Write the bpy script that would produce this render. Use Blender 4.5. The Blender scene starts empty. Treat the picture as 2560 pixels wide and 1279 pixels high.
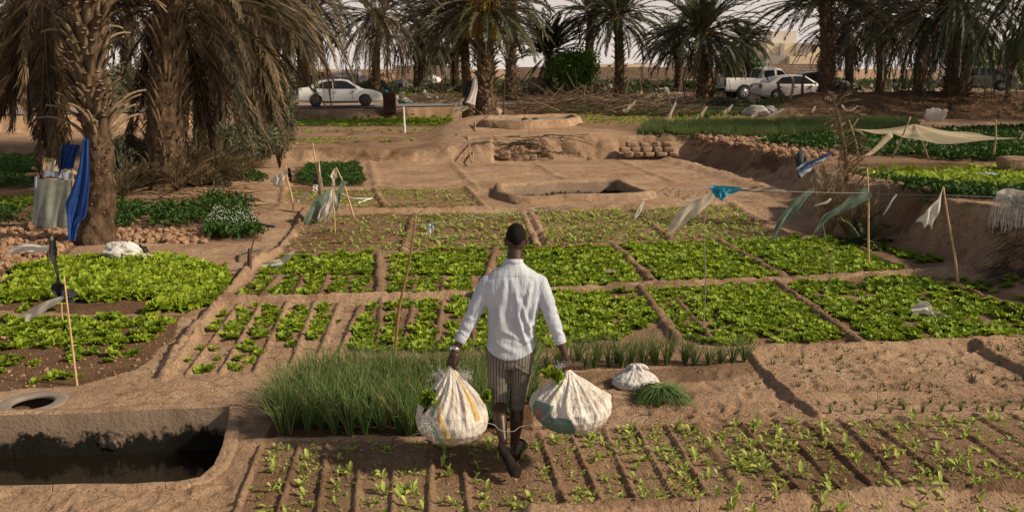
import bpy, math, random
import numpy as np

# ------------------------------------------------------------------ camera, sky, sun, exposure
F = 2200.0; W0, H0 = 2560.0, 1279.0; CH = 2.8
PITCH = math.radians(11.92)
scene = bpy.context.scene
COL = scene.collection
cam_d = bpy.data.cameras.new('camera'); cam = bpy.data.objects.new('camera', cam_d); COL.objects.link(cam)
cam_d.sensor_width = 36.0; cam_d.lens = 36.0 * F / W0; cam_d.clip_start = 0.1; cam_d.clip_end = 6000
cam.location = (0, 0, CH); cam.rotation_euler = (math.pi / 2 - PITCH, 0, 0)
cam_d.dof.use_dof = True; cam_d.dof.focus_distance = 6.6; cam_d.dof.aperture_fstop = 11
scene.camera = cam

SUN_EL = math.radians(35); SUN_AZ = math.radians(103)      # azimuth clockwise from +Y (view direction)
world = bpy.data.worlds.new('World'); scene.world = world; world.use_nodes = True
nt = world.node_tree; nt.nodes.clear()
wo = nt.nodes.new('ShaderNodeOutputWorld'); bg = nt.nodes.new('ShaderNodeBackground')
sky = nt.nodes.new('ShaderNodeTexSky'); sky.sky_type = 'NISHITA'; sky.sun_disc = False
sky.sun_elevation = SUN_EL; sky.sun_rotation = SUN_AZ
sky.air_density = 1.0; sky.dust_density = 6.0; sky.ozone_density = 1.0
mixs = nt.nodes.new('ShaderNodeMix'); mixs.data_type = 'RGBA'; mixs.inputs[0].default_value = 0.80
mixs.inputs[7].default_value = (5.9, 5.25, 4.85, 1)
tcw = nt.nodes.new('ShaderNodeTexCoord'); sxw = nt.nodes.new('ShaderNodeSeparateXYZ'); rw = nt.nodes.new('ShaderNodeValToRGB'); nt.links.new(tcw.outputs['Generated'], sxw.inputs[0]); nt.links.new(sxw.outputs[2], rw.inputs[0])
rw.color_ramp.elements[0].position = 0.0; rw.color_ramp.elements[0].color = (1, .92, .86, 1); rw.color_ramp.elements[1].position = 0.75; rw.color_ramp.elements[1].color = (.13, .155, .20, 1)
e_ = rw.color_ramp.elements.new(.25); e_.color = (.62, .60, .59, 1)
mul = nt.nodes.new('ShaderNodeMix'); mul.data_type = 'RGBA'; mul.blend_type = 'MULTIPLY'; mul.inputs[0].default_value = 1; mul.inputs[7].default_value = (9.0, 8.5, 8.2, 1); nt.links.new(rw.outputs[0], mul.inputs[6])
nt.links.new(sky.outputs[0], mixs.inputs[6]); nt.links.new(mul.outputs[2], mixs.inputs[7]); nt.links.new(mixs.outputs[2], bg.inputs[0])
bg.inputs[1].default_value = 0.10
nt.links.new(bg.outputs[0], wo.inputs[0])

sun_d = bpy.data.lights.new('sun', 'SUN'); sun = bpy.data.objects.new('sun', sun_d); COL.objects.link(sun)
sun_d.energy = 4.9; sun_d.angle = math.radians(3.0); sun_d.color = (1.0, 0.84, 0.63)
sv = np.array([math.sin(SUN_AZ) * math.cos(SUN_EL), math.cos(SUN_AZ) * math.cos(SUN_EL), math.sin(SUN_EL)])
from mathutils import Vector, Matrix
sun.rotation_euler = Vector(tuple(sv)).to_track_quat('Z', 'Y').to_euler()
sun.location = tuple(sv * 60)
scene.view_settings.view_transform = 'Standard'; scene.view_settings.look = 'None'
scene.view_settings.exposure = 0.10; scene.view_settings.gamma = 1
scene.cycles.max_bounces = 6; scene.cycles.transparent_max_bounces = 12
scene.cycles.diffuse_bounces = 3; scene.cycles.transmission_bounces = 4

rng = np.random.default_rng(7)
random.seed(7)

# ------------------------------------------------------------------ helpers: pixels of the survey photo to places in the world
CP, SP = math.cos(PITCH), math.sin(PITCH)
def ray(px, py):
    cx = (px - W0 / 2) / F; cy = (H0 / 2 - py) / F
    return np.array([cx, CP + cy * SP, -SP + cy * CP])
def G(px, py, z=0.0):
    d = ray(px, py); t = (z - CH) / d[2]
    return np.array([d[0] * t, d[1] * t, z])
def PY(px, py, Y):
    d = ray(px, py); t = Y / d[1]
    return np.array([d[0] * t, Y, CH + d[2] * t])
def GP(pts, z=0.0):
    return np.array([G(p[0], p[1], z)[:2] for p in pts])

def hash2(ix, iy, seed):
    h = (ix.astype(np.int64) * 374761393 + iy.astype(np.int64) * 668265263 + seed * 1442695041) & 0xffffffff
    h = ((h ^ (h >> 13)) * 1274126177) & 0xffffffff
    h = h ^ (h >> 16)
    return (h & 0xffff) / 65535.0
def noise(x, y, seed=0):
    x = np.asarray(x, float); y = np.asarray(y, float)
    ix = np.floor(x); iy = np.floor(y); fx = x - ix; fy = y - iy
    fx = fx * fx * (3 - 2 * fx); fy = fy * fy * (3 - 2 * fy)
    a = hash2(ix, iy, seed); b = hash2(ix + 1, iy, seed); c = hash2(ix, iy + 1, seed); d = hash2(ix + 1, iy + 1, seed)
    return (a * (1 - fx) + b * fx) * (1 - fy) + (c * (1 - fx) + d * fx) * fy
def fbm(x, y, seed=0, octs=4):
    s = 0; a = 0.5
    for o in range(octs):
        s = s + a * noise(x * 2 ** o, y * 2 ** o, seed + o * 17); a *= 0.5
    return s
def sstep(a, b, x):
    t = np.clip((x - a) / (b - a), 0, 1); return t * t * (3 - 2 * t)

def inside(poly, X, Y):
    poly = np.asarray(poly); r = np.zeros(X.shape, bool)
    x0, y0 = poly.min(0); x1, y1 = poly.max(0)
    m = (X >= x0) & (X <= x1) & (Y >= y0) & (Y <= y1)
    if not m.any(): return r
    xs, ys = X[m], Y[m]; c = np.zeros(xs.shape, bool); n = len(poly)
    for i in range(n):
        ax, ay = poly[i]; bx, by = poly[(i + 1) % n]
        cond = (ay > ys) != (by > ys)
        c ^= cond & (xs < (bx - ax) * (ys - ay) / ((by - ay) if by != ay else 1e-9) + ax)
    r[m] = c
    return r
def segdist(a, b, X, Y):
    dx, dy = b[0] - a[0], b[1] - a[1]; L2 = dx * dx + dy * dy + 1e-12
    t = np.clip(((X - a[0]) * dx + (Y - a[1]) * dy) / L2, 0, 1)
    return np.hypot(X - a[0] - t * dx, Y - a[1] - t * dy)
def polydist(pl, X, Y, closed=False):
    d = np.full(np.shape(X), 1e9); n = len(pl)
    for i in range(n if closed else n - 1):
        d = np.minimum(d, segdist(pl[i], pl[(i + 1) % n], X, Y))
    return d

# ------------------------------------------------------------------ mesh helpers
class MB:
    """collects vertices, faces and per-vertex attributes, then links them as one mesh object"""
    def __init__(s): s.V = []; s.Q = []; s.T = []; s.n = 0; s.A = {}; s.MQ = []; s.MT = []
    def add(s, V, Q=None, T=None, mi=0, **attrs):
        V = np.asarray(V, float).reshape(-1, 3); k = len(V)
        s.V.append(V)
        if Q is not None and len(Q): Q = np.asarray(Q, int).reshape(-1, 4); s.Q.append(Q + s.n); s.MQ.append(np.full(len(Q), mi))
        if T is not None and len(T): T = np.asarray(T, int).reshape(-1, 3); s.T.append(T + s.n); s.MT.append(np.full(len(T), mi))
        for a, v in attrs.items():
            s.A.setdefault(a, []).append((s.n, np.broadcast_to(np.asarray(v, float), (k,)).copy()))
        s.n += k
        return s
    def build(s, name, mats, parent=None, smooth=True, loc=None):
        me = bpy.data.meshes.new(name)
        V = np.concatenate(s.V) if s.V else np.zeros((0, 3))
        Q = np.concatenate(s.Q) if s.Q else np.zeros((0, 4), int); T = np.concatenate(s.T) if s.T else np.zeros((0, 3), int)
        if loc is not None: V = V - np.asarray(loc, float)
        me.vertices.add(len(V)); me.vertices.foreach_set('co', V.astype(np.float32).ravel())
        nl = Q.size + T.size
        me.loops.add(nl); me.loops.foreach_set('vertex_index', np.concatenate([Q.ravel(), T.ravel()]).astype(np.int32))
        me.polygons.add(len(Q) + len(T))
        st = np.concatenate([np.arange(len(Q)) * 4, Q.size + np.arange(len(T)) * 3]).astype(np.int32)
        me.polygons.foreach_set('loop_start', st)
        if not isinstance(mats, (list, tuple)): mats = [mats]
        for m in mats: me.materials.append(m)
        mi = np.concatenate([np.concatenate(s.MQ) if s.MQ else np.zeros(0, int), np.concatenate(s.MT) if s.MT else np.zeros(0, int)]).astype(np.int32)
        me.polygons.foreach_set('material_index', mi)
        me.polygons.foreach_set('use_smooth', np.full(len(mi), smooth))
        for a, lst in s.A.items():
            at = me.attributes.new(a, 'FLOAT', 'POINT'); arr = np.zeros(len(V), np.float32)
            for st_, v in lst: arr[st_:st_ + len(v)] = v
            at.data.foreach_set('value', arr)
        me.update(calc_edges=True); me.validate(clean_customdata=False)
        o = bpy.data.objects.new(name, me); COL.objects.link(o)
        if parent is not None: o.parent = parent
        elif loc is not None: o.location = tuple(loc)
        return o
def tag(o, label=None, cat=None, group=None, kind=None):
    if label: o['label'] = label
    if cat: o['category'] = cat
    if group: o['group'] = group
    if kind: o['kind'] = kind
    return o
def thing(name, label, cat, group=None, loc=(0, 0, 0), rz=0):
    o = bpy.data.objects.new(name, None); COL.objects.link(o); o.empty_display_size = 0.1
    o.location = tuple(loc); o.rotation_euler = (0, 0, rz)
    return tag(o, label, cat, group)
def grid_faces(nu, nv, close_v=False):
    i = np.arange(nu - 1)[:, None]; m = nv if close_v else nv - 1; j = np.arange(m)[None, :]; j2 = (j + 1) % nv
    return np.stack([i * nv + j, i * nv + j2, (i + 1) * nv + j2, (i + 1) * nv + j], -1).reshape(-1, 4)
def tube(mb, pts, rad, n=8, mi=0, cap=True, **at):
    pts = np.asarray(pts, float); k = len(pts); rad = np.broadcast_to(np.asarray(rad, float), (k,))
    tang = np.gradient(pts, axis=0); tang /= np.linalg.norm(tang, axis=1)[:, None] + 1e-9
    up = np.array([0, 0, 1.0]) if abs(tang[0][2]) < 0.9 else np.array([1.0, 0, 0])
    a0 = np.cross(tang[0], up); a0 /= np.linalg.norm(a0)
    V = []
    for i in range(k):
        a0 = a0 - tang[i] * a0.dot(tang[i]); a0 /= np.linalg.norm(a0); b0 = np.cross(tang[i], a0)
        th = np.arange(n) * 2 * math.pi / n
        V.append(pts[i] + rad[i] * (np.cos(th)[:, None] * a0 + np.sin(th)[:, None] * b0))
    V = np.concatenate(V); Q = grid_faces(k, n, True); T = []
    if cap:
        V = np.concatenate([V, pts[:1], pts[-1:]]); c0 = k * n; c1 = c0 + 1
        for j in range(n):
            T.append((c0, (j + 1) % n, j)); T.append((c1, (k - 1) * n + j, (k - 1) * n + (j + 1) % n))
    mb.add(V, Q, T, mi, **at); return mb
def box(mb, c, s, rz=0, mi=0, **at):
    x, y, z = [v / 2 for v in s]
    V = np.array([(-x, -y, -z), (x, -y, -z), (x, y, -z), (-x, y, -z), (-x, -y, z), (x, -y, z), (x, y, z), (-x, y, z)])
    R = np.array([[math.cos(rz), -math.sin(rz), 0], [math.sin(rz), math.cos(rz), 0], [0, 0, 1]])
    V = V @ R.T + np.asarray(c)
    mb.add(V, [(0, 3, 2, 1), (4, 5, 6, 7), (0, 1, 5, 4), (1, 2, 6, 5), (2, 3, 7, 6), (3, 0, 4, 7)], None, mi, **at); return mb
def sphere(mb, c, r, nu=10, nv=14, R=None, jit=0, seed=0, mi=0, **at):
    r = np.broadcast_to(np.asarray(r, float), (3,)); th = np.linspace(0, math.pi, nu)[:, None]; ph = (np.arange(nv) * 2 * math.pi / nv)[None, :]
    V = np.stack([np.sin(th) * np.cos(ph), np.sin(th) * np.sin(ph), np.cos(th) + 0 * ph], -1).reshape(-1, 3)
    if jit: V = V * (1 + jit * (fbm(V[:, 0] * 2.2 + 7 * seed, V[:, 1] * 2.2 + V[:, 2] * 2.9, seed, 3) - .45)[:, None] * 2)
    V = V * r
    if R is not None: V = V @ np.asarray(R).T
    mb.add(V + np.asarray(c), grid_faces(nu, nv, True), None, mi, **at); return mb
def rotz(a): return np.array([[math.cos(a), -math.sin(a), 0], [math.sin(a), math.cos(a), 0], [0, 0, 1.0]])
def bez(pts, n):
    """smooth curve through points (Catmull-Rom)"""
    P = np.asarray(pts, float); P = np.concatenate([2 * P[:1] - P[1:2], P, 2 * P[-1:] - P[-2:-1]])
    out = []; k = len(P) - 3; t = np.linspace(0, k, n)
    for u in t:
        i = min(int(u), k - 1); f = u - i; p0, p1, p2, p3 = P[i:i + 4]
        out.append(0.5 * ((2 * p1) + (-p0 + p2) * f + (2 * p0 - 5 * p1 + 4 * p2 - p3) * f * f + (-p0 + 3 * p1 - 3 * p2 + p3) * f ** 3))
    return np.array(out)

# ------------------------------------------------------------------ materials
def newmat(name, rough=0.8, spec=0.3):
    m = bpy.data.materials.new(name); m.use_nodes = True; n = m.node_tree; b = n.nodes['Principled BSDF']
    b.inputs['Roughness'].default_value = rough; b.inputs['Specular IOR Level'].default_value = spec
    return m, n, b
def N(n, t, **kw):
    o = n.nodes.new(t)
    for k, v in kw.items(): setattr(o, k, v)
    return o
def attr(n, name):
    a = N(n, 'ShaderNodeAttribute'); a.attribute_name = name; return a.outputs['Fac']
def mix(n, fac, a, b, bt='MIX'):
    m = N(n, 'ShaderNodeMix', data_type='RGBA', blend_type=bt)
    for s, v in ((0, fac), (6, a), (7, b)):
        if hasattr(v, 'is_linked'): n.links.new(v, m.inputs[s])
        elif s == 0: m.inputs[0].default_value = v
        else: m.inputs[s].default_value = (*v, 1)
    return m.outputs[2]
def noisen(n, scale, detail=4, rough=0.6, coord='Object', dist=0, vec=None):
    t = N(n, 'ShaderNodeTexNoise'); t.inputs['Scale'].default_value = scale; t.inputs['Detail'].default_value = detail
    t.inputs['Roughness'].default_value = rough; t.inputs['Distortion'].default_value = dist
    if vec is None:
        c = N(n, 'ShaderNodeTexCoord'); vec = c.outputs[coord]
    n.links.new(vec, t.inputs['Vector']); return t.outputs['Fac']
def ramp(n, fac, stops):
    r = N(n, 'ShaderNodeValToRGB'); e = r.color_ramp.elements
    while len(e) < len(stops): e.new(0.5)
    for q, (p, c) in zip(e, stops): q.position = p; q.color = (*c, 1) if len(c) == 3 else c
    n.links.new(fac, r.inputs[0]); return r.outputs[0]
def mathn(n, op, a, b=None):
    m = N(n, 'ShaderNodeMath', operation=op)
    for i, v in enumerate((a, b)):
        if v is None: continue
        if hasattr(v, 'is_linked'): n.links.new(v, m.inputs[i])
        else: m.inputs[i].default_value = v
    return m.outputs[0]
def bump(n, b, h, strength=0.5, dist=0.02):
    u = N(n, 'ShaderNodeBump'); u.inputs['Strength'].default_value = strength; u.inputs['Distance'].default_value = dist
    n.links.new(h, u.inputs['Height']); n.links.new(u.outputs[0], b.inputs['Normal']); return u
def stretch(n, sx, sy, sz, coord='Object'):
    c = N(n, 'ShaderNodeTexCoord'); mp = N(n, 'ShaderNodeMapping'); mp.inputs['Scale'].default_value = (sx, sy, sz)
    n.links.new(c.outputs[coord], mp.inputs[0]); return mp.outputs[0]

def simple(name, c1, c2, scale=8, rough=0.8, bs=0.3, bd=0.01, spec=0.3, bscale=None, metallic=0):
    m, n, b = newmat(name, rough, spec); f = noisen(n, scale)
    cc = ramp(n, f, [(0.3, c1), (0.7, c2)]); n.links.new(cc, b.inputs['Base Color'])
    if bs: bump(n, b, noisen(n, bscale or scale * 4, 3), bs, bd)
    b.inputs['Metallic'].default_value = metallic
    return m

def leafmat(name, dark, light, dryc=None, trans=0.35, rough=0.5, rnd=True):
    m = bpy.data.materials.new(name); m.use_nodes = True; n = m.node_tree; n.nodes.clear()
    out = N(n, 'ShaderNodeOutputMaterial'); b = N(n, 'ShaderNodeBsdfPrincipled'); tr = N(n, 'ShaderNodeBsdfTranslucent'); mx = N(n, 'ShaderNodeMixShader')
    b.inputs['Roughness'].default_value = rough; b.inputs['Specular IOR Level'].default_value = 0.25
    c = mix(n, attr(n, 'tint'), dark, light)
    if dryc is not None: c = mix(n, attr(n, 'dry'), c, mix(n, attr(n, 'tint'), dryc[0], dryc[1]))
    n.links.new(c, b.inputs['Base Color']); 
    n.links.new(c, tr.inputs[0]); mx.inputs[0].default_value = trans
    n.links.new(b.outputs[0], mx.inputs[1]); n.links.new(tr.outputs[0], mx.inputs[2]); n.links.new(mx.outputs[0], out.inputs[0])
    return m

M = {}
# soil: dry sand on paths, darker moist earth in the watered beds and shade painted on the right bank (attribute 'wet'), rough earth on banks (attribute 'rough')
m, n, b = newmat('soil', 0.95, 0.1)
big = noisen(n, 0.9, 5, 0.6); mid = noisen(n, 6, 6, 0.65); fine = noisen(n, 38, 5, 0.7)
dry = ramp(n, big, [(0.3, (0.30, 0.192, 0.122)), (0.5, (0.405, 0.270, 0.175)), (0.72, (0.52, 0.365, 0.245))])
dry = mix(n, 0.75, dry, ramp(n, mid, [(0.28, (0.55, 0.52, 0.48)), (0.52, (1, 1, 1)), (0.8, (1.22, 1.2, 1.15))]), 'MULTIPLY')
wet = ramp(n, mid, [(0.3, (0.090, 0.050, 0.028)), (0.6, (0.17, 0.100, 0.056)), (0.8, (0.29, 0.18, 0.11))])
w = attr(n, 'wet')
damp = ramp(n, noisen(n, 0.55, 6, 0.65, dist=.6), [(0.50, (0, 0, 0)), (0.68, (.34, .34, .34))])
wn = mathn(n, 'ADD', mathn(n, 'ADD', w, damp), mathn(n, 'MULTIPLY', mathn(n, 'SUBTRACT', mid, 0.5), 0.9))
col = mix(n, ramp(n, wn, [(0.2, (0, 0, 0)), (0.75, (1, 1, 1))]), dry, wet)
col = mix(n, 0.8, col, ramp(n, fine, [(0.3, (0.5, 0.47, 0.44)), (0.5, (1, 1, 1)), (0.72, (1.3, 1.28, 1.24))]), 'MULTIPLY')
# scattered dark crumbs and straw
vo = N(n, 'ShaderNodeTexVoronoi'); vo.inputs['Scale'].default_value = 22; tc = N(n, 'ShaderNodeTexCoord'); n.links.new(tc.outputs['Object'], vo.inputs['Vector'])
spk = ramp(n, vo.outputs['Distance'], [(0.10, (0.35, 0.3, 0.26)), (0.2, (1, 1, 1))])
col = mix(n, mathn(n, 'MULTIPLY', ramp(n, noisen(n, 2.3, 4), [(0.45, (0, 0, 0)), (0.62, (1, 1, 1))]), 0.8), col, mix(n, 1.0, col, spk, 'MULTIPLY'))
n.links.new(col, b.inputs['Base Color'])
hh = mathn(n, 'ADD', mathn(n, 'MULTIPLY', mid, 1.6), mathn(n, 'MULTIPLY', fine, 0.7))
hh = mathn(n, 'ADD', hh, mathn(n, 'MULTIPLY', noisen(n, 110, 3, .7), .35)); vc = N(n, 'ShaderNodeTexVoronoi', feature='DISTANCE_TO_EDGE'); vc.inputs['Scale'].default_value = 5.5; n.links.new(tc.outputs['Object'], vc.inputs['Vector'])
crk = ramp(n, vc.outputs['Distance'], [(0.0, (0, 0, 0)), (0.03, (1, 1, 1))]); hh = mathn(n, 'ADD', hh, mathn(n, 'MULTIPLY', mathn(n, 'MULTIPLY', crk, ramp(n, noisen(n, .8, 3), [(.48, (0, 0, 0)), (.6, (1, 1, 1))])), .5)); bump(n, b, hh, 0.85, 0.05)
M['soil'] = m

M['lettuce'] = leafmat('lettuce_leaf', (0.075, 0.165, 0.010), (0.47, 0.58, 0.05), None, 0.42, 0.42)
M['seedling'] = leafmat('seedling_leaf', (0.20, 0.30, 0.04), (0.56, 0.62, 0.16), None, 0.4, 0.5)
M['onion'] = leafmat('onion_leaf', (0.045, 0.105, 0.026), (0.27, 0.38, 0.115), ((0.32, 0.25, 0.12), (0.5, 0.4, 0.2)), 0.2, 0.45)
M['herb'] = leafmat('herb_leaf', (0.02, 0.055, 0.012), (0.075, 0.155, 0.02), None, 0.25, 0.55)
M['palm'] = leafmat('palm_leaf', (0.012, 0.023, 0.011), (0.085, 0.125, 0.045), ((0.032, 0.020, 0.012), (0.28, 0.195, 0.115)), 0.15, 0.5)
M['bush'] = leafmat('bush_leaf', (0.03, 0.085, 0.01), (0.20, 0.36, 0.03), None, 0.3, 0.5)
M['greybush'] = leafmat('grey_shrub_leaf', (0.05, 0.055, 0.03), (0.20, 0.20, 0.12), None, 0.2, 0.6)

# palm trunk
m, n, b = newmat('palm_trunk', 0.95, 0.1)
f = noisen(n, 9, 6, 0.7, vec=stretch(n, 1, 1, 0.55)); f2 = noisen(n, 45, 4, 0.7, vec=stretch(n, 1, 1, 0.4))
c = ramp(n, f, [(0.3, (0.03, 0.019, 0.012)), (0.5, (0.09, 0.06, 0.038)), (0.72, (0.21, 0.148, 0.095))])
c = mix(n, 0.7, c, ramp(n, f2, [(0.3, (0.45, 0.42, 0.4)), (0.6, (1.25, 1.2, 1.15))]), 'MULTIPLY')
tt = attr(n, 'tint'); c = mix(n, tt, c, mix(n, f, (0.20, 0.145, 0.09), (0.42, 0.32, 0.21)))
n.links.new(c, b.inputs['Base Color']); bump(n, b, mathn(n, 'ADD', f, mathn(n, 'MULTIPLY', f2, 0.6)), 0.9, 0.04); M['trunk'] = m

M['wood'] = simple('bare_wood', (0.22, 0.15, 0.09), (0.42, 0.30, 0.18), 14, 0.85, 0.4, 0.004)
M['darkwood'] = simple('dark_wood', (0.04, 0.026, 0.017), (0.11, 0.07, 0.045), 14, 0.85, 0.4, 0.004)
M['bamboo'] = simple('cane', (0.42, 0.27, 0.14), (0.62, 0.44, 0.25), 20, 0.6, 0.2, 0.002)
M['browncane'] = simple('brown_cane', (0.20, 0.11, 0.055), (0.36, 0.21, 0.11), 18, 0.6, 0.3, 0.003)
M['concrete'] = simple('cement', (0.21, 0.165, 0.13), (0.36, 0.29, 0.23), 3.5, 0.9, 0.4, 0.02, bscale=16)
M['stone'] = simple('stone', (0.18, 0.115, 0.075), (0.36, 0.25, 0.165), 5, 0.95, 0.7, 0.03, bscale=14)
M['clod'] = simple('clod', (0.20, 0.115, 0.068), (0.40, 0.25, 0.155), 5, 0.95, 0.7, 0.03, bscale=20)
M['oldcement'] = simple('old_cement', (0.10, 0.075, 0.055), (0.19, 0.15, 0.115), 9, 0.9, 0.5, 0.02)
M['rubber'] = simple('rubber', (0.025, 0.025, 0.026), (0.06, 0.058, 0.055), 12, 0.75, 0.3, 0.004)
M['dustyrubber'] = simple('dusty_rubber', (0.17, 0.14, 0.12), (0.27, 0.22, 0.18), 9, 0.9, 0.4, 0.006)
M['hose'] = simple('hose', (0.08, 0.08, 0.08), (0.16, 0.15, 0.14), 9, 0.5, 0.2, 0.003)
M['string'] = simple('string', (0.45, 0.44, 0.42), (0.62, 0.6, 0.58), 9, 0.7, 0, 0); M['line'] = simple('grey_line', (0.20, 0.22, 0.23), (0.34, 0.35, 0.36), 9, 0.6, 0, 0)
M['wire'] = simple('wire', (0.16, 0.13, 0.11), (0.3, 0.27, 0.25), 9, 0.5, 0, 0)

def cloth(name, c1, c2, trans=0.0, rough=0.85, weave=500):
    m = bpy.data.materials.new(name); m.use_nodes = True; n = m.node_tree; b = n.nodes['Principled BSDF']; out = n.nodes['Material Output']
    b.inputs['Roughness'].default_value = rough; b.inputs['Specular IOR Level'].default_value = 0.2
    f = noisen(n, 9, 5, 0.65); c = ramp(n, f, [(0.3, c1), (0.68, c2)]); n.links.new(c, b.inputs['Base Color'])
    bump(n, b, noisen(n, 60, 3, 0.6, vec=stretch(n, 1, 1, 0.3)), 0.35, 0.006)
    if trans:
        tr = N(n, 'ShaderNodeBsdfTranslucent'); mx = N(n, 'ShaderNodeMixShader'); mx.inputs[0].default_value = trans
        n.links.new(c, tr.inputs[0]); n.links.new(b.outputs[0], mx.inputs[1]); n.links.new(tr.outputs[0], mx.inputs[2]); n.links.new(mx.outputs[0], out.inputs[0])
    return m
M['whiterag'] = cloth('white_rag', (0.55, 0.52, 0.46), (0.78, 0.75, 0.68), 0.35)
M['creamrag'] = cloth('cream_rag', (0.5, 0.43, 0.34), (0.72, 0.64, 0.52), 0.35)
M['greenrag'] = cloth('green_net_rag', (0.09, 0.15, 0.11), (0.25, 0.31, 0.24), 0.3)
M['bluerag'] = cloth('blue_rag', (0.015, 0.04, 0.16), (0.02, 0.075, 0.30), 0.1)
M['turqrag'] = cloth('turquoise_rag', (0.02, 0.22, 0.34), (0.06, 0.38, 0.52), 0.3)
M['greycloth'] = cloth('grey_green_cloth', (0.20, 0.235, 0.20), (0.33, 0.36, 0.31), 0.1)
M['paleblue'] = cloth('pale_blue_tarp', (0.16, 0.24, 0.40), (0.5, 0.55, 0.62), 0.1)
M['blackplastic'] = simple('black_plastic', (0.008, 0.008, 0.009), (0.02, 0.02, 0.022), 20, 0.35, 0.6, 0.02)
M['greyplastic'] = simple('grey_plastic', (0.26, 0.25, 0.25), (0.4, 0.38, 0.37), 6, 0.6, 0.4, 0.02)
M['whiteplastic'] = simple('white_plastic', (0.6, 0.58, 0.55), (0.8, 0.78, 0.75), 6, 0.6, 0.4, 0.02)
M['rust'] = simple('rusty_steel', (0.035, 0.015, 0.011), (0.075, 0.03, 0.02), 6, 0.8, 0.3, 0.01)
M['brick'] = None
def brickmat(name, c1, c2, mortar, sc, bw=0.5, rh=0.25):
    m, n, b = newmat(name, 0.95, 0.1); t = N(n, 'ShaderNodeTexBrick'); tc = N(n, 'ShaderNodeTexCoord')
    mp = N(n, 'ShaderNodeMapping'); mp.inputs['Rotation'].default_value = (math.pi / 2, 0, 0); n.links.new(tc.outputs['Object'], mp.inputs[0]); n.links.new(mp.outputs[0], t.inputs['Vector'])
    t.inputs['Color1'].default_value = (*c1, 1); t.inputs['Color2'].default_value = (*c2, 1); t.inputs['Mortar'].default_value = (*mortar, 1)
    t.inputs['Scale'].default_value = sc; t.inputs['Mortar Size'].default_value = 0.03; t.inputs['Brick Width'].default_value = bw; t.inputs['Row Height'].default_value = rh
    cc = mix(n, 0.6, t.outputs[0], ramp(n, noisen(n, 1.2, 5), [(0.3, (0.6, 0.58, 0.55)), (0.7, (1.15, 1.12, 1.1))]), 'MULTIPLY')
    n.links.new(cc, b.inputs['Base Color']); bump(n, b, t.outputs['Fac'], -0.6, 0.03); return m
M['brick'] = brickmat('cement_block', (0.42, 0.33, 0.26), (0.34, 0.265, 0.205), (0.19, 0.14, 0.11), 1.0)
M['asphalt'] = simple('asphalt', (0.16, 0.15, 0.15), (0.23, 0.215, 0.205), 3, 0.9, 0.2, 0.01)
M['cream'] = simple('cream_plaster', (0.66, 0.55, 0.38), (0.74, 0.64, 0.47), 1.5, 0.9, 0.1, 0.01)
M['whitewall'] = simple('white_plaster', (0.6, 0.56, 0.5), (0.7, 0.66, 0.6), 1.5, 0.9, 0.1, 0.01)
M['greywall'] = simple('grey_plaster', (0.33, 0.3, 0.28), (0.42, 0.39, 0.36), 1.5, 0.9, 0.1, 0.01)
m, n, b = newmat('dark_water', 0.05, 0.5); b.inputs['Base Color'].default_value = (0.010, 0.009, 0.006, 1)
bump(n, b, noisen(n, 9, 3), 0.08, 0.02); M['water'] = m

# inner faces of the water tanks: bare cement above, black algae towards the water line (a real stain)
def tankwall(name, z_hi, z_lo):
    m, n, b = newmat(name, 0.85, 0.25); g = N(n, 'ShaderNodeNewGeometry'); sx = N(n, 'ShaderNodeSeparateXYZ'); n.links.new(g.outputs['Position'], sx.inputs[0])
    f = noisen(n, 3.2, 6, 0.7, vec=stretch(n, 1, 1, 0.7)); fine = noisen(n, 26, 4, 0.7)
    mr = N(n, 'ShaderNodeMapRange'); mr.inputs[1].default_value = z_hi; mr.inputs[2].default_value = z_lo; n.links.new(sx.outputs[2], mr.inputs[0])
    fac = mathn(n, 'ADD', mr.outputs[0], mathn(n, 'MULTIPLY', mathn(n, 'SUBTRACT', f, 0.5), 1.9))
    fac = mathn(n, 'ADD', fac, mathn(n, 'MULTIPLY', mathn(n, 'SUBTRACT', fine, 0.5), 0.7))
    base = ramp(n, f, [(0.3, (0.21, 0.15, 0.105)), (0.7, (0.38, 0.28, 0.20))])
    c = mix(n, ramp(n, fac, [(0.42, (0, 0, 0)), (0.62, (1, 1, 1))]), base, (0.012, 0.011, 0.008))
    n.links.new(c, b.inputs['Base Color']); bump(n, b, mathn(n, 'ADD', f, fine), 0.5, 0.02); return m

# ------------------------------------------------------------------ the lie of the land
FOOT_PX = [(2900, 840), (2560, 735), (2450, 688), (2385, 650), (2215, 602), (2110, 588), (2045, 565), (1985, 500), (1900, 452), (1800, 424), (1710, 400),
           (1600, 397), (1400, 398), (1230, 402), (1150, 404), (900, 404), (700, 408), (560, 402), (420, 392), (120, 388), (-500, 386)]
TERR = np.concatenate([GP(FOOT_PX), [(-60, 30), (-400, 60), (-400, 3000), (3000, 3000), (3000, 4), (20, 3)]])
FOOT = GP(FOOT_PX)
def road_edge(x): return np.interp(x, [-70, -35, -19, -10.8, -3.2, 4, 12, 20, 60], [14, 28, 37.5, 44.6, 46.8, 47.6, 48, 49, 53])
def road_z(x): return np.interp(x, [-35, -10, 0, 12, 16, 27, 60], [1.05, 0.86, 0.92, 1.02, 1.10, 1.50, 1.65])
RW = 5.2
PLAT = GP([(1200, 340), (1190, 312), (1210, 296), (1445, 290), (1600, 312), (1660, 328), (1640, 343), (1400, 342), (1250, 343)], 0.64)

BUNDS = []          # (segment a, b, half width, height)
def bund(pts, w, h, z=0.0):
    p = GP(pts, z)
    for i in range(len(p) - 1): BUNDS.append((p[i], p[i + 1], w, h))
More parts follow.
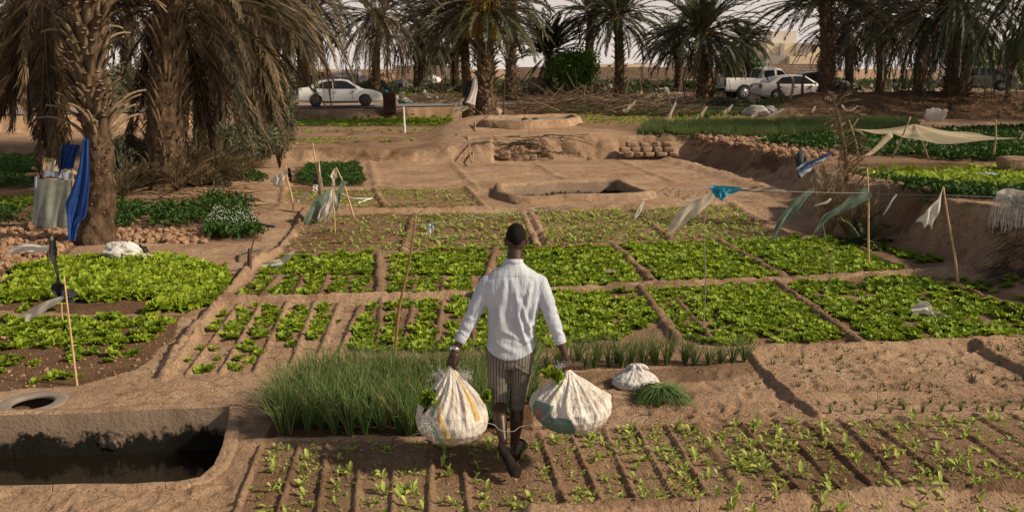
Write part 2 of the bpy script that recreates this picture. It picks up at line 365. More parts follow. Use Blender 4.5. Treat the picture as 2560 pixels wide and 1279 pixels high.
# bed of seedlings under the man: furrow ridges
ROW0 = [((655, 1112), (585, 1290)), ((753, 1104), (694, 1290)), ((820, 1101), (795, 1290)), ((902, 1104), (889, 1290)), ((991, 1098), (980, 1290)), ((1080, 1098), (1074, 1290)),
        ((1153, 1101), (1174, 1290)), ((1348, 1078), (1422, 1275)), ((1425, 1078), (1511, 1268)), ((1511, 1071), (1598, 1264)), ((1590, 1067), (1693, 1258)), ((1667, 1064), (1778, 1252)),
        ((1744, 1064), (1880, 1250)), ((1855, 1062), (2013, 1242)), ((1940, 1051), (2114, 1237)), ((2013, 1054), (2198, 1231)), ((2097, 1047), (2278, 1227)), ((2171, 1051), (2389, 1224)),
        ((2255, 1044), (2487, 1221)), ((2342, 1034), (2590, 1205)), ((2436, 1034), (2680, 1190)), ((2530, 1034), (2780, 1180))]
for a, b_ in ROW0:
    wd = 0.04 if a[0] in (1744, 2255) else 0.015
    bund([a, b_], wd, 0.026)
bund([(640, 1100), (1000, 1098), (1350, 1076)], 0.03, 0.02)
bund([(1340, 1290), (1700, 1266), (2130, 1250), (2900, 1210)], 0.06, 0.07)
bund([(1878, 888), (1905, 925), (1950, 965), (1975, 990), (2010, 1015), (2045, 1040)], 0.03, 0.055)
bund([(2440, 862), (2490, 895), (2560, 930), (2650, 980)], 0.035, 0.07)
bund([(2010, 992), (2560, 968), (2800, 958)], 0.07, 0.03)
bund([(1870, 880), (2130, 870), (2560, 850), (2800, 838)], 0.07, 0.06)
bund([(560, 752), (940, 746), (1240, 738), (1650, 716), (1980, 702), (2280, 690), (2420, 694)], 0.07, 0.07)
ROWA = [((548, 768), (420, 945)), ((600, 762), (470, 940)), ((655, 760), (555, 935)), ((722, 757), (640, 930)), ((790, 755), (730, 915)), ((850, 757), (800, 890))]
for i, (a, b_) in enumerate(ROWA): bund([a, b_], 0.024, 0.035 if i else 0.09)
bund([(905, 765), (850, 890)], 0.03, 0.04)
for x0, x1 in ((700, 652), (760, 735), (820, 800), (1040, 1030), (1110, 1105), (1180, 1185)): bund([(x0, 690), (x1, 742)], 0.022, 0.035)
for x0, x1 in ((955, 945), (1040, 1010), (1110, 1090), (1185, 1185), (1690, 1790), (1770, 1880)): bund([(x0, 750), (x1, 860)], 0.022, 0.035)
for p in ([(945, 632), (950, 745)], [(1240, 622), (1200, 745)], [(1530, 612), (1640, 715)], [(1796, 603), (1975, 703)], [(2092, 596), (2285, 692)],
          [(1600, 722), (1700, 862)], [(1940, 706), (2155, 862)], [(2290, 694), (2560, 800)],
          [(720, 628), (765, 538)], [(1034, 540), (1008, 632)], [(1305, 532), (1345, 624)], [(1325, 530), (1375, 620)], [(1590, 525), (1682, 606)], [(1832, 512), (1985, 600)],
          [(706, 530), (712, 476)], [(935, 474), (965, 526)], [(1165, 468), (1215, 522)]):
    bund(p, 0.05, 0.06)
bund([(700, 536), (960, 529), (1220, 524), (1340, 528), (1600, 518), (1830, 508)], 0.10, 0.07)
bund([(705, 477), (930, 472), (1180, 468)], 0.08, 0.05)
bund([(720, 640), (1240, 632), (1540, 612), (1800, 603), (2050, 596)], 0.06, 0.05)
for p in ([(1128, 404), (1160, 440), (1200, 478)], [(1340, 410), (1390, 440), (1440, 462)], [(1548, 402), (1620, 432), (1690, 456)], [(925, 405), (942, 470)]): bund(p, 0.08, 0.045)
bund([(1835, 512), (1965, 600), (2060, 590)], 0.10, 0.05)
# left side
bund([(412, 945), (440, 890), (545, 768), (600, 700), (640, 655), (700, 628), (745, 575), (760, 540)], 0.05, 0.09)
bund([(0, 555), (140, 552), (300, 560), (520, 575)], 0.08, 0.05)
# terraces
for p in ([(740, 335), (1180, 335)], [(740, 352), (1150, 356)], [(740, 372), (1120, 374)]): bund(p, 0.10, 0.06, 0.35)
bund([(1660, 338), (1900, 392), (2060, 432), (2150, 462), (2300, 500)], 0.22, 0.08, 0.75)
bund([(2120, 398), (2560, 390)], 0.10, 0.05, 0.8)
for p in ([(1420, 312), (2000, 322)], [(1350, 290), (1880, 292)]): bund(p, 0.12, 0.06, 0.75)

def P0(*pts): return GP(pts, 0.0)
WET_SHADES = [(P0((600, 1290), (655, 1108), (1000, 1102), (1340, 1076), (1700, 1062), (2560, 1036), (2900, 1030), (2950, 1200), (2560, 1236), (1700, 1262), (1340, 1290)), 0.42),
        (P0((650, 1095), (700, 1000), (760, 945), (1340, 930), (1345, 1075)), 0.75),
        (P0((1345, 930), (1870, 905), (1880, 925), (1840, 950), (1345, 965)), 0.45),
        (P0((850, 890), (905, 768), (1600, 722), (1940, 706), (2290, 694), (2600, 780), (2700, 850), (2150, 862), (1700, 866), (1340, 885)), 0.42),
        (P0((560, 752), (640, 690), (720, 638), (1800, 603), (2100, 596), (2380, 660), (2280, 690), (1650, 716)), 0.42),
        (P0((715, 632), (762, 538), (1300, 530), (1340, 624)), 0.5),
        (P0((1340, 528), (1830, 512), (1975, 600), (1370, 620)), 0.42),
        (P0((708, 532), (713, 478), (1168, 470), (1212, 522)), 0.42),
        (P0((725, 470), (730, 416), (898, 412), (912, 466)), 0.6),
        (P0((-300, 985), (-300, 790), (0, 790), (380, 790), (460, 790), (430, 850), (340, 925), (180, 965), (0, 975)), 0.7),
        (P0((-300, 760), (10, 760), (40, 670), (150, 655), (390, 635), (590, 690), (570, 740), (400, 785), (200, 785)), 0.72),
        (P0((-300, 700), (-300, 560), (130, 565), (200, 620), (130, 690)), 0.55), (P0((280, 612), (290, 540), (650, 540), (650, 605)), 0.5),
        (P0((-400, 560), (-400, 390), (110, 392), (130, 480), (140, 560)), 0.6)]
WET_SHADES += [(np.array([(13.2, 38.5), (60, 38), (60, 46), (13, 46)]), 0.8), (GP([(1290, 290), (1250, 270), (1290, 215), (1780, 215), (1800, 262), (1350, 284)], 0.8), .45)]  # right bank darkened to paint in palm shade; second polygon darkens brushwood ground
WET_SHADES += [(GP([(735, 318), (740, 295), (1140, 292), (1120, 330), (1100, 374), (740, 376)], 0.35), 0.42),
         (GP([(1420, 312), (1350, 265), (1900, 262), (2150, 335), (1660, 338), (1500, 320)], 0.75), 0.45),
         (GP([(1700, 342), (2150, 330), (2560, 320), (3000, 330), (3000, 420), (2100, 400)], 0.78), 0.5),
         (GP([(2110, 402), (2560, 392), (3000, 400), (3000, 520), (2500, 515), (2200, 480)], 0.8), 0.5)]
CLODS = [(P0((-300, 700), (-300, 575), (150, 572), (200, 600), (150, 660), (60, 700)), 0.09), (P0((285, 612), (290, 578), (525, 578), (525, 608)), 0.07),
         (GP([(1690, 345), (1800, 338), (2100, 362), (2110, 392), (1980, 398), (1760, 358)], 0.75), 0.08), (P0((1870, 450), (1990, 450), (1990, 490), (1900, 480)), 0.04)]
FURROWS = [P0((718, 632), (762, 540), (1030, 536), (1008, 632)), P0((1040, 536), (1300, 531), (1335, 622), (1012, 632)),
           P0((1338, 530), (1590, 526), (1675, 606), (1370, 616)), P0((1597, 526), (1828, 514), (1960, 598), (1690, 606)),
           P0((712, 530), (715, 480), (932, 476), (960, 524)), P0((940, 475), (1162, 470), (1208, 520), (968, 525))]
# openings of the three water basins and the tyre well
T1 = P0((-420, 1052), (0, 1040), (290, 1031), (575, 1019), (566, 1075), (553, 1130), (535, 1165), (500, 1193), (440, 1206), (330, 1211), (0, 1216), (-420, 1226))
T2 = P0((1262, 474), (1400, 466), (1542, 461), (1575, 480), (1612, 492), (1590, 497), (1450, 500), (1310, 505), (1262, 492))
T3 = GP([(1222, 309), (1232, 300), (1330, 297), (1425, 295), (1436, 303), (1400, 309), (1300, 312)], 0.85)
TW = G(82, 1006, 0)[:2]
HOLES = [(T1, 0.0), (T2, 0.0)]

def hfun(X, Y, detail=True):
    X = np.asarray(X, float); Y = np.asarray(Y, float)
    Z = np.zeros(X.shape); bank = np.zeros(X.shape)
    near = Y < 400
    Z += (fbm(X * 0.5, Y * 0.5, 3, 3) - 0.45) * 0.05
    # upper terrace
    ins = inside(TERR, X, Y); d = polydist(FOOT, X, Y) * ins
    Ht = np.interp(X, [-20, -8, -3, 0, 3, 6, 9], [0.30, 0.33, 0.35, 0.62, 0.70, 0.74, 0.85])
    HtR = np.interp(Y, [13, 16.5, 19, 21, 28, 34], [0.84, 0.78, 0.60, 0.62, 0.68, 0.72])
    Ht = np.where(X > 2.0, HtR, Ht * (1 - sstep(0, 2, X)) + HtR * sstep(0, 2, X))
    wd = np.interp(X, [-4, 0, 3, 5, 7], [0.6, 0.8, 0.9, 0.75, 0.8]); wd = np.where(Y < 18, 0.42, wd)
    dn = d + (fbm(X * 2.2, Y * 2.2, 9, 3) - 0.45) * 0.35 * (d > 0)
    t = sstep(0.0, 1.0, np.clip(dn, 0, None) / wd)
    Z += Ht * t; bank += np.exp(-((dn / wd - 0.45) / 0.35) ** 2) * ins
    # sandy plateau around the far basin
    dp = polydist(PLAT, X, Y, True); inp = inside(PLAT, X, Y); dp = np.where(inp, -dp, dp)
    ph = np.interp(Y, [28.5, 32, 35], [0.62, 0.70, 0.80])
    Z += np.maximum(0, (ph - Z)) * (1 - sstep(-0.1, np.where(X < -0.6, 2.4, 0.45), dp)); bank += 0.9 * np.exp(-((dp - 0.2) / 0.3) ** 2) * (Y < 30.5) * (X > -0.5)
    # rise below the palms on the left
    for (cx, cy, rx, ry, h) in ((*G(440, 500, 0.2)[:2], 2.6, 1.9, 0.34), (*G(180, 480, 0.2)[:2], 1.2, 1.2, 0.10), (*G(600, 440, 0.2)[:2], 1.4, 2.6, 0.22), (*G(235, 640, 0)[:2], 0.9, 0.7, 0.07)):
        Z += h * np.exp(-(((X - cx) / rx) ** 2 + ((Y - cy) / ry) ** 2) ** 1.3)
    # thatch mound near the right edge
    cx, cy = G(2620, 700, 0.2)[:2]; Z += 0.25 * np.exp(-(((X - cx) / 0.9) ** 2 + ((Y - cy) / 1.2) ** 2))
    # road embankment, road and the ground behind it
    e = road_edge(X) + (fbm(X * 0.9, Y * 0, 21, 3) - 0.45) * 0.7
    rz = road_z(X); t = sstep(-0.5, 0.1, Y - e + .25 * (fbm(X * 2.5, Y * 0, 23, 3) - .45)); Z = Z * (1 - t) + rz * t; bank += 1.3 * np.exp(-((Y - e + 0.3) / 0.35) ** 2)
    far = np.interp(Y, [50, 66, 100, 200, 600, 3000], [0, 1, 1, 1.2, 2.2, 2.2]); fz = np.where(far <= 1, rz * (1 - far) + 1.55 * far, 1.55 + (far - 1) * 1.5)
    t = sstep(RW + 0.0, RW + 4, Y - e); Z = Z * (1 - t) + np.maximum(fz, rz * (1 - t)) * t
    # earth bank with old fronds on the right, in front of the road
    bx = sstep(10.8, 14.5, X) ; cyr = 43.2 + (fbm(X * 0.4, 0 * X, 5, 2) - 0.4) * 1.0
    prof = np.where(Y < cyr, sstep(-4.0, 0.0, Y - cyr), 1 - sstep(0.6, 4.5, Y - cyr))
    top = np.interp(X, [11, 16, 25, 40], [1.55, 1.75, 1.78, 1.8]) + (fbm(X * 0.8, Y * 0.8, 8, 3) - 0.45) * 0.25
    Z = np.where(prof * bx > 0, np.maximum(Z, Z + (top - Z) * prof * bx), Z); bank += 0.8 * prof * bx * (Y < cyr + 0.5)
    if detail:
        bank = np.clip(bank, 0, 1)
        Z += bank * ((fbm(X * 3.1, Y * 3.1, 31, 4) - 0.45) * 0.30 + (np.abs(fbm(X * 7, Y * 7, 33, 2) - 0.4)) * 0.06) * np.where(Y < 20, 0.7, 1)
        Z += (fbm(X * 5, Y * 5, 51, 4) - 0.45) * 0.022 * (Y < 60) + (fbm(X * 24, Y * 24, 53, 3) - 0.45) * 0.010 * (Y < 14)
        BH = np.zeros(X.shape)
        for a, b, w_, h_ in BUNDS:
            pad = w_ * 4
            mk = (X > min(a[0], b[0]) - pad) & (X < max(a[0], b[0]) + pad) & (Y > min(a[1], b[1]) - pad) & (Y < max(a[1], b[1]) + pad)
            if not mk.any(): continue
            xs, ys = X[mk], Y[mk]; wob = (noise(xs * 4, ys * 4, 71) - 0.5) * w_ * 0.9
            dd = segdist(a, b, xs, ys) + wob; hh = h_ * (0.6 + 0.55 * noise(xs * 9, ys * 9, 5) + 0.35 * noise(xs * 31, ys * 31, 6))
            BH[mk] = np.maximum(BH[mk], hh * np.exp(-(np.maximum(dd, 0) / (w_ * 1.15)) ** 3 * 0.8))
        Z += BH
        for poly in FURROWS:
            mk = inside(poly, X, Y)
            if mk.any():
                xs, ys = X[mk], Y[mk]
                Z[mk] += 0.016 * np.sin(2 * math.pi * (ys + 0.04 * xs + 0.04 * noise(xs * 1.5, ys * 1.5, 3)) / 0.25) * (0.7 + 0.6 * noise(xs * 5, ys * 5, 8))
        for poly, amp in CLODS:
            mk = inside(poly, X, Y)
            if mk.any():
                xs, ys = X[mk], Y[mk]; Z[mk] += amp * (np.abs(fbm(xs * 4.5, ys * 4.5, 91, 3) - 0.45) * 4 - 0.3)
        # little channel at the bottom right, footprints on paths
        Z -= 0.0
    return Z
def zt(x, y):
    return float(hfun(np.array([float(x)]), np.array([float(y)]))[0])
def gz(px, py, z0=0.0):
    """place on the real ground near the pixel; refine against the height of the land"""
    z = z0
    for _ in range(4):
        p = G(px, py, z); z = zt(p[0], p[1])
    return np.array([p[0], p[1], z])

# ground sheet: a fan of rows that gets coarser with distance
def build_ground():
    ys = [2.2]
    while ys[-1] < 62: ys.append(ys[-1] * (1.0030 if 4.5 < ys[-1] < 20 else 1.0045))
    while ys[-1] < 130: ys.append(ys[-1] * 1.02)
    while ys[-1] < 3500: ys.append(ys[-1] * 1.15)
    ys = np.array(ys)
    u = np.concatenate([np.linspace(-3.0, -0.85, 40)[:-1], np.linspace(-0.85, 0.85, 660), np.linspace(0.85, 3.0, 40)[1:]])
    X = ys[:, None] * u[None, :]; Y = np.repeat(ys[:, None], len(u), 1)
    Z = hfun(X, Y)
    # footprints trodden into the paths and empty beds
    rf = np.random.default_rng(21); FPX = [(P0((640, 1100), (420, 960), (600, 760), (700, 640), (640, 600), (560, 700), (400, 880), (160, 990), (560, 1015)), 60), (P0((1345, 1065), (1345, 950), (1870, 930), (2000, 1010), (1930, 1050)), 50),
        (P0((920, 468), (930, 408), (1640, 404), (1850, 470), (1900, 560), (1700, 480), (1240, 470)), 70), (P0((1900, 890), (2430, 866), (2700, 960), (2010, 985)), 40), (P0((0, 1290), (0, 1225), (500, 1215), (570, 1190), (560, 1290)), 26), (P0((560, 756), (1700, 722), (1700, 714), (940, 738)), 18)]
    for poly, cnt in FPX:
        x0, y0 = poly.min(0); x1, y1 = poly.max(0)
        for _ in range(cnt):
            px_, py_ = rf.uniform(x0, x1), rf.uniform(y0, y1); an = rf.normal(1.2, .8)
            if not inside(poly, np.array([px_]), np.array([py_]))[0]: continue
            mk = (np.abs(X - px_) < .25) & (np.abs(Y - py_) < .25); dx, dy = X[mk] - px_, Y[mk] - py_; a_ = (dx * math.cos(an) + dy * math.sin(an)) / .125; b_ = (-dx * math.sin(an) + dy * math.cos(an)) / .048; q_ = a_ ** 2 + b_ ** 2
            Z[mk] += -.016 * np.exp(-q_ ** 2) + .006 * np.exp(-((np.sqrt(q_) - 1.35) / .3) ** 2)
    wet = np.zeros(X.shape)
    Xw = X + (noise(X * 3, Y * 3, 61) - .5) * 0.12 * np.clip(Y / 10, 1, 3); Yw = Y + (noise(X * 3, Y * 3, 62) - .5) * 0.2 * np.clip(Y / 10, 1, 3)
    for poly, v in WET_SHADES: wet = np.maximum(wet, v * inside(poly, Xw, Yw))
    # water stands in the fine furrows of the nursery beds and darkens them
    for poly in FURROWS:
        mk = inside(poly, X, Y); xs, ys = X[mk], Y[mk]
        wet[mk] += 0.34 * np.clip(-np.sin(2 * math.pi * (ys + 0.04 * xs + 0.04 * noise(xs * 1.5, ys * 1.5, 3)) / 0.25) + .25, -.3, 1) * (.5 + .8 * noise(xs * .9, ys * 3, 9))
    # bunds dry out on top
    keep = np.ones(X.shape, bool)
    for poly, z in HOLES: keep &= ~(inside(poly, X, Y) | (polydist(poly, X, Y, True) < 0.035 * (1 if z == 0 and poly is T1 else 2)))
    keep &= np.hypot(X - TW[0], Y - TW[1]) > 0.24
    dT3 = polydist(T3, X, Y, True); keep &= ~(inside(T3, X, Y) & (dT3 > 0.02))
    Q = grid_faces(*X.shape); k = keep.ravel(); Q = Q[k[Q].all(1)]
    mb = MB(); mb.add(np.stack([X, Y, Z], -1).reshape(-1, 3), Q, wet=wet.ravel())
    o = mb.build('ground', M['soil']); tag(o, kind='structure'); return o
build_ground()

# road
xs = np.linspace(-60, 60, 241); e = road_edge(xs); mb = MB()
rows = []
for k in np.linspace(0.5, RW - 0.1, 8):
    rows.append(np.stack([xs, e + k, hfun(xs, e + k) * 0 + road_z(xs) + 0.05 + 0.02 * math.sin(math.pi * k / RW)], -1))
V = np.concatenate(rows); mb.add(V, grid_faces(8, len(xs)))
tag(mb.build('road', M['asphalt']), kind='structure')

# ------------------------------------------------------------------ water basins
def ring_off(poly, d):
    P = np.asarray(poly, float); n = len(P); out = []
    area = 0.5 * np.sum(P[:, 0] * np.roll(P[:, 1], -1) - np.roll(P[:, 0], -1) * P[:, 1]); sg = 1 if area > 0 else -1
    for i in range(n):
        a, b, c = P[i - 1], P[i], P[(i + 1) % n]
        e1 = (b - a) / np.linalg.norm(b - a); e2 = (c - b) / np.linalg.norm(c - b)
        nn = np.array([e1[1] + e2[1], -(e1[0] + e2[0])]) * sg; nn /= np.linalg.norm(nn) + 1e-9
        out.append(b + nn * d / max(0.5, nn.dot(np.array([e1[1], -e1[0]]) * sg)))
    return np.array(out)
def densify(poly, step):
    out = []; n = len(poly)
    for i in range(n):
        a, b = poly[i], poly[(i + 1) % n]; k = max(1, int(np.linalg.norm(b - a) / step))
        for j in range(k): out.append(a + (b - a) * j / k)
    return np.array(out)
def basin(name, label, poly, z0, rim_w, rim_h, depth, water_z, wallm, step=0.12, outer_drop=0.03, jit=0.012):
    t = thing(name, label, 'water basin', loc=(poly[:, 0].mean(), poly[:, 1].mean(), z0)); L = np.array(t.location)
    P = densify(poly, step); n = len(P); jn = lambda s: (fbm(P[:, 0] * 3 + s, P[:, 1] * 3, s, 3) - 0.45)
    def ringz(off, z, j=1): q = ring_off(P, off); q = q + (np.stack([jn(3), jn(8)], -1)) * jit * 4 * j; return np.concatenate([q, (z + jn(5) * jit * 3 * j)[:, None] if np.ndim(z) else np.full((n, 1), z) + (jn(5) * jit * 3 * j)[:, None]], 1)
    gq = ring_off(P, rim_w); gzv = hfun(gq[:, 0], gq[:, 1], True)
    R = [ringz(rim_w * 1.15, gzv - 0.05), ringz(rim_w, gzv + outer_drop * 0.2 + 0.01), ringz(rim_w * 0.75, z0 + rim_h * 0.85), ringz(rim_w * 0.35, z0 + rim_h), ringz(0.02, z0 + rim_h * 0.85), ringz(0.0, z0 + rim_h * 0.5)]
    mb = MB(); V = np.concatenate(R); mb.add(V - L, grid_faces(len(R), n, True), tint=0); mb.build('rim', M['soil'], t)
    Wl = [R[-1], ringz(-0.01, z0 - depth * 0.33), ringz(-0.02, z0 - depth * 0.66), ringz(-0.03, z0 - depth)]
    mb = MB(); V = np.concatenate(Wl); mb.add(V - L, grid_faces(len(Wl), n, True)); mb.build('wall', wallm, t)
    c = P.mean(0); mb = MB(); V = np.concatenate([np.concatenate([ring_off(P, 0.03), np.full((n, 1), water_z)], 1), [[c[0], c[1], water_z]]])
    mb.add(V - L, None, [(i, (i + 1) % n, n) for i in range(n)]); w = mb.build('water', M['water'], t, smooth=False)
    return t
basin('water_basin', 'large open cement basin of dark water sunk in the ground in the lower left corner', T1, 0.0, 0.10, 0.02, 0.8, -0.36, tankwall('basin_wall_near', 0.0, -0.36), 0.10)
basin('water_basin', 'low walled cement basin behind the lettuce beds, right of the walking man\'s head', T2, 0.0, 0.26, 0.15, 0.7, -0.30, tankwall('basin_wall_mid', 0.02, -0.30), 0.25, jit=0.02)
basin('water_basin', 'small cement basin on the sandy rise in the distance with two jars on its rim', T3, 0.80, 0.35, 0.22, 0.5, 0.55, M['concrete'], 0.3, jit=0.03)

# inlet spout lump on the near basin's back wall
mb = MB(); c = PY(288, 1098, G(290, 1032)[1] - 0.01); sphere(mb, c, (0.085, 0.022, 0.08), 22, 32, jit=0.5, seed=4); sphere(mb, c + [0.0, -0.022, -0.015], (0.022, 0.012, 0.022), 10, 14); sphere(mb, c + [-.10, 0, -.03], (0.05, 0.015, 0.05), 14, 20, jit=.5, seed=6)
tag(mb.build('cement_spout', M['oldcement'], loc=c), 'rough round cement spout on the back wall of the large dark basin', 'spout')

# tyres
def tyre(name, label, c, R=0.31, r=0.1, tilt=None, mat='rubber', flat=1.0):
    mb = MB(); nu, nv = 40, 16; u = np.arange(nu) * 2 * math.pi / nu; v = np.arange(nv) * 2 * math.pi / nv
    U, Vv = np.meshgrid(u, v, indexing='ij'); rr = r * (1 + 0.06 * np.sign(np.sin(U * 22)) * (np.cos(Vv) > 0.55))
    A = R + rr * np.sign(np.cos(Vv)) * np.abs(np.cos(Vv)) ** 0.75; Zz = rr * flat * np.sign(np.sin(Vv)) * np.abs(np.sin(Vv)) ** 0.7
    V = np.stack([A * np.cos(U), A * np.sin(U), Zz], -1).reshape(-1, 3)
    Q = grid_faces(nu, nv, True); last = [( (nu - 1) * nv + j, (nu - 1) * nv + (j + 1) % nv, (j + 1) % nv, j) for j in range(nv)]
    mb.add(V, np.concatenate([Q, last])); o = mb.build(name, M[mat]); o.location = tuple(c)
    if tilt is not None: o.rotation_euler = tilt
    return tag(o, label, 'tyre')
tyre('tyre', 'dusty old tyre lying half buried around a dark hole above the large basin', (TW[0], TW[1], -0.012), 0.225, 0.06, None, 'dustyrubber', 0.42)
mb = MB(); a = np.arange(24) * 2 * math.pi / 24
V = np.concatenate([np.stack([TW[0] + .26 * np.cos(a), TW[1] + .26 * np.sin(a), 0 * a - .01], -1), np.stack([TW[0] + .2 * np.cos(a), TW[1] + .2 * np.sin(a), 0 * a - .6], -1), [[TW[0], TW[1], -.6]]])
mb.add(V, grid_faces(2, 24, True), [(24 + i, 24 + (i + 1) % 24, 48) for i in range(24)])
tag(mb.build('well_pit', M['darkwood'], loc=(TW[0], TW[1], 0)), 'dark round pit inside the half buried tyre', 'pit')
c = gz(2003, 440, 0.4); tyre('tyre', 'black tyre standing upright at the end of the earth bank on the right', c + [0, 0, 0.26], 0.24, 0.085, (math.radians(82), 0, math.radians(62)))

# ------------------------------------------------------------------ plants: templates
def leaf_grid(L, Wd, nu, nv, e0, curl, ruff, r):
    u = np.linspace(0, 1, nu)[:, None]; v = np.linspace(-1, 1, nv)[None, :]
    wid = Wd * (0.18 + 0.82 * np.sin(np.clip(u * 1.15, 0, 1) * math.pi * 0.5)) * (1 - 0.35 * np.clip(u - 0.75, 0, 1) * 4 * np.abs(v))
    ang = e0 - curl * u; s = L / (nu - 1)
    cx = np.concatenate([[[0]], np.cumsum(np.cos(ang[:-1]) * s, 0)]); cz = np.concatenate([[[0]], np.cumsum(np.sin(ang[:-1]) * s, 0)])
    ph = r.uniform(0, 6); y = wid * v * 0.5
    rf = ruff * u ** 1.2 * (np.sin(v * 7.5 + ph + u * 3) * 0.7 + 0.5 * np.sin(v * 13 + ph * 2)) * (0.3 + np.abs(v))
    x = cx + 0 * v - rf * 0.5; z = cz + 0 * v + rf + 0.18 * wid * v ** 2
    V = np.stack([x, y + 0 * x, z], -1).reshape(-1, 3)
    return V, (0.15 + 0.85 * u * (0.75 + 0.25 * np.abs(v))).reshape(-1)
def lettuce_tpl(seed, nl, nu, nv, S=1.0):
    r = np.random.default_rng(seed); mbs = MB()
    for i in range(nl):
        f = i / nl; L = S * (0.086 - 0.040 * f) * r.uniform(0.85, 1.15)
        V, t = leaf_grid(L, L * r.uniform(0.85, 1.15), nu, nv, math.radians(18 + 50 * f + r.uniform(-14, 14)), math.radians(30 + r.uniform(0, 40)), L * 0.26, r)
        V = V + [0.01, 0, 0.005 + 0.01 * f]; V = V @ rotz(i * 2.4 + r.uniform(-.3, .3)).T
        tl = np.clip(t * r.uniform(0.35, 1.0) + 0.12 * f, 0, 1)
        mbs.add(V, grid_faces(nu, nv), tint=tl)
    return mbs
def seedling_tpl(seed, nl=5, S=1.0):
    r = np.random.default_rng(seed); mbs = MB(); base = r.uniform(0, 6)
    for i in range(nl):
        L = S * r.uniform(0.035, 0.085); nu, nv = 5, 3
        u = np.linspace(0, 1, nu)[:, None]; v = np.linspace(-1, 1, nv)[None, :]
        wid = L * 0.34 * np.sin(math.pi * (0.06 + 0.9 * u ** 1.3)) ** 0.8
        e0 = math.radians(r.uniform(25, 85)); cu = math.radians(r.uniform(20, 90)); ang = e0 - cu * u; s = L / (nu - 1)
        cx = np.concatenate([[[0]], np.cumsum(np.cos(ang[:-1]) * s, 0)]); cz = np.concatenate([[[0]], np.cumsum(np.sin(ang[:-1]) * s, 0)])
        x = cx + 0 * v; z = cz + 0.3 * wid * np.abs(v) + L * .05 * np.sin(u * 6 + v * 2); y = wid * v * 0.5 + 0 * x
        V = np.stack([x, y, z], -1).reshape(-1, 3) @ rotz(base + r.uniform(-1.0, 1.0) + (math.pi if i % 2 else 0)).T
        mbs.add(V, grid_faces(nu, nv), tint=np.clip((0.3 + 0.7 * u + 0 * v).reshape(-1) * r.uniform(0.4, 1.05), 0, 1))
    return mbs
def onion_tpl(seed, nb=20, H=0.38, spread=0.5, seg=5, wd=0.0042):
    r = np.random.default_rng(seed); mbs = MB()
    for i in range(nb):
        L = H * r.uniform(0.6, 1.15); az = r.uniform(0, 6.28); e0 = math.radians(r.uniform(62, 89)); cu = r.uniform(0.05, 1.0) * spread * (2.3 if r.random() < .18 else 1)
        u = np.linspace(0, 1, seg); ang = e0 - cu * u ** 1.6; s = L / (seg - 1)
        cx = np.concatenate([[0], np.cumsum(np.cos(ang[:-1]) * s)]); cz = np.concatenate([[0], np.cumsum(np.sin(ang[:-1]) * s)])
        w_ = wd * (1 - u ** 2 * 0.9) * r.uniform(.7, 1.2); V = []
        for k in range(seg):
            for th in (0, 2.09, 4.19): V.append((cx[k] - w_[k] * math.cos(th) * math.sin(ang[k]), w_[k] * math.sin(th), cz[k] + w_[k] * math.cos(th) * math.cos(ang[k])))
        V = np.array(V) + [r.uniform(0, 0.02), 0, 0]; V = V @ rotz(az).T
        mbs.add(V, grid_faces(seg, 3, True), tint=np.repeat(0.1 + 0.6 * u * r.uniform(.5, 1.3), 3), dry=(1.0 if r.random() < 0.10 else 0.0))
    return mbs
def tpl_arrays(mbs):
    V = np.concatenate(mbs.V); Q = np.concatenate(mbs.Q); A = {}
    for a, l in mbs.A.items():
        arr = np.zeros(len(V)); 
        for s, v in l: arr[s:s + len(v)] = v
        A[a] = arr
    return V, Q, A
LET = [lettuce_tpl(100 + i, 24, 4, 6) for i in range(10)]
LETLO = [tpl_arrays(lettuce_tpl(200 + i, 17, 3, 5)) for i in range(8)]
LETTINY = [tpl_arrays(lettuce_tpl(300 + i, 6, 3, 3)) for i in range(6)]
SEED = [seedling_tpl(400 + i, 3 + i % 4) for i in range(10)]
SEEDLO = [tpl_arrays(seedling_tpl(450 + i, 4, 0.9)) for i in range(6)]
ONI = [onion_tpl(500 + i, 38, .35, .75) for i in range(8)]

def scatter(name, tpls, P, S, mat, label, cat, kind='stuff', tilt=0.25, smooth=True, rnd=None, brt=None):
    r = rnd or np.random.default_rng(len(P)); mb = MB(); P = np.asarray(P, float); k = len(P)
    if k == 0: return None
    S = np.broadcast_to(np.asarray(S, float), (k,)); which = r.integers(0, len(tpls), k)
    for ti, (V, Q, A) in enumerate(tpls):
        idx = np.where(which == ti)[0]
        if not len(idx): continue
        yaw = r.uniform(0, 6.283, len(idx)); c, s = np.cos(yaw), np.sin(yaw); sc = S[idx]
        x = V[None, :, 0] * c[:, None] - V[None, :, 1] * s[:, None]; y = V[None, :, 0] * s[:, None] + V[None, :, 1] * c[:, None]; z = V[None, :, 2] + 0 * x
        tx = r.normal(0, tilt, len(idx))[:, None]; ty = r.normal(0, tilt, len(idx))[:, None]; z = z + x * tx * .6 + y * ty * .6
        W = np.stack([x * sc[:, None], y * sc[:, None], z * sc[:, None]], -1) + P[idx][:, None, :]
        n = len(V); QQ = (Q[None] + (np.arange(len(idx)) * n)[:, None, None]).reshape(-1, 4)
        at = {}
        for a, v in A.items():
            if a == 'tint':
                m_ = r.uniform(0.75, 1.15, len(idx)) if brt is None else brt[idx]
                at[a] = np.clip(v[None] * m_[:, None], 0, 1).ravel()
            else: at[a] = np.tile(v, len(idx))
        mb.add(W.reshape(-1, 3), QQ, **at)
    c0 = P.mean(0); o = mb.build(name, mat, loc=(c0[0], c0[1], P[:, 2].min()), smooth=smooth); tag(o, label, cat, kind=kind); return o

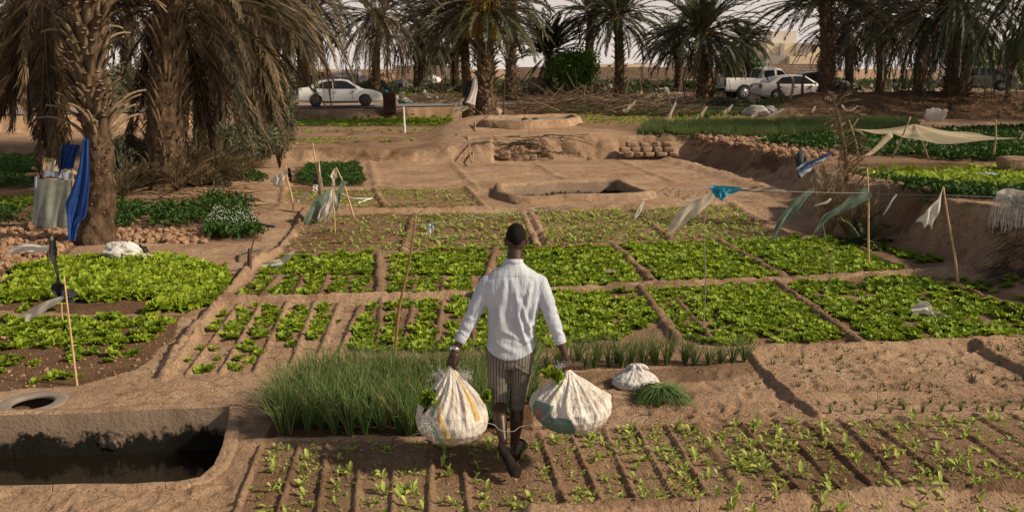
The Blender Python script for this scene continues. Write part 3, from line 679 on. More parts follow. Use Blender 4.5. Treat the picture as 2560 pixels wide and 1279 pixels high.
def fill(poly_px, z, sp, jit=0.42, dens=None, avoid=(), ax=0.06, stretch_y=1.0, seed=1, margin=0):
    """jittered rows of plant positions inside a bed"""
    r = np.random.default_rng(seed); P = GP(poly_px, z); x0, y0 = P.min(0); x1, y1 = P.max(0)
    gx, gy = np.meshgrid(np.arange(x0, x1, sp), np.arange(y0, y1, sp * stretch_y)); gx = gx.ravel(); gy = gy.ravel()
    gx = gx + r.uniform(-jit, jit, len(gx)) * sp; gy = gy + r.uniform(-jit, jit, len(gy)) * sp
    k = inside(P, gx, gy); gx, gy = gx[k], gy[k]
    if margin: k = polydist(P, gx, gy, True) > margin * (.5 + noise(gx * 2, gy * 2, 5)); gx, gy = gx[k], gy[k]
    if dens is not None: k = r.random(len(gx)) < dens(gx, gy); gx, gy = gx[k], gy[k]
    for a, b in avoid:
        A, B = G(*a, z)[:2], G(*b, z)[:2]; k = segdist(A, B, gx, gy) > ax; gx, gy = gx[k], gy[k]
    return np.stack([gx, gy, hfun(gx, gy)], -1) if len(gx) else np.zeros((0, 3))

# ---- lettuce beds
RA = [((r[0]), (r[1])) for r in ROWA]
gap1 = [((955, 750), (945, 860)), ((1040, 750), (1010, 860)), ((1110, 750), (1090, 860)), ((1185, 750), (1185, 860))]
gap2 = [((x0, 690), (x1, 742)) for x0, x1 in ((700, 652), (760, 735), (820, 800), (880, 868), (1040, 1030), (1110, 1105), (1180, 1185))]
def dn(th, sc=1.6, seed=4): return lambda x, y: (fbm(x * sc, y * sc, seed, 3) > th) * 1.0
LB = [  # polygon, spacing, density threshold, scale, avoid, brightness, words for the bed
    ([(858, 884), (906, 768), (1062, 745), (1592, 724), (1660, 800), (1560, 850), (1345, 884), (1000, 884)], 0.135, 0.26, 1.0, gap1, 1.0),
    ([(1612, 722), (1932, 709), (2142, 860), (1870, 869), (1720, 862), (1650, 790)], 0.135, 0.27, 1.0, [((1690, 750), (1790, 860))], 0.95),
    ([(1952, 706), (2282, 694), (2560, 792), (2760, 850), (2170, 858)], 0.135, 0.27, 1.0, [((2110, 700), (2330, 850))], 0.85),
    ([(2310, 697), (2420, 700), (2620, 760), (2640, 800), (2480, 760)], 0.16, 0.40, 0.95, [], 0.7),
    ([(498, 852), (552, 770), (850, 757), (858, 846), (760, 856)], 0.125, 0.22, 0.85, RA, 1.0),
    ([(420, 938), (500, 852), (800, 850), (730, 905), (690, 930)], 0.17, 0.42, 0.8, RA, 1.0),
    ([(640, 690), (700, 642), (942, 634), (938, 690)], 0.14, 0.10, 1.05, [], 1.0),
    ([(572, 748), (640, 692), (938, 690), (934, 738)], 0.14, 0.20, 0.85, gap2, 0.95),
    ([(966, 690), (968, 640), (1236, 624), (1206, 692)], 0.14, 0.08, 1.1, [], 1.0),
    ([(970, 740), (968, 692), (1208, 692), (1195, 734)], 0.14, 0.20, 0.95, gap2, 0.95),
    ([(1250, 626), (1528, 617), (1628, 712), (1385, 722), (1210, 735)], 0.14, 0.16, 1.05, [], 1.0),
    ([(1540, 611), (1790, 605), (1962, 696), (1655, 708)], 0.135, 0.10, 1.05, [], 1.0),
    ([(1802, 604), (2088, 598), (2272, 684), (1992, 696)], 0.14, 0.10, 1.1, [], 0.85),
    ([(2104, 602), (2200, 606), (2368, 660), (2296, 664)], 0.16, 0.2, 1.0, [], 0.6),
]
LL = [
    ([(18, 752), (45, 682), (150, 664), (330, 656), (400, 650), (520, 668), (572, 706), (540, 757), (470, 775), (385, 784), (400, 742), (250, 752)], 0.125, 0.0, 1.75, [], 1.0),
    ([(-300, 890), (-300, 800), (0, 796), (340, 790), (452, 795), (372, 856), (200, 868)], 0.15, 0.30, 1.0, [], 0.95),
    ([(-300, 975), (-300, 895), (200, 870), (372, 860), (300, 922), (180, 955), (0, 970)], 0.19, 0.40, 0.85, [], 0.95),
    ([(38, 780), (60, 762), (150, 768), (120, 785)], 0.16, 0.2, 0.9, [], 0.7),
]
allp = []; alls = []; allb = []; bedi = []
for i, (pp, sp, th, sc, av, br) in enumerate(LB + LL):
    p = fill(pp, 0.0, sp * .86, dens=dn(th + (-.03 if i == 2 else .02 if i < 14 else .0), 2.6, 40 + i), avoid=av, ax=0.055, seed=20 + i, margin=.05 if i < 14 else .02)
    p[:, 2] += 0.0; r = np.random.default_rng(i)
    allp.append(p); alls.append(sc * r.uniform(0.65, 1.2, len(p)) * (.93 if i < 14 else 1.0)); allb.append(br * r.uniform(0.5, 1.3, len(p)))
    qx, qy = (np.quantile(p[:, 0], [.33, .67]), np.quantile(p[:, 1], [.33, .67])) if len(p) else ((0, 0), (0, 0))
    bedi += [(i, ('near' if q[1] < qy[0] else 'middle' if q[1] < qy[1] else 'far') + ' ' + ('left' if q[0] < qx[0] else 'centre' if q[0] < qx[1] else 'right')) for q in p]
allp = np.concatenate(allp); alls = np.concatenate(alls); allb = np.concatenate(allb)
# the 300 largest in view stand as plants of their own
vis = (np.abs(allp[:, 0] / allp[:, 1]) < 0.60)
order = np.argsort(np.where(vis, allp[:, 1] / alls, 1e9)); ind = order[:300]; rest = order[300:]
LM = []
for i, t_ in enumerate(LET):
    o = t_.build('lettuce', M['lettuce']); LM.append(o.data); bpy.data.objects.remove(o)
BEDW = ['bed just behind the onion block', 'bed right of the man beyond the onion row', 'large bed with the crumpled white rag', 'sparse strip at the far right', 'furrowed bed left of the onion block',
        'thin front rows of the furrowed left bed', 'back bed with the draped white rag', 'furrowed part of the back left bed', 'back bed crossed by the long brown cane', 'furrowed part behind the long brown cane',
        'back bed right of the man', 'second back bed right of the man', 'third back bed at the upright cane', 'dark strip below the right bank', 'thick bed behind the crooked stick', 'bed above the half buried tyre', 'sparse front rows above the half buried tyre', 'small patch under the white plastic strip']
def lab_lettuce(k):
    i, w = bedi[k]; return 'bright green lettuce in the %s part of the %s' % (w, BEDW[i]), 'lettuces, %s, %s part' % (BEDW[i], w)
for j, k in enumerate(ind):
    o = bpy.data.objects.new('lettuce', LM[j % len(LM)]); COL.objects.link(o); p = allp[k]; o.location = tuple(p); s = alls[k]; o.scale = (s, s, s)
    o.rotation_euler = (rng.normal(0, .12), rng.normal(0, .12), rng.uniform(0, 6.28)); l, g = lab_lettuce(k); tag(o, l, 'lettuce', g)
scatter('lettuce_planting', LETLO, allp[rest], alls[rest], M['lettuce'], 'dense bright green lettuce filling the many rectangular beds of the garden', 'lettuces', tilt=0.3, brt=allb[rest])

# ---- pale seedlings
sp_all = []; ss = []
p = fill([(600, 1290), (660, 1110), (1000, 1106), (1340, 1082), (1940, 1056), (2560, 1038), (2760, 1034), (2860, 1190), (2560, 1226), (1700, 1258), (1400, 1284)], 0, 0.066,
         dens=lambda x, y: 0.26 + 0.70 * (fbm(x * 2.2, y * 2.2, 7, 3) > 0.42) * np.clip((fbm(x * .6, y * .6, 9, 2)) * 1.6, 0, 1), avoid=[r for r in ROW0], ax=0.035, seed=3)
foot = G(1285, 1185)[:2]; p = p[np.hypot(p[:, 0] - foot[0], p[:, 1] - foot[1]) > 0.22]
r = np.random.default_rng(5); s = r.uniform(0.45, 1.2, len(p)) * np.where(p[:, 0] > 0.8, 1.1, 1.0); sp_all.append(p); ss.append(s)
p = fill([(1700, 1300), (1700, 1268), (2560, 1240), (2860, 1228), (2860, 1300)], 0, 0.13, dens=lambda x, y: 0.7 + 0 * x, seed=4); sp_all.append(p); ss.append(r.uniform(0.9, 1.4, len(p)))
FP = [[(722, 630), (764, 542), (1028, 538), (1006, 630)], [(1042, 538), (1298, 533), (1332, 620), (1014, 630)], [(1340, 532), (1588, 527), (1672, 604), (1372, 614)], [(1600, 527), (1826, 515), (1958, 597), (1692, 604)],
      [(714, 528), (717, 482), (930, 478), (957, 522)], [(944, 477), (1160, 472), (1204, 518), (970, 523)]]
for i, q in enumerate(FP):
    d_ = [0.55, 0.9, 1.3, 1.4, 0.9, 0.8][i]
    p = fill(q, 0, 0.125, stretch_y=1.6, dens=lambda x, y: d_ * np.clip(fbm(x * 1.1, y * 1.1, 13, 3) * 2.2, 0, 1.1), seed=60 + i); sp_all.append(p); ss.append(r.uniform(1.1, 1.9, len(p)) * (1.2 if i in (1, 2, 3) else 1))
sp_all = np.concatenate(sp_all); ss = np.concatenate(ss)
vis = (np.abs(sp_all[:, 0] / sp_all[:, 1]) < 0.60) & (sp_all[:, 1] > 5.0)
order = np.argsort(np.where(vis, sp_all[:, 1] / ss, 1e9)); ind = order[:300]; rest = order[300:]
SM = []
for i, t_ in enumerate(SEED):
    o = t_.build('lettuce_seedling', M['seedling']); SM.append(o.data); bpy.data.objects.remove(o)
for j, k in enumerate(ind):
    o = bpy.data.objects.new('lettuce_seedling', SM[(j * 7) % len(SM)]); COL.objects.link(o); o.location = tuple(sp_all[k]); s = ss[k]; o.scale = (s, s, s)
    o.rotation_euler = (rng.normal(0, .15), rng.normal(0, .15), rng.uniform(0, 6.28))
    X_, Y_ = sp_all[k][:2]; st_ = sum(1 for A_, B_ in ROW0 if (lambda g0, g1: X_ > g0[0] + (g1[0] - g0[0]) * (Y_ - g0[1]) / (g1[1] - g0[1]))(G(*A_), G(*B_)))
    WN = ['zeroth', 'first', 'second', 'third', 'fourth', 'fifth', 'sixth', 'seventh', 'eighth', 'ninth', 'tenth', 'eleventh', 'twelfth', 'thirteenth', 'fourteenth', 'fifteenth', 'sixteenth', 'seventeenth', 'eighteenth', 'nineteenth', 'twentieth', 'twenty first', 'twenty second', 'last']
    end_ = 'near' if Y_ < 5.75 else 'far'
    tag(o, 'pale seedling in the nearest bed, %s end of the %s strip from the left' % (end_, WN[min(st_, 23)]), 'seedling', 'seedlings, %s end of strip %s' % (end_, WN[min(st_, 23)]))
scatter('seedling_planting', SEEDLO, sp_all[rest], ss[rest], M['seedling'], 'small pale seedlings set out along the fine furrows of the nursery beds', 'seedlings')

# ---- onions
OM = []
for i, t_ in enumerate(ONI):
    o = t_.build('onion_plant', M['onion']); OM.append(o.data); bpy.data.objects.remove(o)
def put_onions(P, S, label, group):
    for j, p in enumerate(P):
        o = bpy.data.objects.new('onion_plant', OM[int(rng.integers(0, len(OM)))]); COL.objects.link(o); o.location = tuple(p); s = float(S[j]); o.scale = (s, s, s * rng.uniform(.9, 1.1))
        o.rotation_euler = (rng.normal(0, .07), rng.normal(-0.06, .07), rng.uniform(0, 6.28)); tag(o, label, 'onion', group)
p = fill([(662, 1088), (690, 1035), (735, 985), (790, 955), (1240, 940), (1335, 935), (1330, 1040), (1245, 1068), (1240, 1085), (1000, 1090)], 0, 0.118, jit=0.40, seed=8)
p = p[:260]; fy = G(900, 1052)[1]; by = G(900, 1000)[1]; mx_ = np.quantile(p[:, 0], [.25, .5, .75])
for dep_, c_ in (('front', p[:, 1] < fy), ('middle', (p[:, 1] >= fy) & (p[:, 1] < by)), ('back', p[:, 1] >= by)):
    for j_, sd_ in enumerate(('far left', 'left centre', 'right centre', 'far right')):
        q = p[c_ & (np.searchsorted(mx_, p[:, 0]) == j_)]; put_onions(q, rng.uniform(0.85, 1.2, len(q)), 'tall green onion plant in the %s rows, %s of the thick onion block' % (dep_, sd_), 'onion block, %s rows, %s' % (dep_, sd_))
pp = []
for x in np.linspace(1362, 1860, 17):
    pp.append(gz(x + rng.uniform(-9, 9), 925 - (x - 1362) * 0.04 + rng.uniform(-4, 4)))
for x in np.linspace(1350, 1720, 9): pp.append(gz(x + rng.uniform(-9, 9), 905 + rng.uniform(-6, 6)))
put_onions(pp, rng.uniform(0.75, 1.0, len(pp)), 'spiky onion plant in the single row between the white ground sack and the lettuce', 'onions in the single row')
pp = [gz(x + rng.uniform(-12, 12), 1030 - (x - 2060) * 0.008 + rng.uniform(-5, 5)) for x in np.linspace(2070, 2640, 15)]
put_onions(pp, rng.uniform(0.22, 0.36, len(pp)), 'short cut onion tuft at the near edge of the bare bed on the right', 'short onion tufts')

# weeds and stubble on the bare beds, trampled leaves
tuft = [tpl_arrays(onion_tpl(600 + i, 7, 0.07, 1.6, 3, 0.003)) for i in range(4)]; herb = []
def herb_tpl(seed, n=14, R=0.1, H=0.16, ls=0.03):
    r = np.random.default_rng(seed); mb = MB()
    for i in range(n):
        a = r.uniform(0, 6.28); rr = R * math.sqrt(r.random()); h = H * r.uniform(.35, 1) * (1 - .4 * rr / R); c = np.array([rr * math.cos(a), rr * math.sin(a), h])
        n1 = r.normal(size=3); n1 /= np.linalg.norm(n1); n2 = np.cross(n1, r.normal(size=3)); n2 /= np.linalg.norm(n2); s = ls * r.uniform(.6, 1.3)
        mb.add(np.array([c - n1 * s, c + n2 * s * .55, c + n1 * s, c - n2 * s * .55]), [(0, 1, 2, 3)], tint=np.clip(r.uniform(0.0, 1.0) * (.4 + .6 * h / H), 0, 1))
    return mb
HERB = [tpl_arrays(herb_tpl(700 + i, 46, .12, .2, .026)) for i in range(6)]
HERBF = [tpl_arrays(herb_tpl(720 + i, 26, .2, .22, .055)) for i in range(6)]
GRASS = [tpl_arrays(onion_tpl(740 + i, 26, .34, .5, 3, .008)) for i in range(5)]
q = []
q.append(fill([(1350, 950), (1880, 930), (1990, 1010), (1930, 1045), (1350, 1068)], 0, 0.13, dens=lambda x, y: 0.5 * (fbm(x * 2, y * 2, 5, 3) > .45), seed=9))
q.append(fill([(1900, 885), (2430, 865), (2700, 960), (2700, 1025), (2060, 1030), (1990, 985)], 0, 0.12, stretch_y=1.7, dens=lambda x, y: 0.9 * (fbm(x * 2, y * 2, 5, 3) > .34), seed=10))
q.append(fill([(2450, 862), (2700, 858), (2700, 940), (2600, 935)], 0, 0.10, dens=lambda x, y: 0.8 + 0 * x, seed=11))
q.append(fill([(1700, 500), (1600, 475), (1680, 470), (1760, 490)], 0, 0.22, seed=12))
WT = tpl_arrays(herb_tpl(777, 14, .06, .035, .014)); q = np.concatenate(q); scatter('weed_cover', tuft + [WT, WT, WT], q, rng.uniform(0.5, 1.2, len(q)), M['herb'], 'low sprouting weeds and stubble scattered over the bare sandy beds', 'weeds', tilt=.4)

def herbs(name, polys, tp, mat, label, cat, sp, sc=1.0, seed=0):
    P = []
    for i, (pp, z) in enumerate(polys): P.append(fill(pp, z, sp, dens=lambda x, y: 0.95 * (fbm(x * 1.1, y * 1.1, seed + i, 3) > .24), seed=seed + i))
    P = np.concatenate(P); r = np.random.default_rng(seed); return scatter(name, tp, P, sc * r.uniform(.8, 1.2, len(P)), mat, label, cat)
herbs('parsley_patch', [([(600, 470), (615, 458), (650, 460), (665, 472), (620, 476)], 0), ([(728, 462), (760, 440), (770, 420), (895, 415), (910, 464), (800, 472)], 0)], HERB, M['herb'],
      'dark green parsley in two small plots beside the flagged canes, left of the bare field', 'parsley', .15, 1.0, 5)
herbs('parsley_patch', [([(-60, 470), (-60, 398), (90, 400), (88, 472)], 0), ([(-60, 572), (-60, 540), (90, 542), (90, 568)], 0)], HERB, M['herb'], 'shaded dark green herbs in the plots at the left edge behind the grey green cloth', 'parsley', .2, 1.4, 6)
herbs('parsley_patch', [([(285, 580), (290, 548), (400, 552), (505, 552), (510, 575)], 0), ([(505, 556), (520, 532), (615, 540), (610, 560)], 0)], HERB, M['herb'], 'clumpy dark green herbs in a strip right of the tall bare palm trunk', 'parsley', .15, 1.25, 7)
o = herbs('flowering_herb_patch', [([(522, 600), (535, 565), (640, 572), (650, 600)], 0)], HERB, M['herb'], 'dark green herb plot dotted with tiny white flowers, at the end of the herb strip', 'herbs', .12, 1.45, 8)
q = fill([(522, 596), (535, 562), (640, 570), (650, 596)], 0, 0.05, dens=lambda x, y: .5 + 0 * x, seed=14); mb = MB()
for p in q:
    h = rng.uniform(.22, .34); sphere(mb, p + [0, 0, h], 0.008, 4, 5)
fl = mb.build('flower', M['whiteplastic']); fl['kind'] = 'stuff'; fl.parent = o; fl.matrix_parent_inverse = Matrix.Translation(o.location).inverted()
# upper terraces
herbs('parsley_patch', [([(1880, 352), (2110, 335), (2560, 320), (2800, 325), (2800, 392), (2400, 388), (2230, 376), (2100, 372)], .78)], HERBF, M['herb'], 'wide dark green herb field under the pale net canopy on the right', 'parsley', .24, 1.2, 15)
herbs('onion_field', [([(1590, 336), (1620, 316), (2150, 305), (2300, 312), (2280, 330), (2120, 338), (1900, 344)], .72)], GRASS, M['onion'], 'dark feathery onion strip behind the crumbly soil in front of the far right bank', 'onions', .2, .9, 16)
herbs('onion_field', [([(1350, 290), (1400, 280), (1700, 270), (1960, 272), (1960, 286), (1700, 292)], .75)], GRASS, M['onion'], 'grassy green strip of onions in the distance in front of the brushwood and the road', 'onions', .28, .9, 17)
herbs('herb_border', [([(2190, 462), (2260, 470), (2480, 480), (2560, 492), (2900, 500), (2900, 545), (2560, 512), (2300, 492)], .8)], HERBF, M['herb'], 'dark leafy border on the edge of the raised lettuce terrace at right', 'herbs', .17, .95, 18)
tl = []; tsz = []
for pp, z, sp, sc in (([(2120, 405), (2560, 398), (2900, 400), (2900, 490), (2500, 478), (2260, 455)], .8, .2, 1.25), ([(742, 316), (748, 297), (1130, 295), (1125, 315)], .35, .34, 1.3), ([(740, 332), (745, 322), (1120, 322), (1110, 332)], .35, .5, .8),
                     ([(700, 360), (740, 343), (1060, 346), (1050, 356)], .35, .5, .8), ([(-50, 384), (-50, 373), (125, 374), (125, 383)], .3, .3, 1.3), ([(-60, 530), (-60, 497), (88, 497), (88, 530)], 0, .17, 1.1),
                     ([(1430, 313), (1440, 292), (1880, 288), (2020, 300), (2000, 318)], .75, .42, 1.0), ([(700, 352), (730, 346), (860, 350), (850, 360)], .35, .3, .8)):
    p = fill(pp, z, sp, seed=int(sp * 100 + len(tl)), stretch_y=1.0 if sp < .4 else 1.8); p = p[p[:, 2] < z + .2]; tl.append(p); tsz.append(rng.uniform(.85, 1.2, len(p)) * sc * (1.35 if sp > .25 else 1.1))
tl = np.concatenate(tl); tsz = np.concatenate(tsz)
scatter('lettuce_planting', LETTINY, tl, tsz, M['lettuce'], 'bright lime green lettuce rows on the raised terraces at the back and right', 'lettuces', tilt=.3, brt=rng.uniform(.7, 1.2, len(tl)))
# crumbly clods
P = []; S_ = []
for pp, z, sp, s in (([(-60, 690), (-60, 575), (150, 573), (190, 610), (120, 680)], 0, .12, .05), ([(288, 612), (292, 580), (525, 580), (520, 608)], 0, .12, .05), ([(1720, 346), (1800, 338), (2095, 360), (2110, 388), (2000, 398), (1900, 372)], .66, .2, .085), ([(300, 545), (400, 500), (600, 480), (640, 540), (520, 545)], .2, .22, .03)):
    p = fill(pp, z, sp, seed=int(sp * 100)); P.append(p); S_.append(rng.uniform(.4, 1.5, len(p)) * s)
P = np.concatenate(P); S_ = np.concatenate(S_)
cl = []
for i in range(5):
    mb = MB(); sphere(mb, (0, 0, .2), (1, 1.2, .75), 6, 8, jit=.5, seed=i); V, Q, A = tpl_arrays(mb); cl.append((V, Q, A))
scatter('clods', cl, P, S_, M['clod'], 'loose brown clods on the ploughed strips and along the banks', 'clods', smooth=False)

# crumbs of earth and bits of straw on the near ground
crumb = []
for i in range(4):
    mb = MB(); sphere(mb, (0, 0, .3), (1, 1.2, .8), 4, 6, jit=.5, seed=i); V, Q, A = tpl_arrays(mb); crumb.append((V, Q, A))
P = []; S_ = []
for pp, sp, s0 in (([(600, 1290), (655, 1105), (2560, 1035), (2800, 1035), (2900, 1290)], .042, .005), ([(0, 1290), (0, 1225), (500, 1215), (600, 1290)], .06, .005), ([(0, 1030), (420, 960), (740, 900), (660, 1080), (600, 1200), (590, 1020)], .075, .0045),
                   ([(1345, 1070), (1345, 940), (2560, 860), (2800, 860), (2800, 1035)], .065, .006), ([(560, 760), (905, 765), (2600, 780), (2600, 860), (430, 940)], .10, .008), ([(0, 980), (0, 790), (450, 790), (400, 930)], .075, .009), ([(700, 540), (1960, 520), (1960, 600), (720, 630)], .12, .011)):
    p = fill(pp, 0, sp, dens=lambda x, y: .75 * (fbm(x * 3, y * 3, 2, 3) > .36), seed=int(sp * 1000)); P.append(p); S_.append(s0 * np.random.default_rng(2).lognormal(0, .45, len(p)))
P = np.concatenate(P); S_ = np.concatenate(S_); k_ = ~(inside(T1, P[:, 0], P[:, 1]) | (polydist(T1, P[:, 0], P[:, 1], True) < .06)); P, S_ = P[k_], S_[k_]; scatter('earth_crumbs', crumb, P, S_, M['clod'], 'small crumbs of earth strewn over the beds and paths in the foreground', 'earth crumbs', smooth=False)
straw = []
for i in range(3):
    mb = MB(); r = np.random.default_rng(i); q = np.linspace(0, 1, 4)[:, None]; tube(mb, np.array([1, 0, 0]) * q + np.array([0, 1, 0]) * np.sin(q * 2.5) * r.uniform(-.2, .2) + [0, 0, .04], .035, 3, cap=False, tint=r.uniform(.3, 1), dry=1); straw.append(tpl_arrays(mb))
P = []
for pp, sp in (([(1345, 1070), (1345, 935), (1880, 905), (2560, 860), (2800, 860), (2800, 1035)], .085), ([(600, 1290), (655, 1105), (2560, 1035), (2800, 1290)], .12), ([(0, 1290), (0, 1225), (500, 1215), (600, 1100), (740, 900), (420, 960), (0, 1030)], .16)):
    P.append(fill(pp, 0, sp, dens=lambda x, y: .8 * (fbm(x * 2.2, y * 2.2, 12, 3) > .45), seed=int(sp * 999)))
P = np.concatenate(P); P = P[~(inside(T1, P[:, 0], P[:, 1]) | (polydist(T1, P[:, 0], P[:, 1], True) < .06))]; P[:, 2] += .004; scatter('straw_litter', straw, P, np.random.default_rng(6).uniform(.02, .075, len(P)), M['palm'], 'bits of dry straw and stem littering the bare beds and paths', 'straw', tilt=.1)

# ================================================================== palms
def palm_fronds(mb, base, n, L, e_rng, k_rng, leaf=0.42, nl=46, dry=(0.7, 1.0), tint=(0.2, 0.9), droop=0.3, az=(0, 2 * math.pi), r0=0.15, seed=0, lw=0.022, spread_z=0.5, bare=0.16, rach=0.016):
    r = np.random.default_rng(seed); base = np.asarray(base, float)
    for i in range(n):
        a = az[0] + (az[1] - az[0]) * ((i * 0.6180339) % 1.0) + r.uniform(-.12, .12); f = r.random()
        e0 = e_rng[0] + (e_rng[1] - e_rng[0]) * f; k = r.uniform(*k_rng); Lf = L * r.uniform(0.8, 1.12); m = 9
        s = np.linspace(0, 1, m); ang = e0 - k * s ** 1.4; ang = np.maximum(ang, -1.5); st = Lf / (m - 1)
        h = np.array([math.cos(a), math.sin(a), 0]); side = np.array([-math.sin(a), math.cos(a), 0])
        hx = np.concatenate([[0], np.cumsum(np.cos(ang[:-1]) * st)]); hz = np.concatenate([[0], np.cumsum(np.sin(ang[:-1]) * st)])
        bow = r.normal(0, 0.06) * Lf
        P = base + np.array([0, 0, r.uniform(-spread_z, 0)]) + h * (r0 + hx[:, None]) + np.array([0, 0, 1]) * hz[:, None] + side * (bow * s ** 2)[:, None]
        dv = float(np.clip(r.uniform(*dry), 0, 1)); tv = r.uniform(*tint)
        # rachis
        w = rach * (1.15 - s)[:, None]; up = -np.sin(ang)[:, None] * h + np.cos(ang)[:, None] * np.array([0, 0, 1])
        R = np.stack([P + side * w, P + up * w, P - side * w, P - up * w], 1).reshape(-1, 3)
        mb.add(R, grid_faces(m, 4, True), tint=min(1, tv + 0.25), dry=max(dv, .6))
        # leaflets
        q = np.linspace(bare, 1, nl) + r.normal(0, 0.006, nl); q = np.clip(q, 0, 1); q = np.concatenate([q, q]); sg = np.repeat([1, -1], nl)
        if dv > .5: kp = r.random(2 * nl) > .12; q = q[kp]; sg = sg[kp]
        p = np.stack([np.interp(q, s, P[:, c]) for c in range(3)], -1); an = np.interp(q, s, ang)[:, None]
        T = np.cos(an) * h + np.sin(an) * np.array([0, 0, 1]); U = -np.sin(an) * h + np.cos(an) * np.array([0, 0, 1])
        opn = (0.95 - 0.55 * q)[:, None] * r.uniform(.75, 1.1); d = T * (0.75 + .3 * q[:, None]) + side * sg[:, None] * opn + U * 0.28 - np.array([0, 0, 1]) * droop * r.uniform(.6, 1.3) + r.normal(0, 0.09 + .1 * dv, (len(q), 3))
        d /= np.linalg.norm(d, axis=1)[:, None]; ll = leaf * (0.45 + 0.75 * np.sin(np.clip(q * 1.05, 0, 1) * math.pi * .86 + .2)) * r.uniform(.8, 1.15, len(q)); ll = ll[:, None]
        wv = np.cross(d, U + 0.6 * side * sg[:, None] * r.choice([-1, 1])); wv /= np.linalg.norm(wv, axis=1)[:, None] + 1e-9; wv = wv * lw
        mid = p + d * ll * .4 - np.array([0, 0, 1]) * ll * .02; tip = p + d * ll - np.array([0, 0, 1]) * ll * droop * .45
        V = np.stack([p, mid + wv, tip, mid - wv], 1).reshape(-1, 3); nq = len(q)
        tt_ = np.clip(tv + r.normal(0, .16, nq), 0, 1)
        mb.add(V, np.arange(nq * 4).reshape(-1, 4), tint=np.repeat(tt_, 4), dry=np.clip(dv + r.normal(0, .1, nq).repeat(4), 0, 1))
def path_at(pts, f):
    pts = np.asarray(pts, float); s = np.linspace(0, 1, len(pts)); return np.array([np.interp(f, s, pts[:, c]) for c in range(3)])
def palm_trunk(pts, rad, nb, blen, bw, out, seed=0, f0=0.0, f1=1.0, curl=0.5, n=22):
    """tapered trunk with a spiral of cut leaf bases"""
    nr = 110 if len(pts) > 6 else 34
    mb = MB(); r = np.random.default_rng(seed); P = bez(pts, nr); R = np.interp(np.linspace(0, 1, nr), np.linspace(0, 1, len(rad)), rad)
    tube(mb, P, R, n, tint=0.0)
    V = mb.V[0]; ax = np.repeat(P, n, 0); v = V[:nr * n] - ax; jt = 1 + (0.5 if len(pts) > 6 else .35) * (fbm(np.arctan2(v[:, 1], v[:, 0]) * (4 if nr > 50 else 3), V[:nr * n, 2] * (9 if nr > 50 else 7), seed, 5) - .45); V[:nr * n] = ax + v * jt[:, None]
    for i in range(nb):
        f = f0 + (f1 - f0) * (i + r.uniform(-.4, .4)) / nb; f = min(max(f, 0), .999); c = path_at(P, f); rr = np.interp(f, np.linspace(0, 1, nr), R)
        a = i * 2.399 + r.normal(0, .35); o = np.array([math.cos(a), math.sin(a), 0]); s_ = np.array([-math.sin(a), math.cos(a), 0])
        L = blen * r.choice([.35, .6, .8, 1, 1.2, 1.5]) * (0.75 + .5 * f); m = 5; u = np.linspace(0, 1, m); e = math.radians(r.uniform(62, 82)) - u * out * r.uniform(.6, 1.4); st = L / (m - 1)
        hx = np.concatenate([[0], np.cumsum(np.cos(e[:-1]) * st)]); hz = np.concatenate([[0], np.cumsum(np.sin(e[:-1]) * st)])
        w = bw * (1 - .45 * u) * r.uniform(.8, 1.2); th = bw * .32 * (1 - .3 * u)
        Q = c + o * (rr * .85 + hx[:, None]) + np.array([0, 0, 1]) * hz[:, None]; nrm = -np.sin(e)[:, None] * o + np.cos(e)[:, None] * np.array([0, 0, 1])
        nrm = -nrm
        ring = np.stack([Q - s_ * w[:, None], Q + nrm * th[:, None], Q + s_ * w[:, None], Q - nrm * th[:, None] * .5], 1).reshape(-1, 3)
        mb.add(ring, np.concatenate([grid_faces(m, 4, True), [[(m - 1) * 4 + 3, (m - 1) * 4 + 2, (m - 1) * 4 + 1, (m - 1) * 4]]]), tint=np.repeat(np.clip(u * .9 * r.uniform(.3, 1.1), 0, 1), 4))
    return mb
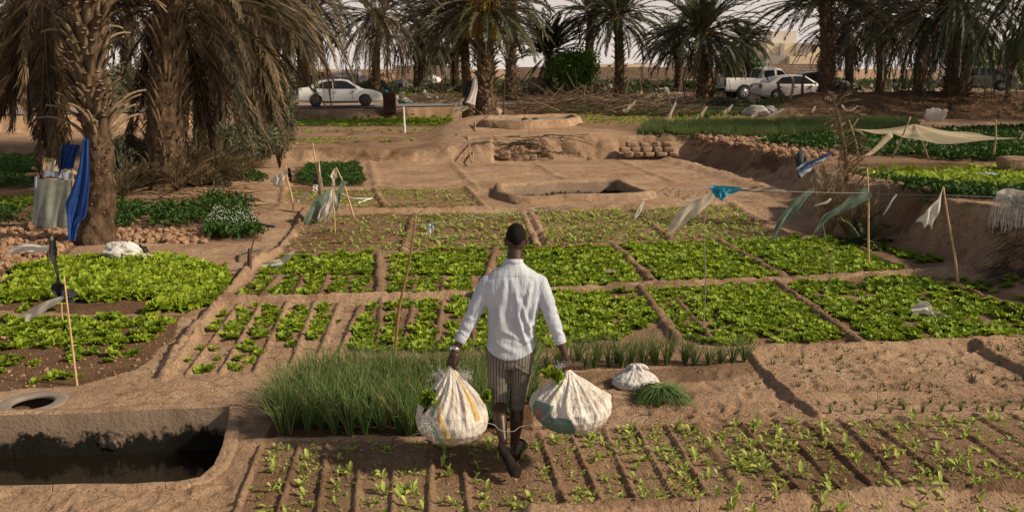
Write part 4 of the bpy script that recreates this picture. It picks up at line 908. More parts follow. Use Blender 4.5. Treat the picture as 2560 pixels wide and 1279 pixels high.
def palm(label, px, D, cy, hw, Rpx, nf=56, dry=(0, .5), tint=(.1, .8), e=(-0.7, 1.3), k=(.7, 1.3), lean=0, skirt=0, seed=0, base=None, leaf=.38, boots=90, cx=None, fruit=0, group='date palms along the road and beyond', droop=.12, nl=46, trunk_w=None, lw=.024):
    if base is None:
        x = (px - 1280) / 2200 * D; x *= (CP + 0.02); b = np.array([x, D, zt(x, D)])
    else: b = np.asarray(base, float)
    t = thing('date_palm', label, 'palm tree', group, loc=b); top = PY((cx if cx is not None else px), cy, b[1]); top[1] += lean; top = top - b
    ppm = 2200 / (b[1]); r_ = hw / ppm
    pts = [(0, 0, -.25), tuple(top * [.15, .15, .33]), tuple(top * [.5, .5, .66]), tuple(top)]
    palm_trunk(pts, [r_ * 1.15, r_ * .88, r_ * .8, r_ * .75], boots, r_ * 1.1, r_ * .36, 1.0, seed).build('trunk', M['trunk'], t)
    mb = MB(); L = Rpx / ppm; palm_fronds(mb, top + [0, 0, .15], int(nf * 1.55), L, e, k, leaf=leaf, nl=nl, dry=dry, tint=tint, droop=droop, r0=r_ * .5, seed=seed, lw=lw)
    mb.build('crown', M['palm'], t, smooth=False)
    if skirt:
        mb = MB(); palm_fronds(mb, top - [0, 0, .1], skirt, L * .75, (-1.3, -.5), (.3, .8), leaf=leaf * .9, nl=24, dry=(.9, 1), tint=(.1, .7), droop=.6, r0=r_ * .8, seed=seed + 5, lw=lw)
        mb.build('dead_fronds', M['palm'], t, smooth=False)
    if fruit:
        for i in range(fruit):
            mb = MB(); a = random.uniform(2.6, 6.6); c = top + [math.cos(a) * L * .24, -abs(math.sin(a)) * L * .22, random.uniform(-.7, .6)]
            for q in range(30):
                d = rng.normal(0, .2, 3); p0 = c; p1 = c + [d[0], d[1], -.35 + d[2] * .4]; p2 = p1 + [d[0] * .4, d[1] * .4, -.45]
                tube(mb, bez([p0, p1, p2], 5), .012, 3, cap=False, tint=.9, dry=0)
                for w in range(4): sphere(mb, p1 + (p2 - p1) * w / 3 + rng.normal(0, .03, 3), .022, 4, 5)
            mb.build('fruit_cluster', M['dates'], t)
    return t
M['dates'] = simple('ripening_dates', (0.30, 0.20, 0.03), (0.50, 0.34, 0.06), 9, .6, 0, 0)

# --- the three big palms at the left
GL = 'big old date palms at the left'
b = gz(240, 606); t = thing('date_palm', 'big date palm with a bare brown lower trunk and a fan of cut leaf stalks', 'palm tree', GL, loc=b)
dpt = b[1]
def rel(px, py, D=None, b_=None): return PY(px, py, dpt if D is None else D) - (b if b_ is None else b_)
pts = [rel(240, 640), rel(243, 560), rel(250, 470), rel(251, 400), rel(244, 330), rel(222, 200), rel(208, 60), rel(205, -60), rel(206, -170)]
pts[0][2] = -.2
mb = palm_trunk(pts, [.36, .26, .215, .20, .19, .24, .24, .24, .24], 520, .055, .028, 2.2, 11, n=48, f0=.0, f1=.45)
mb.build('trunk', M['trunk'], t)
low = MB(); mbb = palm_trunk(pts[4:], [.19, .24, .28, .28, .28], 360, .42, .085, .85, 12, f0=.0, f1=.98)
for i in range(1, len(mbb.V)): low.add(mbb.V[i], mbb.Q[i] - mbb.Q[i].min(), tint=mbb.A['tint'][i][1])
o = low.build('leaf_bases', M['trunk'], t)
# long cut stalks curving out near the top and old bases flaring at the foot of the boots
mb = MB(); r = np.random.default_rng(5)
for zc, cnt, L0, oc in ((15, 26, 1.25, 2.0), (110, 4, .8, 1.9), (325, 14, .85, 1.2)):
    for i in range(cnt):
        c = rel(225 if zc < 200 else 245, zc + r.uniform(-30, 30)); a = r.uniform(0, 6.28); o_ = np.array([math.cos(a), math.sin(a), 0]); L = L0 * r.uniform(.5, 1.1); u = np.linspace(0, 1, 7)
        e = math.radians(r.uniform(50, 80)) - u * oc * r.uniform(.6, 1.2); st = L / 6; hx = np.concatenate([[0], np.cumsum(np.cos(e[:-1]) * st)]); hz = np.concatenate([[0], np.cumsum(np.sin(e[:-1]) * st)])
        tube(mb, c + o_ * (.16 + hx[:, None]) + np.array([0, 0, 1]) * hz[:, None], np.linspace(.042, .016, 7) * r.uniform(.7, 1.1), 5, tint=r.uniform(.4, 1))
_cs = mb.build('cut_stalks', M['trunk'], t); _cs['kind'] = 'stuff'
mb = MB(); ct = rel(206, -170); palm_fronds(mb, ct, 46, 3.4, (-.2, 1.2), (.9, 1.7), leaf=.32, nl=84, dry=(.55, 1), tint=(.0, .75), droop=.22, r0=.2, seed=21, lw=.0125, az=(.6, 3.9))
mb.build('crown', M['palm'], t, smooth=False)
mb = MB(); palm_fronds(mb, rel(120, -60), 22, 2.0, (-1.4, -.7), (.1, .5), leaf=.28, nl=70, dry=(.9, 1), tint=(.0, .75), droop=.35, az=(2.0, 3.5), r0=.3, seed=22, lw=.014, spread_z=1.2)
mb.build('dead_fronds', M['palm'], t, smooth=False)

def bigpalm(label, bpx, bpy_, tpx, tpy, rb, nf, seed, nb=230, Lf=3.9, sk=60, dryc=(.45, 1), azr=(0, 6.283), zb=.25, ska=(0, 6.283), er=(-1.0, 1.2), kr=(.9, 1.8), skl=.8):
    global b, dpt
    b = gz(bpx, bpy_, zb); dpt = b[1]; t = thing('date_palm', label, 'palm tree', GL, loc=b)
    top = rel(tpx, tpy); pts = [(0, 0, -.3), top * .3, top * .62, top]
    mbb = palm_trunk(pts, [rb * 1.1, rb, rb * .95, rb * .9], nb, .46, .05, .55, seed); mbb.build('trunk', M['trunk'], t)
    mb = MB(); palm_fronds(mb, top + [0, 0, .1], nf, Lf, er, kr, leaf=.34, nl=92, dry=dryc, tint=(.0, .85), droop=.22, az=azr, r0=.25, seed=seed, lw=.0125, spread_z=.9)
    mb.build('crown', M['palm'], t, smooth=False)
    mb = MB(); palm_fronds(mb, top - [0, 0, .3], sk, Lf * skl, (-1.45, -.8), (.1, .6), leaf=.30, nl=76, dry=(.85, 1), tint=(.0, .9), droop=.35, az=ska, r0=rb * .9, seed=seed + 1, lw=.012, spread_z=1.3)
    mb.build('dead_fronds', M['palm'], t, smooth=False); return t
bigpalm('leaning date palm whose trunk shows criss cross leaf bases, right of the bare one', 402, 478, 430, -70, .33, 56, 31, sk=26, Lf=3.2, ska=(.2, 3.4), er=(-.3, 1.2), azr=(-.9, 3.8))
bigpalm('thick date palm buried in brown dead fronds in the middle of the big clump', 520, 440, 560, -95, .40, 80, 41, sk=60, Lf=3.7, skl=.78)
bigpalm('right hand palm of the big clump, its drooping brown fronds reaching over the white sedan', 640, 400, 700, -130, .36, 125, 51, sk=48, Lf=4.9, dryc=(.3, 1), er=(-.35, 1.2), kr=(.75, 1.25), skl=.56)
# shaded palm at the far left behind the grey green cloth
bigpalm('dark shaded palm with a smooth dark base behind the blue cloth at the far left', 150, 392, 60, -60, .36, 60, 61, nb=120, sk=70, Lf=4.0, zb=0.3)

# --- palms along and beyond the road: px, depth, crown y, trunk half width px, crown radius px
palm('dark stout trunked palm before the block wall, right of the rusty locker', 1050, 61, 55, 12, 150, 60, (.1, .8), (.0, .5), (-1.0, 1.2), seed=1, skirt=20)
palm('drooping palm beyond the road between the white sedan and the rusty locker', 945, 57, 30, 11, 175, 70, (.2, .9), (.0, .5), (-.9, 1.2), seed=24, skirt=24)
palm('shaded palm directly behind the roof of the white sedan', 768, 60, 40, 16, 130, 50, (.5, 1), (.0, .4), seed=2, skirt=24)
palm('dark palm at the end of the block wall, left of the hanging white cloth', 1140, 63, 50, 11, 130, 46, (.2, .8), (0, .4), seed=3, skirt=16)
palm('stout palm with yellow date clusters and a spiky brown collar beside the hanging white cloth', 1215, 41, 15, 24, 190, 80, (.1, .6), (.2, .9), (-.5, 1.3), (.6, 1.2), seed=4, skirt=0, fruit=9, boots=220, nl=46)
palm('slim leaning palm trunk just left of the date cluster palm, white cloth tied to it', 1172, 43.5, 30, 13, 150, 46, (.2, .8), (.1, .6), seed=5, cx=1150, boots=140)
palm('tall slender palm with few drooping fronds, right of the date cluster palm', 1278, 54, 5, 15, 125, 26, (.3, .9), (.1, .7), (-.9, .9), (1.2, 2.0), seed=6, boots=200)
palm('low bushy dark green palm left of the round green tree', 1372, 60, 128, 9, 110, 70, (0, .25), (.0, .45), (-.1, 1.4), (.3, .9), seed=7, skirt=18)
palm('slim palm leaning left behind the round green tree', 1466, 59, 30, 12, 120, 44, (0, .45), (.1, .7), (-.5, 1.2), seed=8, cx=1480, boots=130)
palm('even green palm with a straight scaly trunk, right of the round green tree', 1545, 55, 40, 13, 130, 64, (0, .3), (.2, .9), (-.6, 1.3), (.6, 1.3), seed=9, boots=180)
palm('short palm with a wide low crown left of the broad palm above the pickup truck', 1690, 61, 92, 10, 105, 50, (0, .35), (.1, .7), (-.4, 1.2), seed=10, skirt=8)
palm('broad dark green palm whose bushy crown stands over the tail of the pickup truck', 1756, 51, 75, 19, 165, 95, (0, .35), (.1, .8), (-.6, 1.35), (.6, 1.3), seed=11, skirt=22, boots=150)
palm('small palm with a low crown between the pickup truck and the cream building', 1862, 62, 100, 9, 70, 40, (0, .35), (.1, .7), (-.4, 1.2), seed=12)
palm('large palm with a dark bulging trunk in front of the silver sedan', 2062, 38, -5, 19, 200, 95, (0, .5), (.0, .6), (-.25, 1.2), (.5, 1.05), seed=13, skirt=0, base=gz(2063, 283, 1.0), boots=230, nl=48)
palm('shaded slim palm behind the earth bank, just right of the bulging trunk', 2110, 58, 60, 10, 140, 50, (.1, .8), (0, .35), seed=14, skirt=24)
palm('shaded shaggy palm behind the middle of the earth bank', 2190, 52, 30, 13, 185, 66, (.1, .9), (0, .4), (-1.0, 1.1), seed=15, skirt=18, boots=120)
palm('dark palm with golden brown hanging fronds between the earth bank and the olive sedan', 2285, 55, 25, 12, 170, 60, (.2, 1), (0, .45), (-1.1, 1.1), seed=16, skirt=28)
palm('large palm growing from the earth bank in front of the olive sedan', 2375, 42.5, 5, 26, 250, 90, (0, .35), (.0, .6), (-1.0, 1.1), (.8, 1.6), seed=17, skirt=10, boots=260, nl=52)
palm('palm beyond the right edge whose feathery fronds hang down at the upper right corner', 2655, 30, -110, 24, 330, 70, (0, .25), (.2, .8), (-1.1, 1.0), (.9, 1.8), seed=18, nl=56, base=(18.6, 30, 0.85))
palm('half hidden dark palm in the far left background behind the leaning trunk', 330, 58, 30, 14, 150, 56, (.2, .8), (0, .4), seed=19, skirt=26)
palm('half hidden dark palm at the extreme left beyond the road', 60, 55, 10, 15, 170, 60, (.1, .6), (0, .45), seed=20, skirt=24)

# --- shrubs and trees
def leafball(mb, c, R, n, ls, seed, hollow=.35, el=1.0):
    r = np.random.default_rng(seed); d = r.normal(size=(n, 3)); d /= np.linalg.norm(d, axis=1)[:, None]
    rad = (hollow + (1 - hollow) * r.random(n) ** .6)
    lump = 0.60 + 0.85 * fbm(d[:, 0] * 2.3 + 5 + seed, d[:, 1] * 2.3 + d[:, 2] * 2.6, seed, 3)
    P = np.asarray(c) + d * (rad * lump)[:, None] * np.asarray(R)
    n1 = r.normal(size=(n, 3)); n1 /= np.linalg.norm(n1, axis=1)[:, None]; n2 = np.cross(n1, d + r.normal(0, .5, (n, 3))); n2 /= np.linalg.norm(n2, axis=1)[:, None]
    s = (ls * r.uniform(.6, 1.3, n))[:, None]; V = np.stack([P - n1 * s * el, P + n2 * s * .5, P + n1 * s * el, P - n2 * s * .5], 1).reshape(-1, 3)
    cl = fbm(P[:, 0] * 1.7, P[:, 1] * 1.7 + P[:, 2] * 2.1, seed + 3, 2)
    mb.add(V, np.arange(4 * n).reshape(-1, 4), tint=np.repeat(np.clip(cl * 1.2 + r.normal(0, .2, n) - .1, 0, 1), 4))
def tree(name, label, cat, px, py, Rpx, D, n, ls, mat, seed, stem=True, vis_h=1.0, group=None, el=1.0):
    c = PY(px, py, D); z0 = zt(c[0], D); ppm = 2200 / D; R = Rpx / ppm; t = thing(name, label, cat, group, loc=(c[0], D, z0)); cr = c - np.array([c[0], D, z0])
    if stem:
        mb = MB(); tube(mb, bez([(0, 0, -.1), (.05, 0, cr[2] * .4), (0, .05, cr[2])], 8), np.linspace(R * .11, R * .04, 8), 9)
        for i in range(6):
            a = i * 1.05 + seed; tube(mb, bez([(0, 0, cr[2] * .4), (math.cos(a) * R * .3, math.sin(a) * R * .3, cr[2] * .8), (math.cos(a) * R * .65, math.sin(a) * R * .65, cr[2] + R * .2)], 5), np.linspace(R * .05, R * .015, 5), 6)
        mb.build('trunk', M['darkwood'], t)
    mb = MB(); leafball(mb, cr, (R, R, R * vis_h), n, ls, seed, el=el); mb.build('crown', M[mat], t, smooth=False); return t
tree('round_tree', 'round glossy bright green tree among the far palms, behind the brushwood', 'tree', 1435, 172, 66, 57, 5200, .11, 'bush', 3, vis_h=.85)
tree('green_tree', 'light green tree right behind the big palm at the olive sedan', 'tree', 2420, 130, 62, 66, 2600, .16, 'bush', 4)
tree('dark_tree', 'dark green spreading tree at the right edge above the stone wall', 'tree', 2565, 130, 72, 78, 3000, .2, 'herb', 5, vis_h=.6)
tree('dark_tree', 'lower leafy tree at the right edge behind the stone gate post', 'tree', 2560, 195, 50, 68, 2400, .15, 'bush', 6)
tree('dark_tree', 'dark leafy tree peeping over the block wall left of the date palms', 'tree', 1085, 140, 60, 100, 2200, .25, 'herb', 7, vis_h=.5)
tree('dark_tree', 'dark thicket tree behind the pickup truck\'s cab', 'tree', 1850, 165, 60, 72, 1800, .2, 'herb', 8, vis_h=.7)
def shrub(label, px, py, D, Rx, Rz, n, ls, mat, seed, el=3.4, name='shrub', cat='shrub'):
    c = PY(px, py, D); z0 = zt(c[0], D); t = thing(name, label, cat, 'grey green shrubs at the foot of the big palms' if mat == 'greybush' else None, loc=(c[0], D, z0)); mb = MB()
    leafball(mb, c - [c[0], D, z0], (Rx, Rx, Rz), n, ls, seed, .2, el); mb.build('foliage', M[mat], t, smooth=False)
    mb = MB(); r = np.random.default_rng(seed)
    for i in range(14):
        a = r.uniform(0, 6.28); tube(mb, [(0, 0, -.05), (math.cos(a) * Rx * .3, math.sin(a) * Rx * .3, Rz * .6), (math.cos(a) * Rx * .7, math.sin(a) * Rx * .7, max(.3, c[2] - z0 + Rz * r.uniform(-.3, .4)))], [.02, .014, .006], 5)
    mb.build('stem', M['darkwood'], t)
shrub('tall dark feathery shrub at the right end of the big palm clump', 690, 250, 25.5, .62, 1.55, 11000, .026, 'greybush', 11)
shrub('low grey green shrub under the hanging fronds, right of the criss cross palm trunk', 590, 360, 21, 1.15, .60, 9000, .024, 'greybush', 12)
shrub('grey green reedy shrub between the bare palm trunk and the criss cross trunk', 320, 400, 18.2, .45, .62, 6000, .022, 'greybush', 13)
shrub('dry tangled shrub at the foot of the criss cross palm trunk, nearest of the clump', 520, 430, 19.6, .75, .42, 7000, .022, 'greybush', 14)
shrub('dark shrubs in the shade across the road at the far left', 180, 215, 50, 3.2, 1.6, 3600, .14, 'greybush', 15, 1.2)
shrub('dark shrubs across the road behind the big palm clump', 450, 215, 54, 4.5, 1.6, 4200, .14, 'greybush', 16, 1.2)
shrub('dusty weeds in front of the tail of the pickup truck', 1800, 262, 46.2, .8, .45, 1300, .05, 'greybush', 17)
# dry palm suckers: small fronds growing from the ground
def sucker(label, px, py, n, L, dry, tint, seed, z=0.0, e=(.7, 1.5), k=(.2, 1.1), leaf=.2, lw=.009, nl=26, group=None, off=(0, 0, 0)):
    p = gz(px, py, z) + np.array(off); mb = MB(); palm_fronds(mb, (0, 0, 0), n, L, e, k, leaf=leaf, nl=nl, dry=dry, tint=tint, droop=.05, r0=.03, seed=seed, lw=lw, spread_z=0.02, rach=.012)
    o = mb.build('palm_shoot', M['palm'], smooth=False, loc=(0, 0, 0)); o.location = tuple(p); return tag(o, label, 'palm shoot', group)
sucker('dry straw coloured palm shoot with stiff fronds in front of the right earth bank', 2072, 590, 16, 1.25, (.9, 1), (.45, 1), 71, 0.0, (1.1, 1.55), (.1, .8))
sucker('dry palm shoot with curling fronds, right of the straw coloured one', 2125, 592, 14, 1.0, (.9, 1), (.3, .9), 72, 0.0, (.9, 1.5), (.2, .9))
sucker('reedy sucker growing between the trunks of the big palms', 350, 470, 20, 1.1, (.3, .9), (.2, .9), 73, .2, leaf=.25)
sucker('grassy sucker fanning out at the foot of the criss cross palm', 440, 478, 22, 1.0, (.5, 1), (.3, 1), 74, .3, leaf=.25)
sucker('arching dry sucker at the right foot of the palm clump', 560, 468, 24, 1.1, (.6, 1), (.3, 1), 75, .2, leaf=.25)
sucker('dense brown sucker in front of the thick palm covered with dead fronds', 500, 470, 26, 1.2, (.7, 1), (.2, .9), 76, .2, (.5, 1.5), (.4, 1.3), leaf=.25)
sucker('low dry sucker behind the bare palm trunk', 300, 500, 22, 1.0, (.6, 1), (.3, 1), 77, .1, (.3, 1.4), (.4, 1.3), leaf=.25)
sucker('small green spiky shoot on the crest of the sandy path', 1762, 350, 9, .4, (.1, .5), (.5, .9), 78, .7, (.4, 1.4), leaf=.12)
sucker('broad leafed weed shoot on the edge of the raised lettuce terrace', 2170, 478, 12, .5, (0, .1), (.3, .8), 79, .8, (.1, 1.3), (.6, 1.3), leaf=.2, lw=.03, nl=10)
# dead palm stem standing up with short dry leaves
b = gz(2118, 455, .8); mb = MB(); top = PY(2088, 262, b[1]) - b
palm_fronds(mb, (0, 0, 0), 1, 0.1, (1, 1), (0, 0), seed=1, nl=2)
mb = MB(); P = bez([(0, 0, -.1), top * .4 + [.05, 0, 0], top], 12); tube(mb, P, np.linspace(.05, .02, 12), 7, tint=.6, dry=1)
for i in range(11):
    palm_fronds(mb, P[1 + i], 4, .42, (.3, 1.2), (.4, 1.4), leaf=.16, nl=9, dry=(1, 1), tint=(.4, 1), seed=900 + i, lw=.013, r0=.02, spread_z=.02, rach=.008)
o = mb.build('dead_palm_stem', M['palm'], loc=None, smooth=False); o.location = tuple(b); tag(o, 'tall dry dead palm stem with ragged leaves standing at the corner of the net canopy', 'palm stem')

# thatch mound at the right edge, dead fronds hanging over the earth bank, brushwood
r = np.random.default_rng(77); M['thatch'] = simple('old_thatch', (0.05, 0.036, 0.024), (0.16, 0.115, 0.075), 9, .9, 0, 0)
def sticks(name, label, cat, gen, n, mat, seed, w=(.01, .03), kind='stuff'):
    r = np.random.default_rng(seed); mb = MB()
    for i in range(n):
        p, d, L = gen(r); d = d / np.linalg.norm(d); wv = r.uniform(*w); mid = p + d * L * .5 + r.normal(0, .05 * L, 3); tube(mb, [p, mid, p + d * L], [wv, wv * .8, wv * .4], 4, cap=False, tint=r.uniform(.1, 1), dry=1)
    o = mb.build(name, mat, smooth=False); return tag(o, label, cat, kind=kind)
def g1(r):
    px, py = r.uniform(1290, 1720), r.uniform(215, 282); D = 40 + (282 - py) * .10; p = PY(px, py, D); g0 = zt(p[0], D); p[2] = g0 + r.uniform(0, .75) * (0.4 + .6 * math.sin(max(0, min(1, (px - 1270) / 460)) * math.pi))
    return p, np.array([r.normal(1.0, .5) * r.choice([-1, 1]), r.normal(0, .5), r.normal(.12, .25)]), r.uniform(.6, 1.9)
sticks('brushwood', 'long low pile of dry branches in the distance, right of the date cluster palm', 'brushwood', g1, 1500, M['palm'], 5, (.006, .026))
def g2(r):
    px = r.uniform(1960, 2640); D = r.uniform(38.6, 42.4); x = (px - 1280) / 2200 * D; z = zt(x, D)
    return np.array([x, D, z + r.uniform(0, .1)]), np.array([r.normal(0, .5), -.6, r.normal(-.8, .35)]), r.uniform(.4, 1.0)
sticks('dead_frond_litter', 'dark hanging mat of old fronds and roots over the earth bank on the right', 'dead fronds', g2, 1900, M['thatch'], 6, (.008, .022))  # dark litter colour also stands in for missing palm shade
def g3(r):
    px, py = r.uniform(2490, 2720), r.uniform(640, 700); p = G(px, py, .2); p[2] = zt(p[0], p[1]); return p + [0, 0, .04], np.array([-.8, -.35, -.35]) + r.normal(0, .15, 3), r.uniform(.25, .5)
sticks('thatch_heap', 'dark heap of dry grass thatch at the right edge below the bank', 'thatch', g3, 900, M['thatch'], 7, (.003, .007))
def g4(r):
    px, py = r.uniform(1020, 1190), r.uniform(236, 262); D = r.uniform(49, 54); p = PY(px, py, D); p[2] = zt(p[0], D) + r.uniform(0, .4); return p, np.array([r.normal(), r.normal(0, .4), r.normal(.1, .25)]), r.uniform(.5, 1.4)
sticks('brushwood', 'small heap of dry branches across the road, left of the hanging white cloth', 'brushwood', g4, 160, M['palm'], 8, (.01, .03))
def g5_(r):
    px, py = r.uniform(1240, 1390), r.uniform(350, 392); D = 28.1 + (392 - py) * .03; p = PY(px, py, D); p[2] = max(p[2], zt(p[0], D)); return p, np.array([r.normal(1, .5), r.normal(0, .4), r.normal(.0, .3)]), r.uniform(.5, 1.3)
mb = MB(); r5 = np.random.default_rng(9)
for i in range(34):
    px, py = r5.uniform(1250, 1385), r5.uniform(352, 388); D = 28.1 + (390 - py) * .03; p = PY(px, py, D); p[2] = max(p[2], zt(p[0], D) + .02)
    palm_fronds(mb, p, 1, r5.uniform(.8, 1.7), (-.1, .25), (.1, .5), leaf=.2, nl=24, dry=(.9, 1), tint=(0, .6), droop=.1, az=(r5.choice([0, math.pi]) + r5.normal(-.2, .4),) * 2, r0=0, seed=950 + i, lw=.012, spread_z=.05)
o = mb.build('frond_heap', M['palm'], smooth=False); tag(o, 'heap of dead palm fronds lying on the bank in front of the far basin', 'frond heap', kind='stuff')
def g6(r):
    px, py = r.uniform(290, 640), r.uniform(465, 545); p = gz(px, py, .3); return p + [0, 0, .01], np.array([r.normal(), r.normal(), r.normal(.02, .06)]), r.uniform(.15, .8)
sticks('twig_litter', 'dry twigs and bits of frond littering the earth under the big palms', 'twigs', g6, 420, M['palm'], 10, (.004, .014))

# ================================================================== far walls and buildings
M['dimbrick'] = brickmat('dim_block', (0.24, 0.18, 0.14), (0.19, 0.145, 0.11), (0.12, 0.09, 0.07), 1.0)
def wall(name, label, px0, px1, pyt, D, th=.3, mat='brick', D1=None, hgt=None):
    D1 = D1 or D; a = PY(px0, pyt, D); c = PY(px1, pyt, D1); x0, x1 = a[0], c[0]; z0 = min(zt(x0, D), zt(x1, D1)) - .3; L = math.hypot(x1 - x0, D1 - D)
    z1 = (a[2] + c[2]) / 2; mb = MB(); box(mb, (0, 0, (z1 - z0) / 2), (L, th, z1 - z0)); n_ = int(L / 3)
    for i in range(n_ + 1): box(mb, (-L / 2 + i * L / max(1, n_), 0, (z1 - z0) / 2 + .04), (.32, th + .12, z1 - z0 + .08))
    o = mb.build(name, M[mat], smooth=False); o.location = ((x0 + x1) / 2, (D + D1) / 2, z0); o.rotation_euler = (0, 0, math.atan2(D1 - D, x1 - x0)); return tag(o, label, 'wall')
wall('block_wall', 'pale cement block wall beyond the road behind the first dark palm trunks', 985, 1135, 164, 92)
wall('block_wall', 'long low block wall on the horizon, from the round green tree to the pickup', 1290, 1790, 168, 112, D1=118, mat='dimbrick')
wall('stone_wall', 'rough stone wall below the cream building', 1925, 2080, 160, 84)
wall('stone_wall', 'stone wall behind the olive sedan on the right', 2440, 2535, 153, 82)
wall('block_wall', 'dim block wall in the shade behind the far left palms', -60, 640, 176, 95)
def building(label, blocks, D, name='building'):
    c = PY(blocks[0][0], 200, D); t = thing(name, label, 'building', loc=(c[0], D, 1.4))
    for (x0, x1, y0, y1, dd, dep, mat, part) in blocks:
        a = PY(x0, y0, D + dd); q = PY(x1, y1, D + dd); z1, z0 = a[2], min(q[2], 1.2) if y1 > 170 else q[2]
        mb = MB(); box(mb, ((a[0] + q[0]) / 2, D + dd + dep / 2, (z0 + z1) / 2), (q[0] - a[0], dep, z1 - z0)); mb.V = [v - np.array(t.location) for v in mb.V]; mb.build(part, M[mat], t, smooth=False)
    return t
building('cream and white flat roofed building seen between the palms behind the pickup truck', [(1918, 2062, 108, 200, 0, 12, 'cream', 'wall'), (1930, 1990, 78, 109, 3, 8, 'whitewall', 'upper_wall'), (1990, 2020, 109, 138, -.4, .4, 'greywall', 'door_panel'),
          (1915, 1975, 139, 200, -5, 4.8, 'greywall', 'yard_wall'), (1975, 2070, 141, 200, -6, 5.8, 'cream', 'yard_wall'), (1952, 1960, 109, 139, -.5, .4, 'greywall', 'pillar'), (2030, 2040, 112, 130, -.1, .1, 'darkwood', 'window')], 120)
building('low pale building with a red brown roof line above the stone wall at far right', [(2440, 2492, 128, 200, 0, 10, 'whitewall', 'wall'), (2438, 2494, 124, 128, -.2, 10.4, 'rust', 'roof'), (2455, 2462, 138, 150, -.1, .1, 'darkwood', 'window')], 125)
building('long low cream buildings on the horizon right of the slim straight palm', [(1500, 1600, 160, 200, 0, 10, 'cream', 'wall'), (1600, 1650, 157, 200, 2, 10, 'whitewall', 'wall'), (1520, 1528, 163, 167, -.1, .1, 'darkwood', 'window'), (1560, 1568, 163, 167, -.1, .1, 'darkwood', 'window')], 200)
building('pale house glimpsed behind the broad palm left of the pickup truck', [(1700, 1735, 145, 200, 0, 10, 'whitewall', 'wall'), (1845, 1880, 140, 200, 0, 10, 'cream', 'wing')], 140)

# ================================================================== vehicles
def carpaint(name, c, metallic=0.0, rough=0.35):
    m, n, b = newmat(name, rough, 0.5); f = noisen(n, 2.5, 5)
    cc = mix(n, mathn(n, 'MULTIPLY', ramp(n, f, [(0.4, (0, 0, 0)), (0.75, (1, 1, 1))]), .18), c, (0.42, 0.33, 0.25)); n.links.new(cc, b.inputs['Base Color'])
    b.inputs['Metallic'].default_value = metallic; b.inputs['Coat Weight'].default_value = .4; return m
M['carwhite'] = carpaint('white_car_paint', (0.80, 0.79, 0.77)); M['carsilver'] = carpaint('silver_car_paint', (0.50, 0.49, 0.50), .35)
M['carolive'] = carpaint('olive_grey_car_paint', (0.13, 0.12, 0.10), .3); M['cardark'] = carpaint('dark_car_paint', (0.035, 0.035, 0.04))
m, n, b = newmat('car_glass', 0.08, 0.6); b.inputs['Base Color'].default_value = (0.018, 0.02, 0.022, 1); M['glass'] = m
M['rim'] = simple('wheel_rim', (0.34, 0.33, 0.32), (0.5, 0.49, 0.47), 6, .4, 0, 0, metallic=.6); M['darkrim'] = simple('dark_wheel_rim', (0.07, 0.065, 0.06), (0.12, 0.11, 0.10), 6, .5, 0, 0)
M['redlight'] = simple('red_lamp_glass', (0.30, 0.015, 0.012), (0.42, 0.03, 0.02), 6, .3, 0, 0, spec=.6); M['lamp'] = simple('clear_lamp_glass', (0.6, 0.58, 0.54), (0.75, 0.73, 0.7), 6, .2, 0, 0, spec=.6)
M['blacktrim'] = simple('black_trim', (0.02, 0.02, 0.02), (0.03, 0.03, 0.03), 6, .6, 0, 0)

def modified(o, mods):
    for k, kw in mods:
        md = o.modifiers.new(k, k)
        for a, v in kw.items(): setattr(md, a, v)
    dg = bpy.context.evaluated_depsgraph_get(); me = bpy.data.meshes.new_from_object(o.evaluated_get(dg)); old = o.data; o.modifiers.clear(); o.data = me; return o

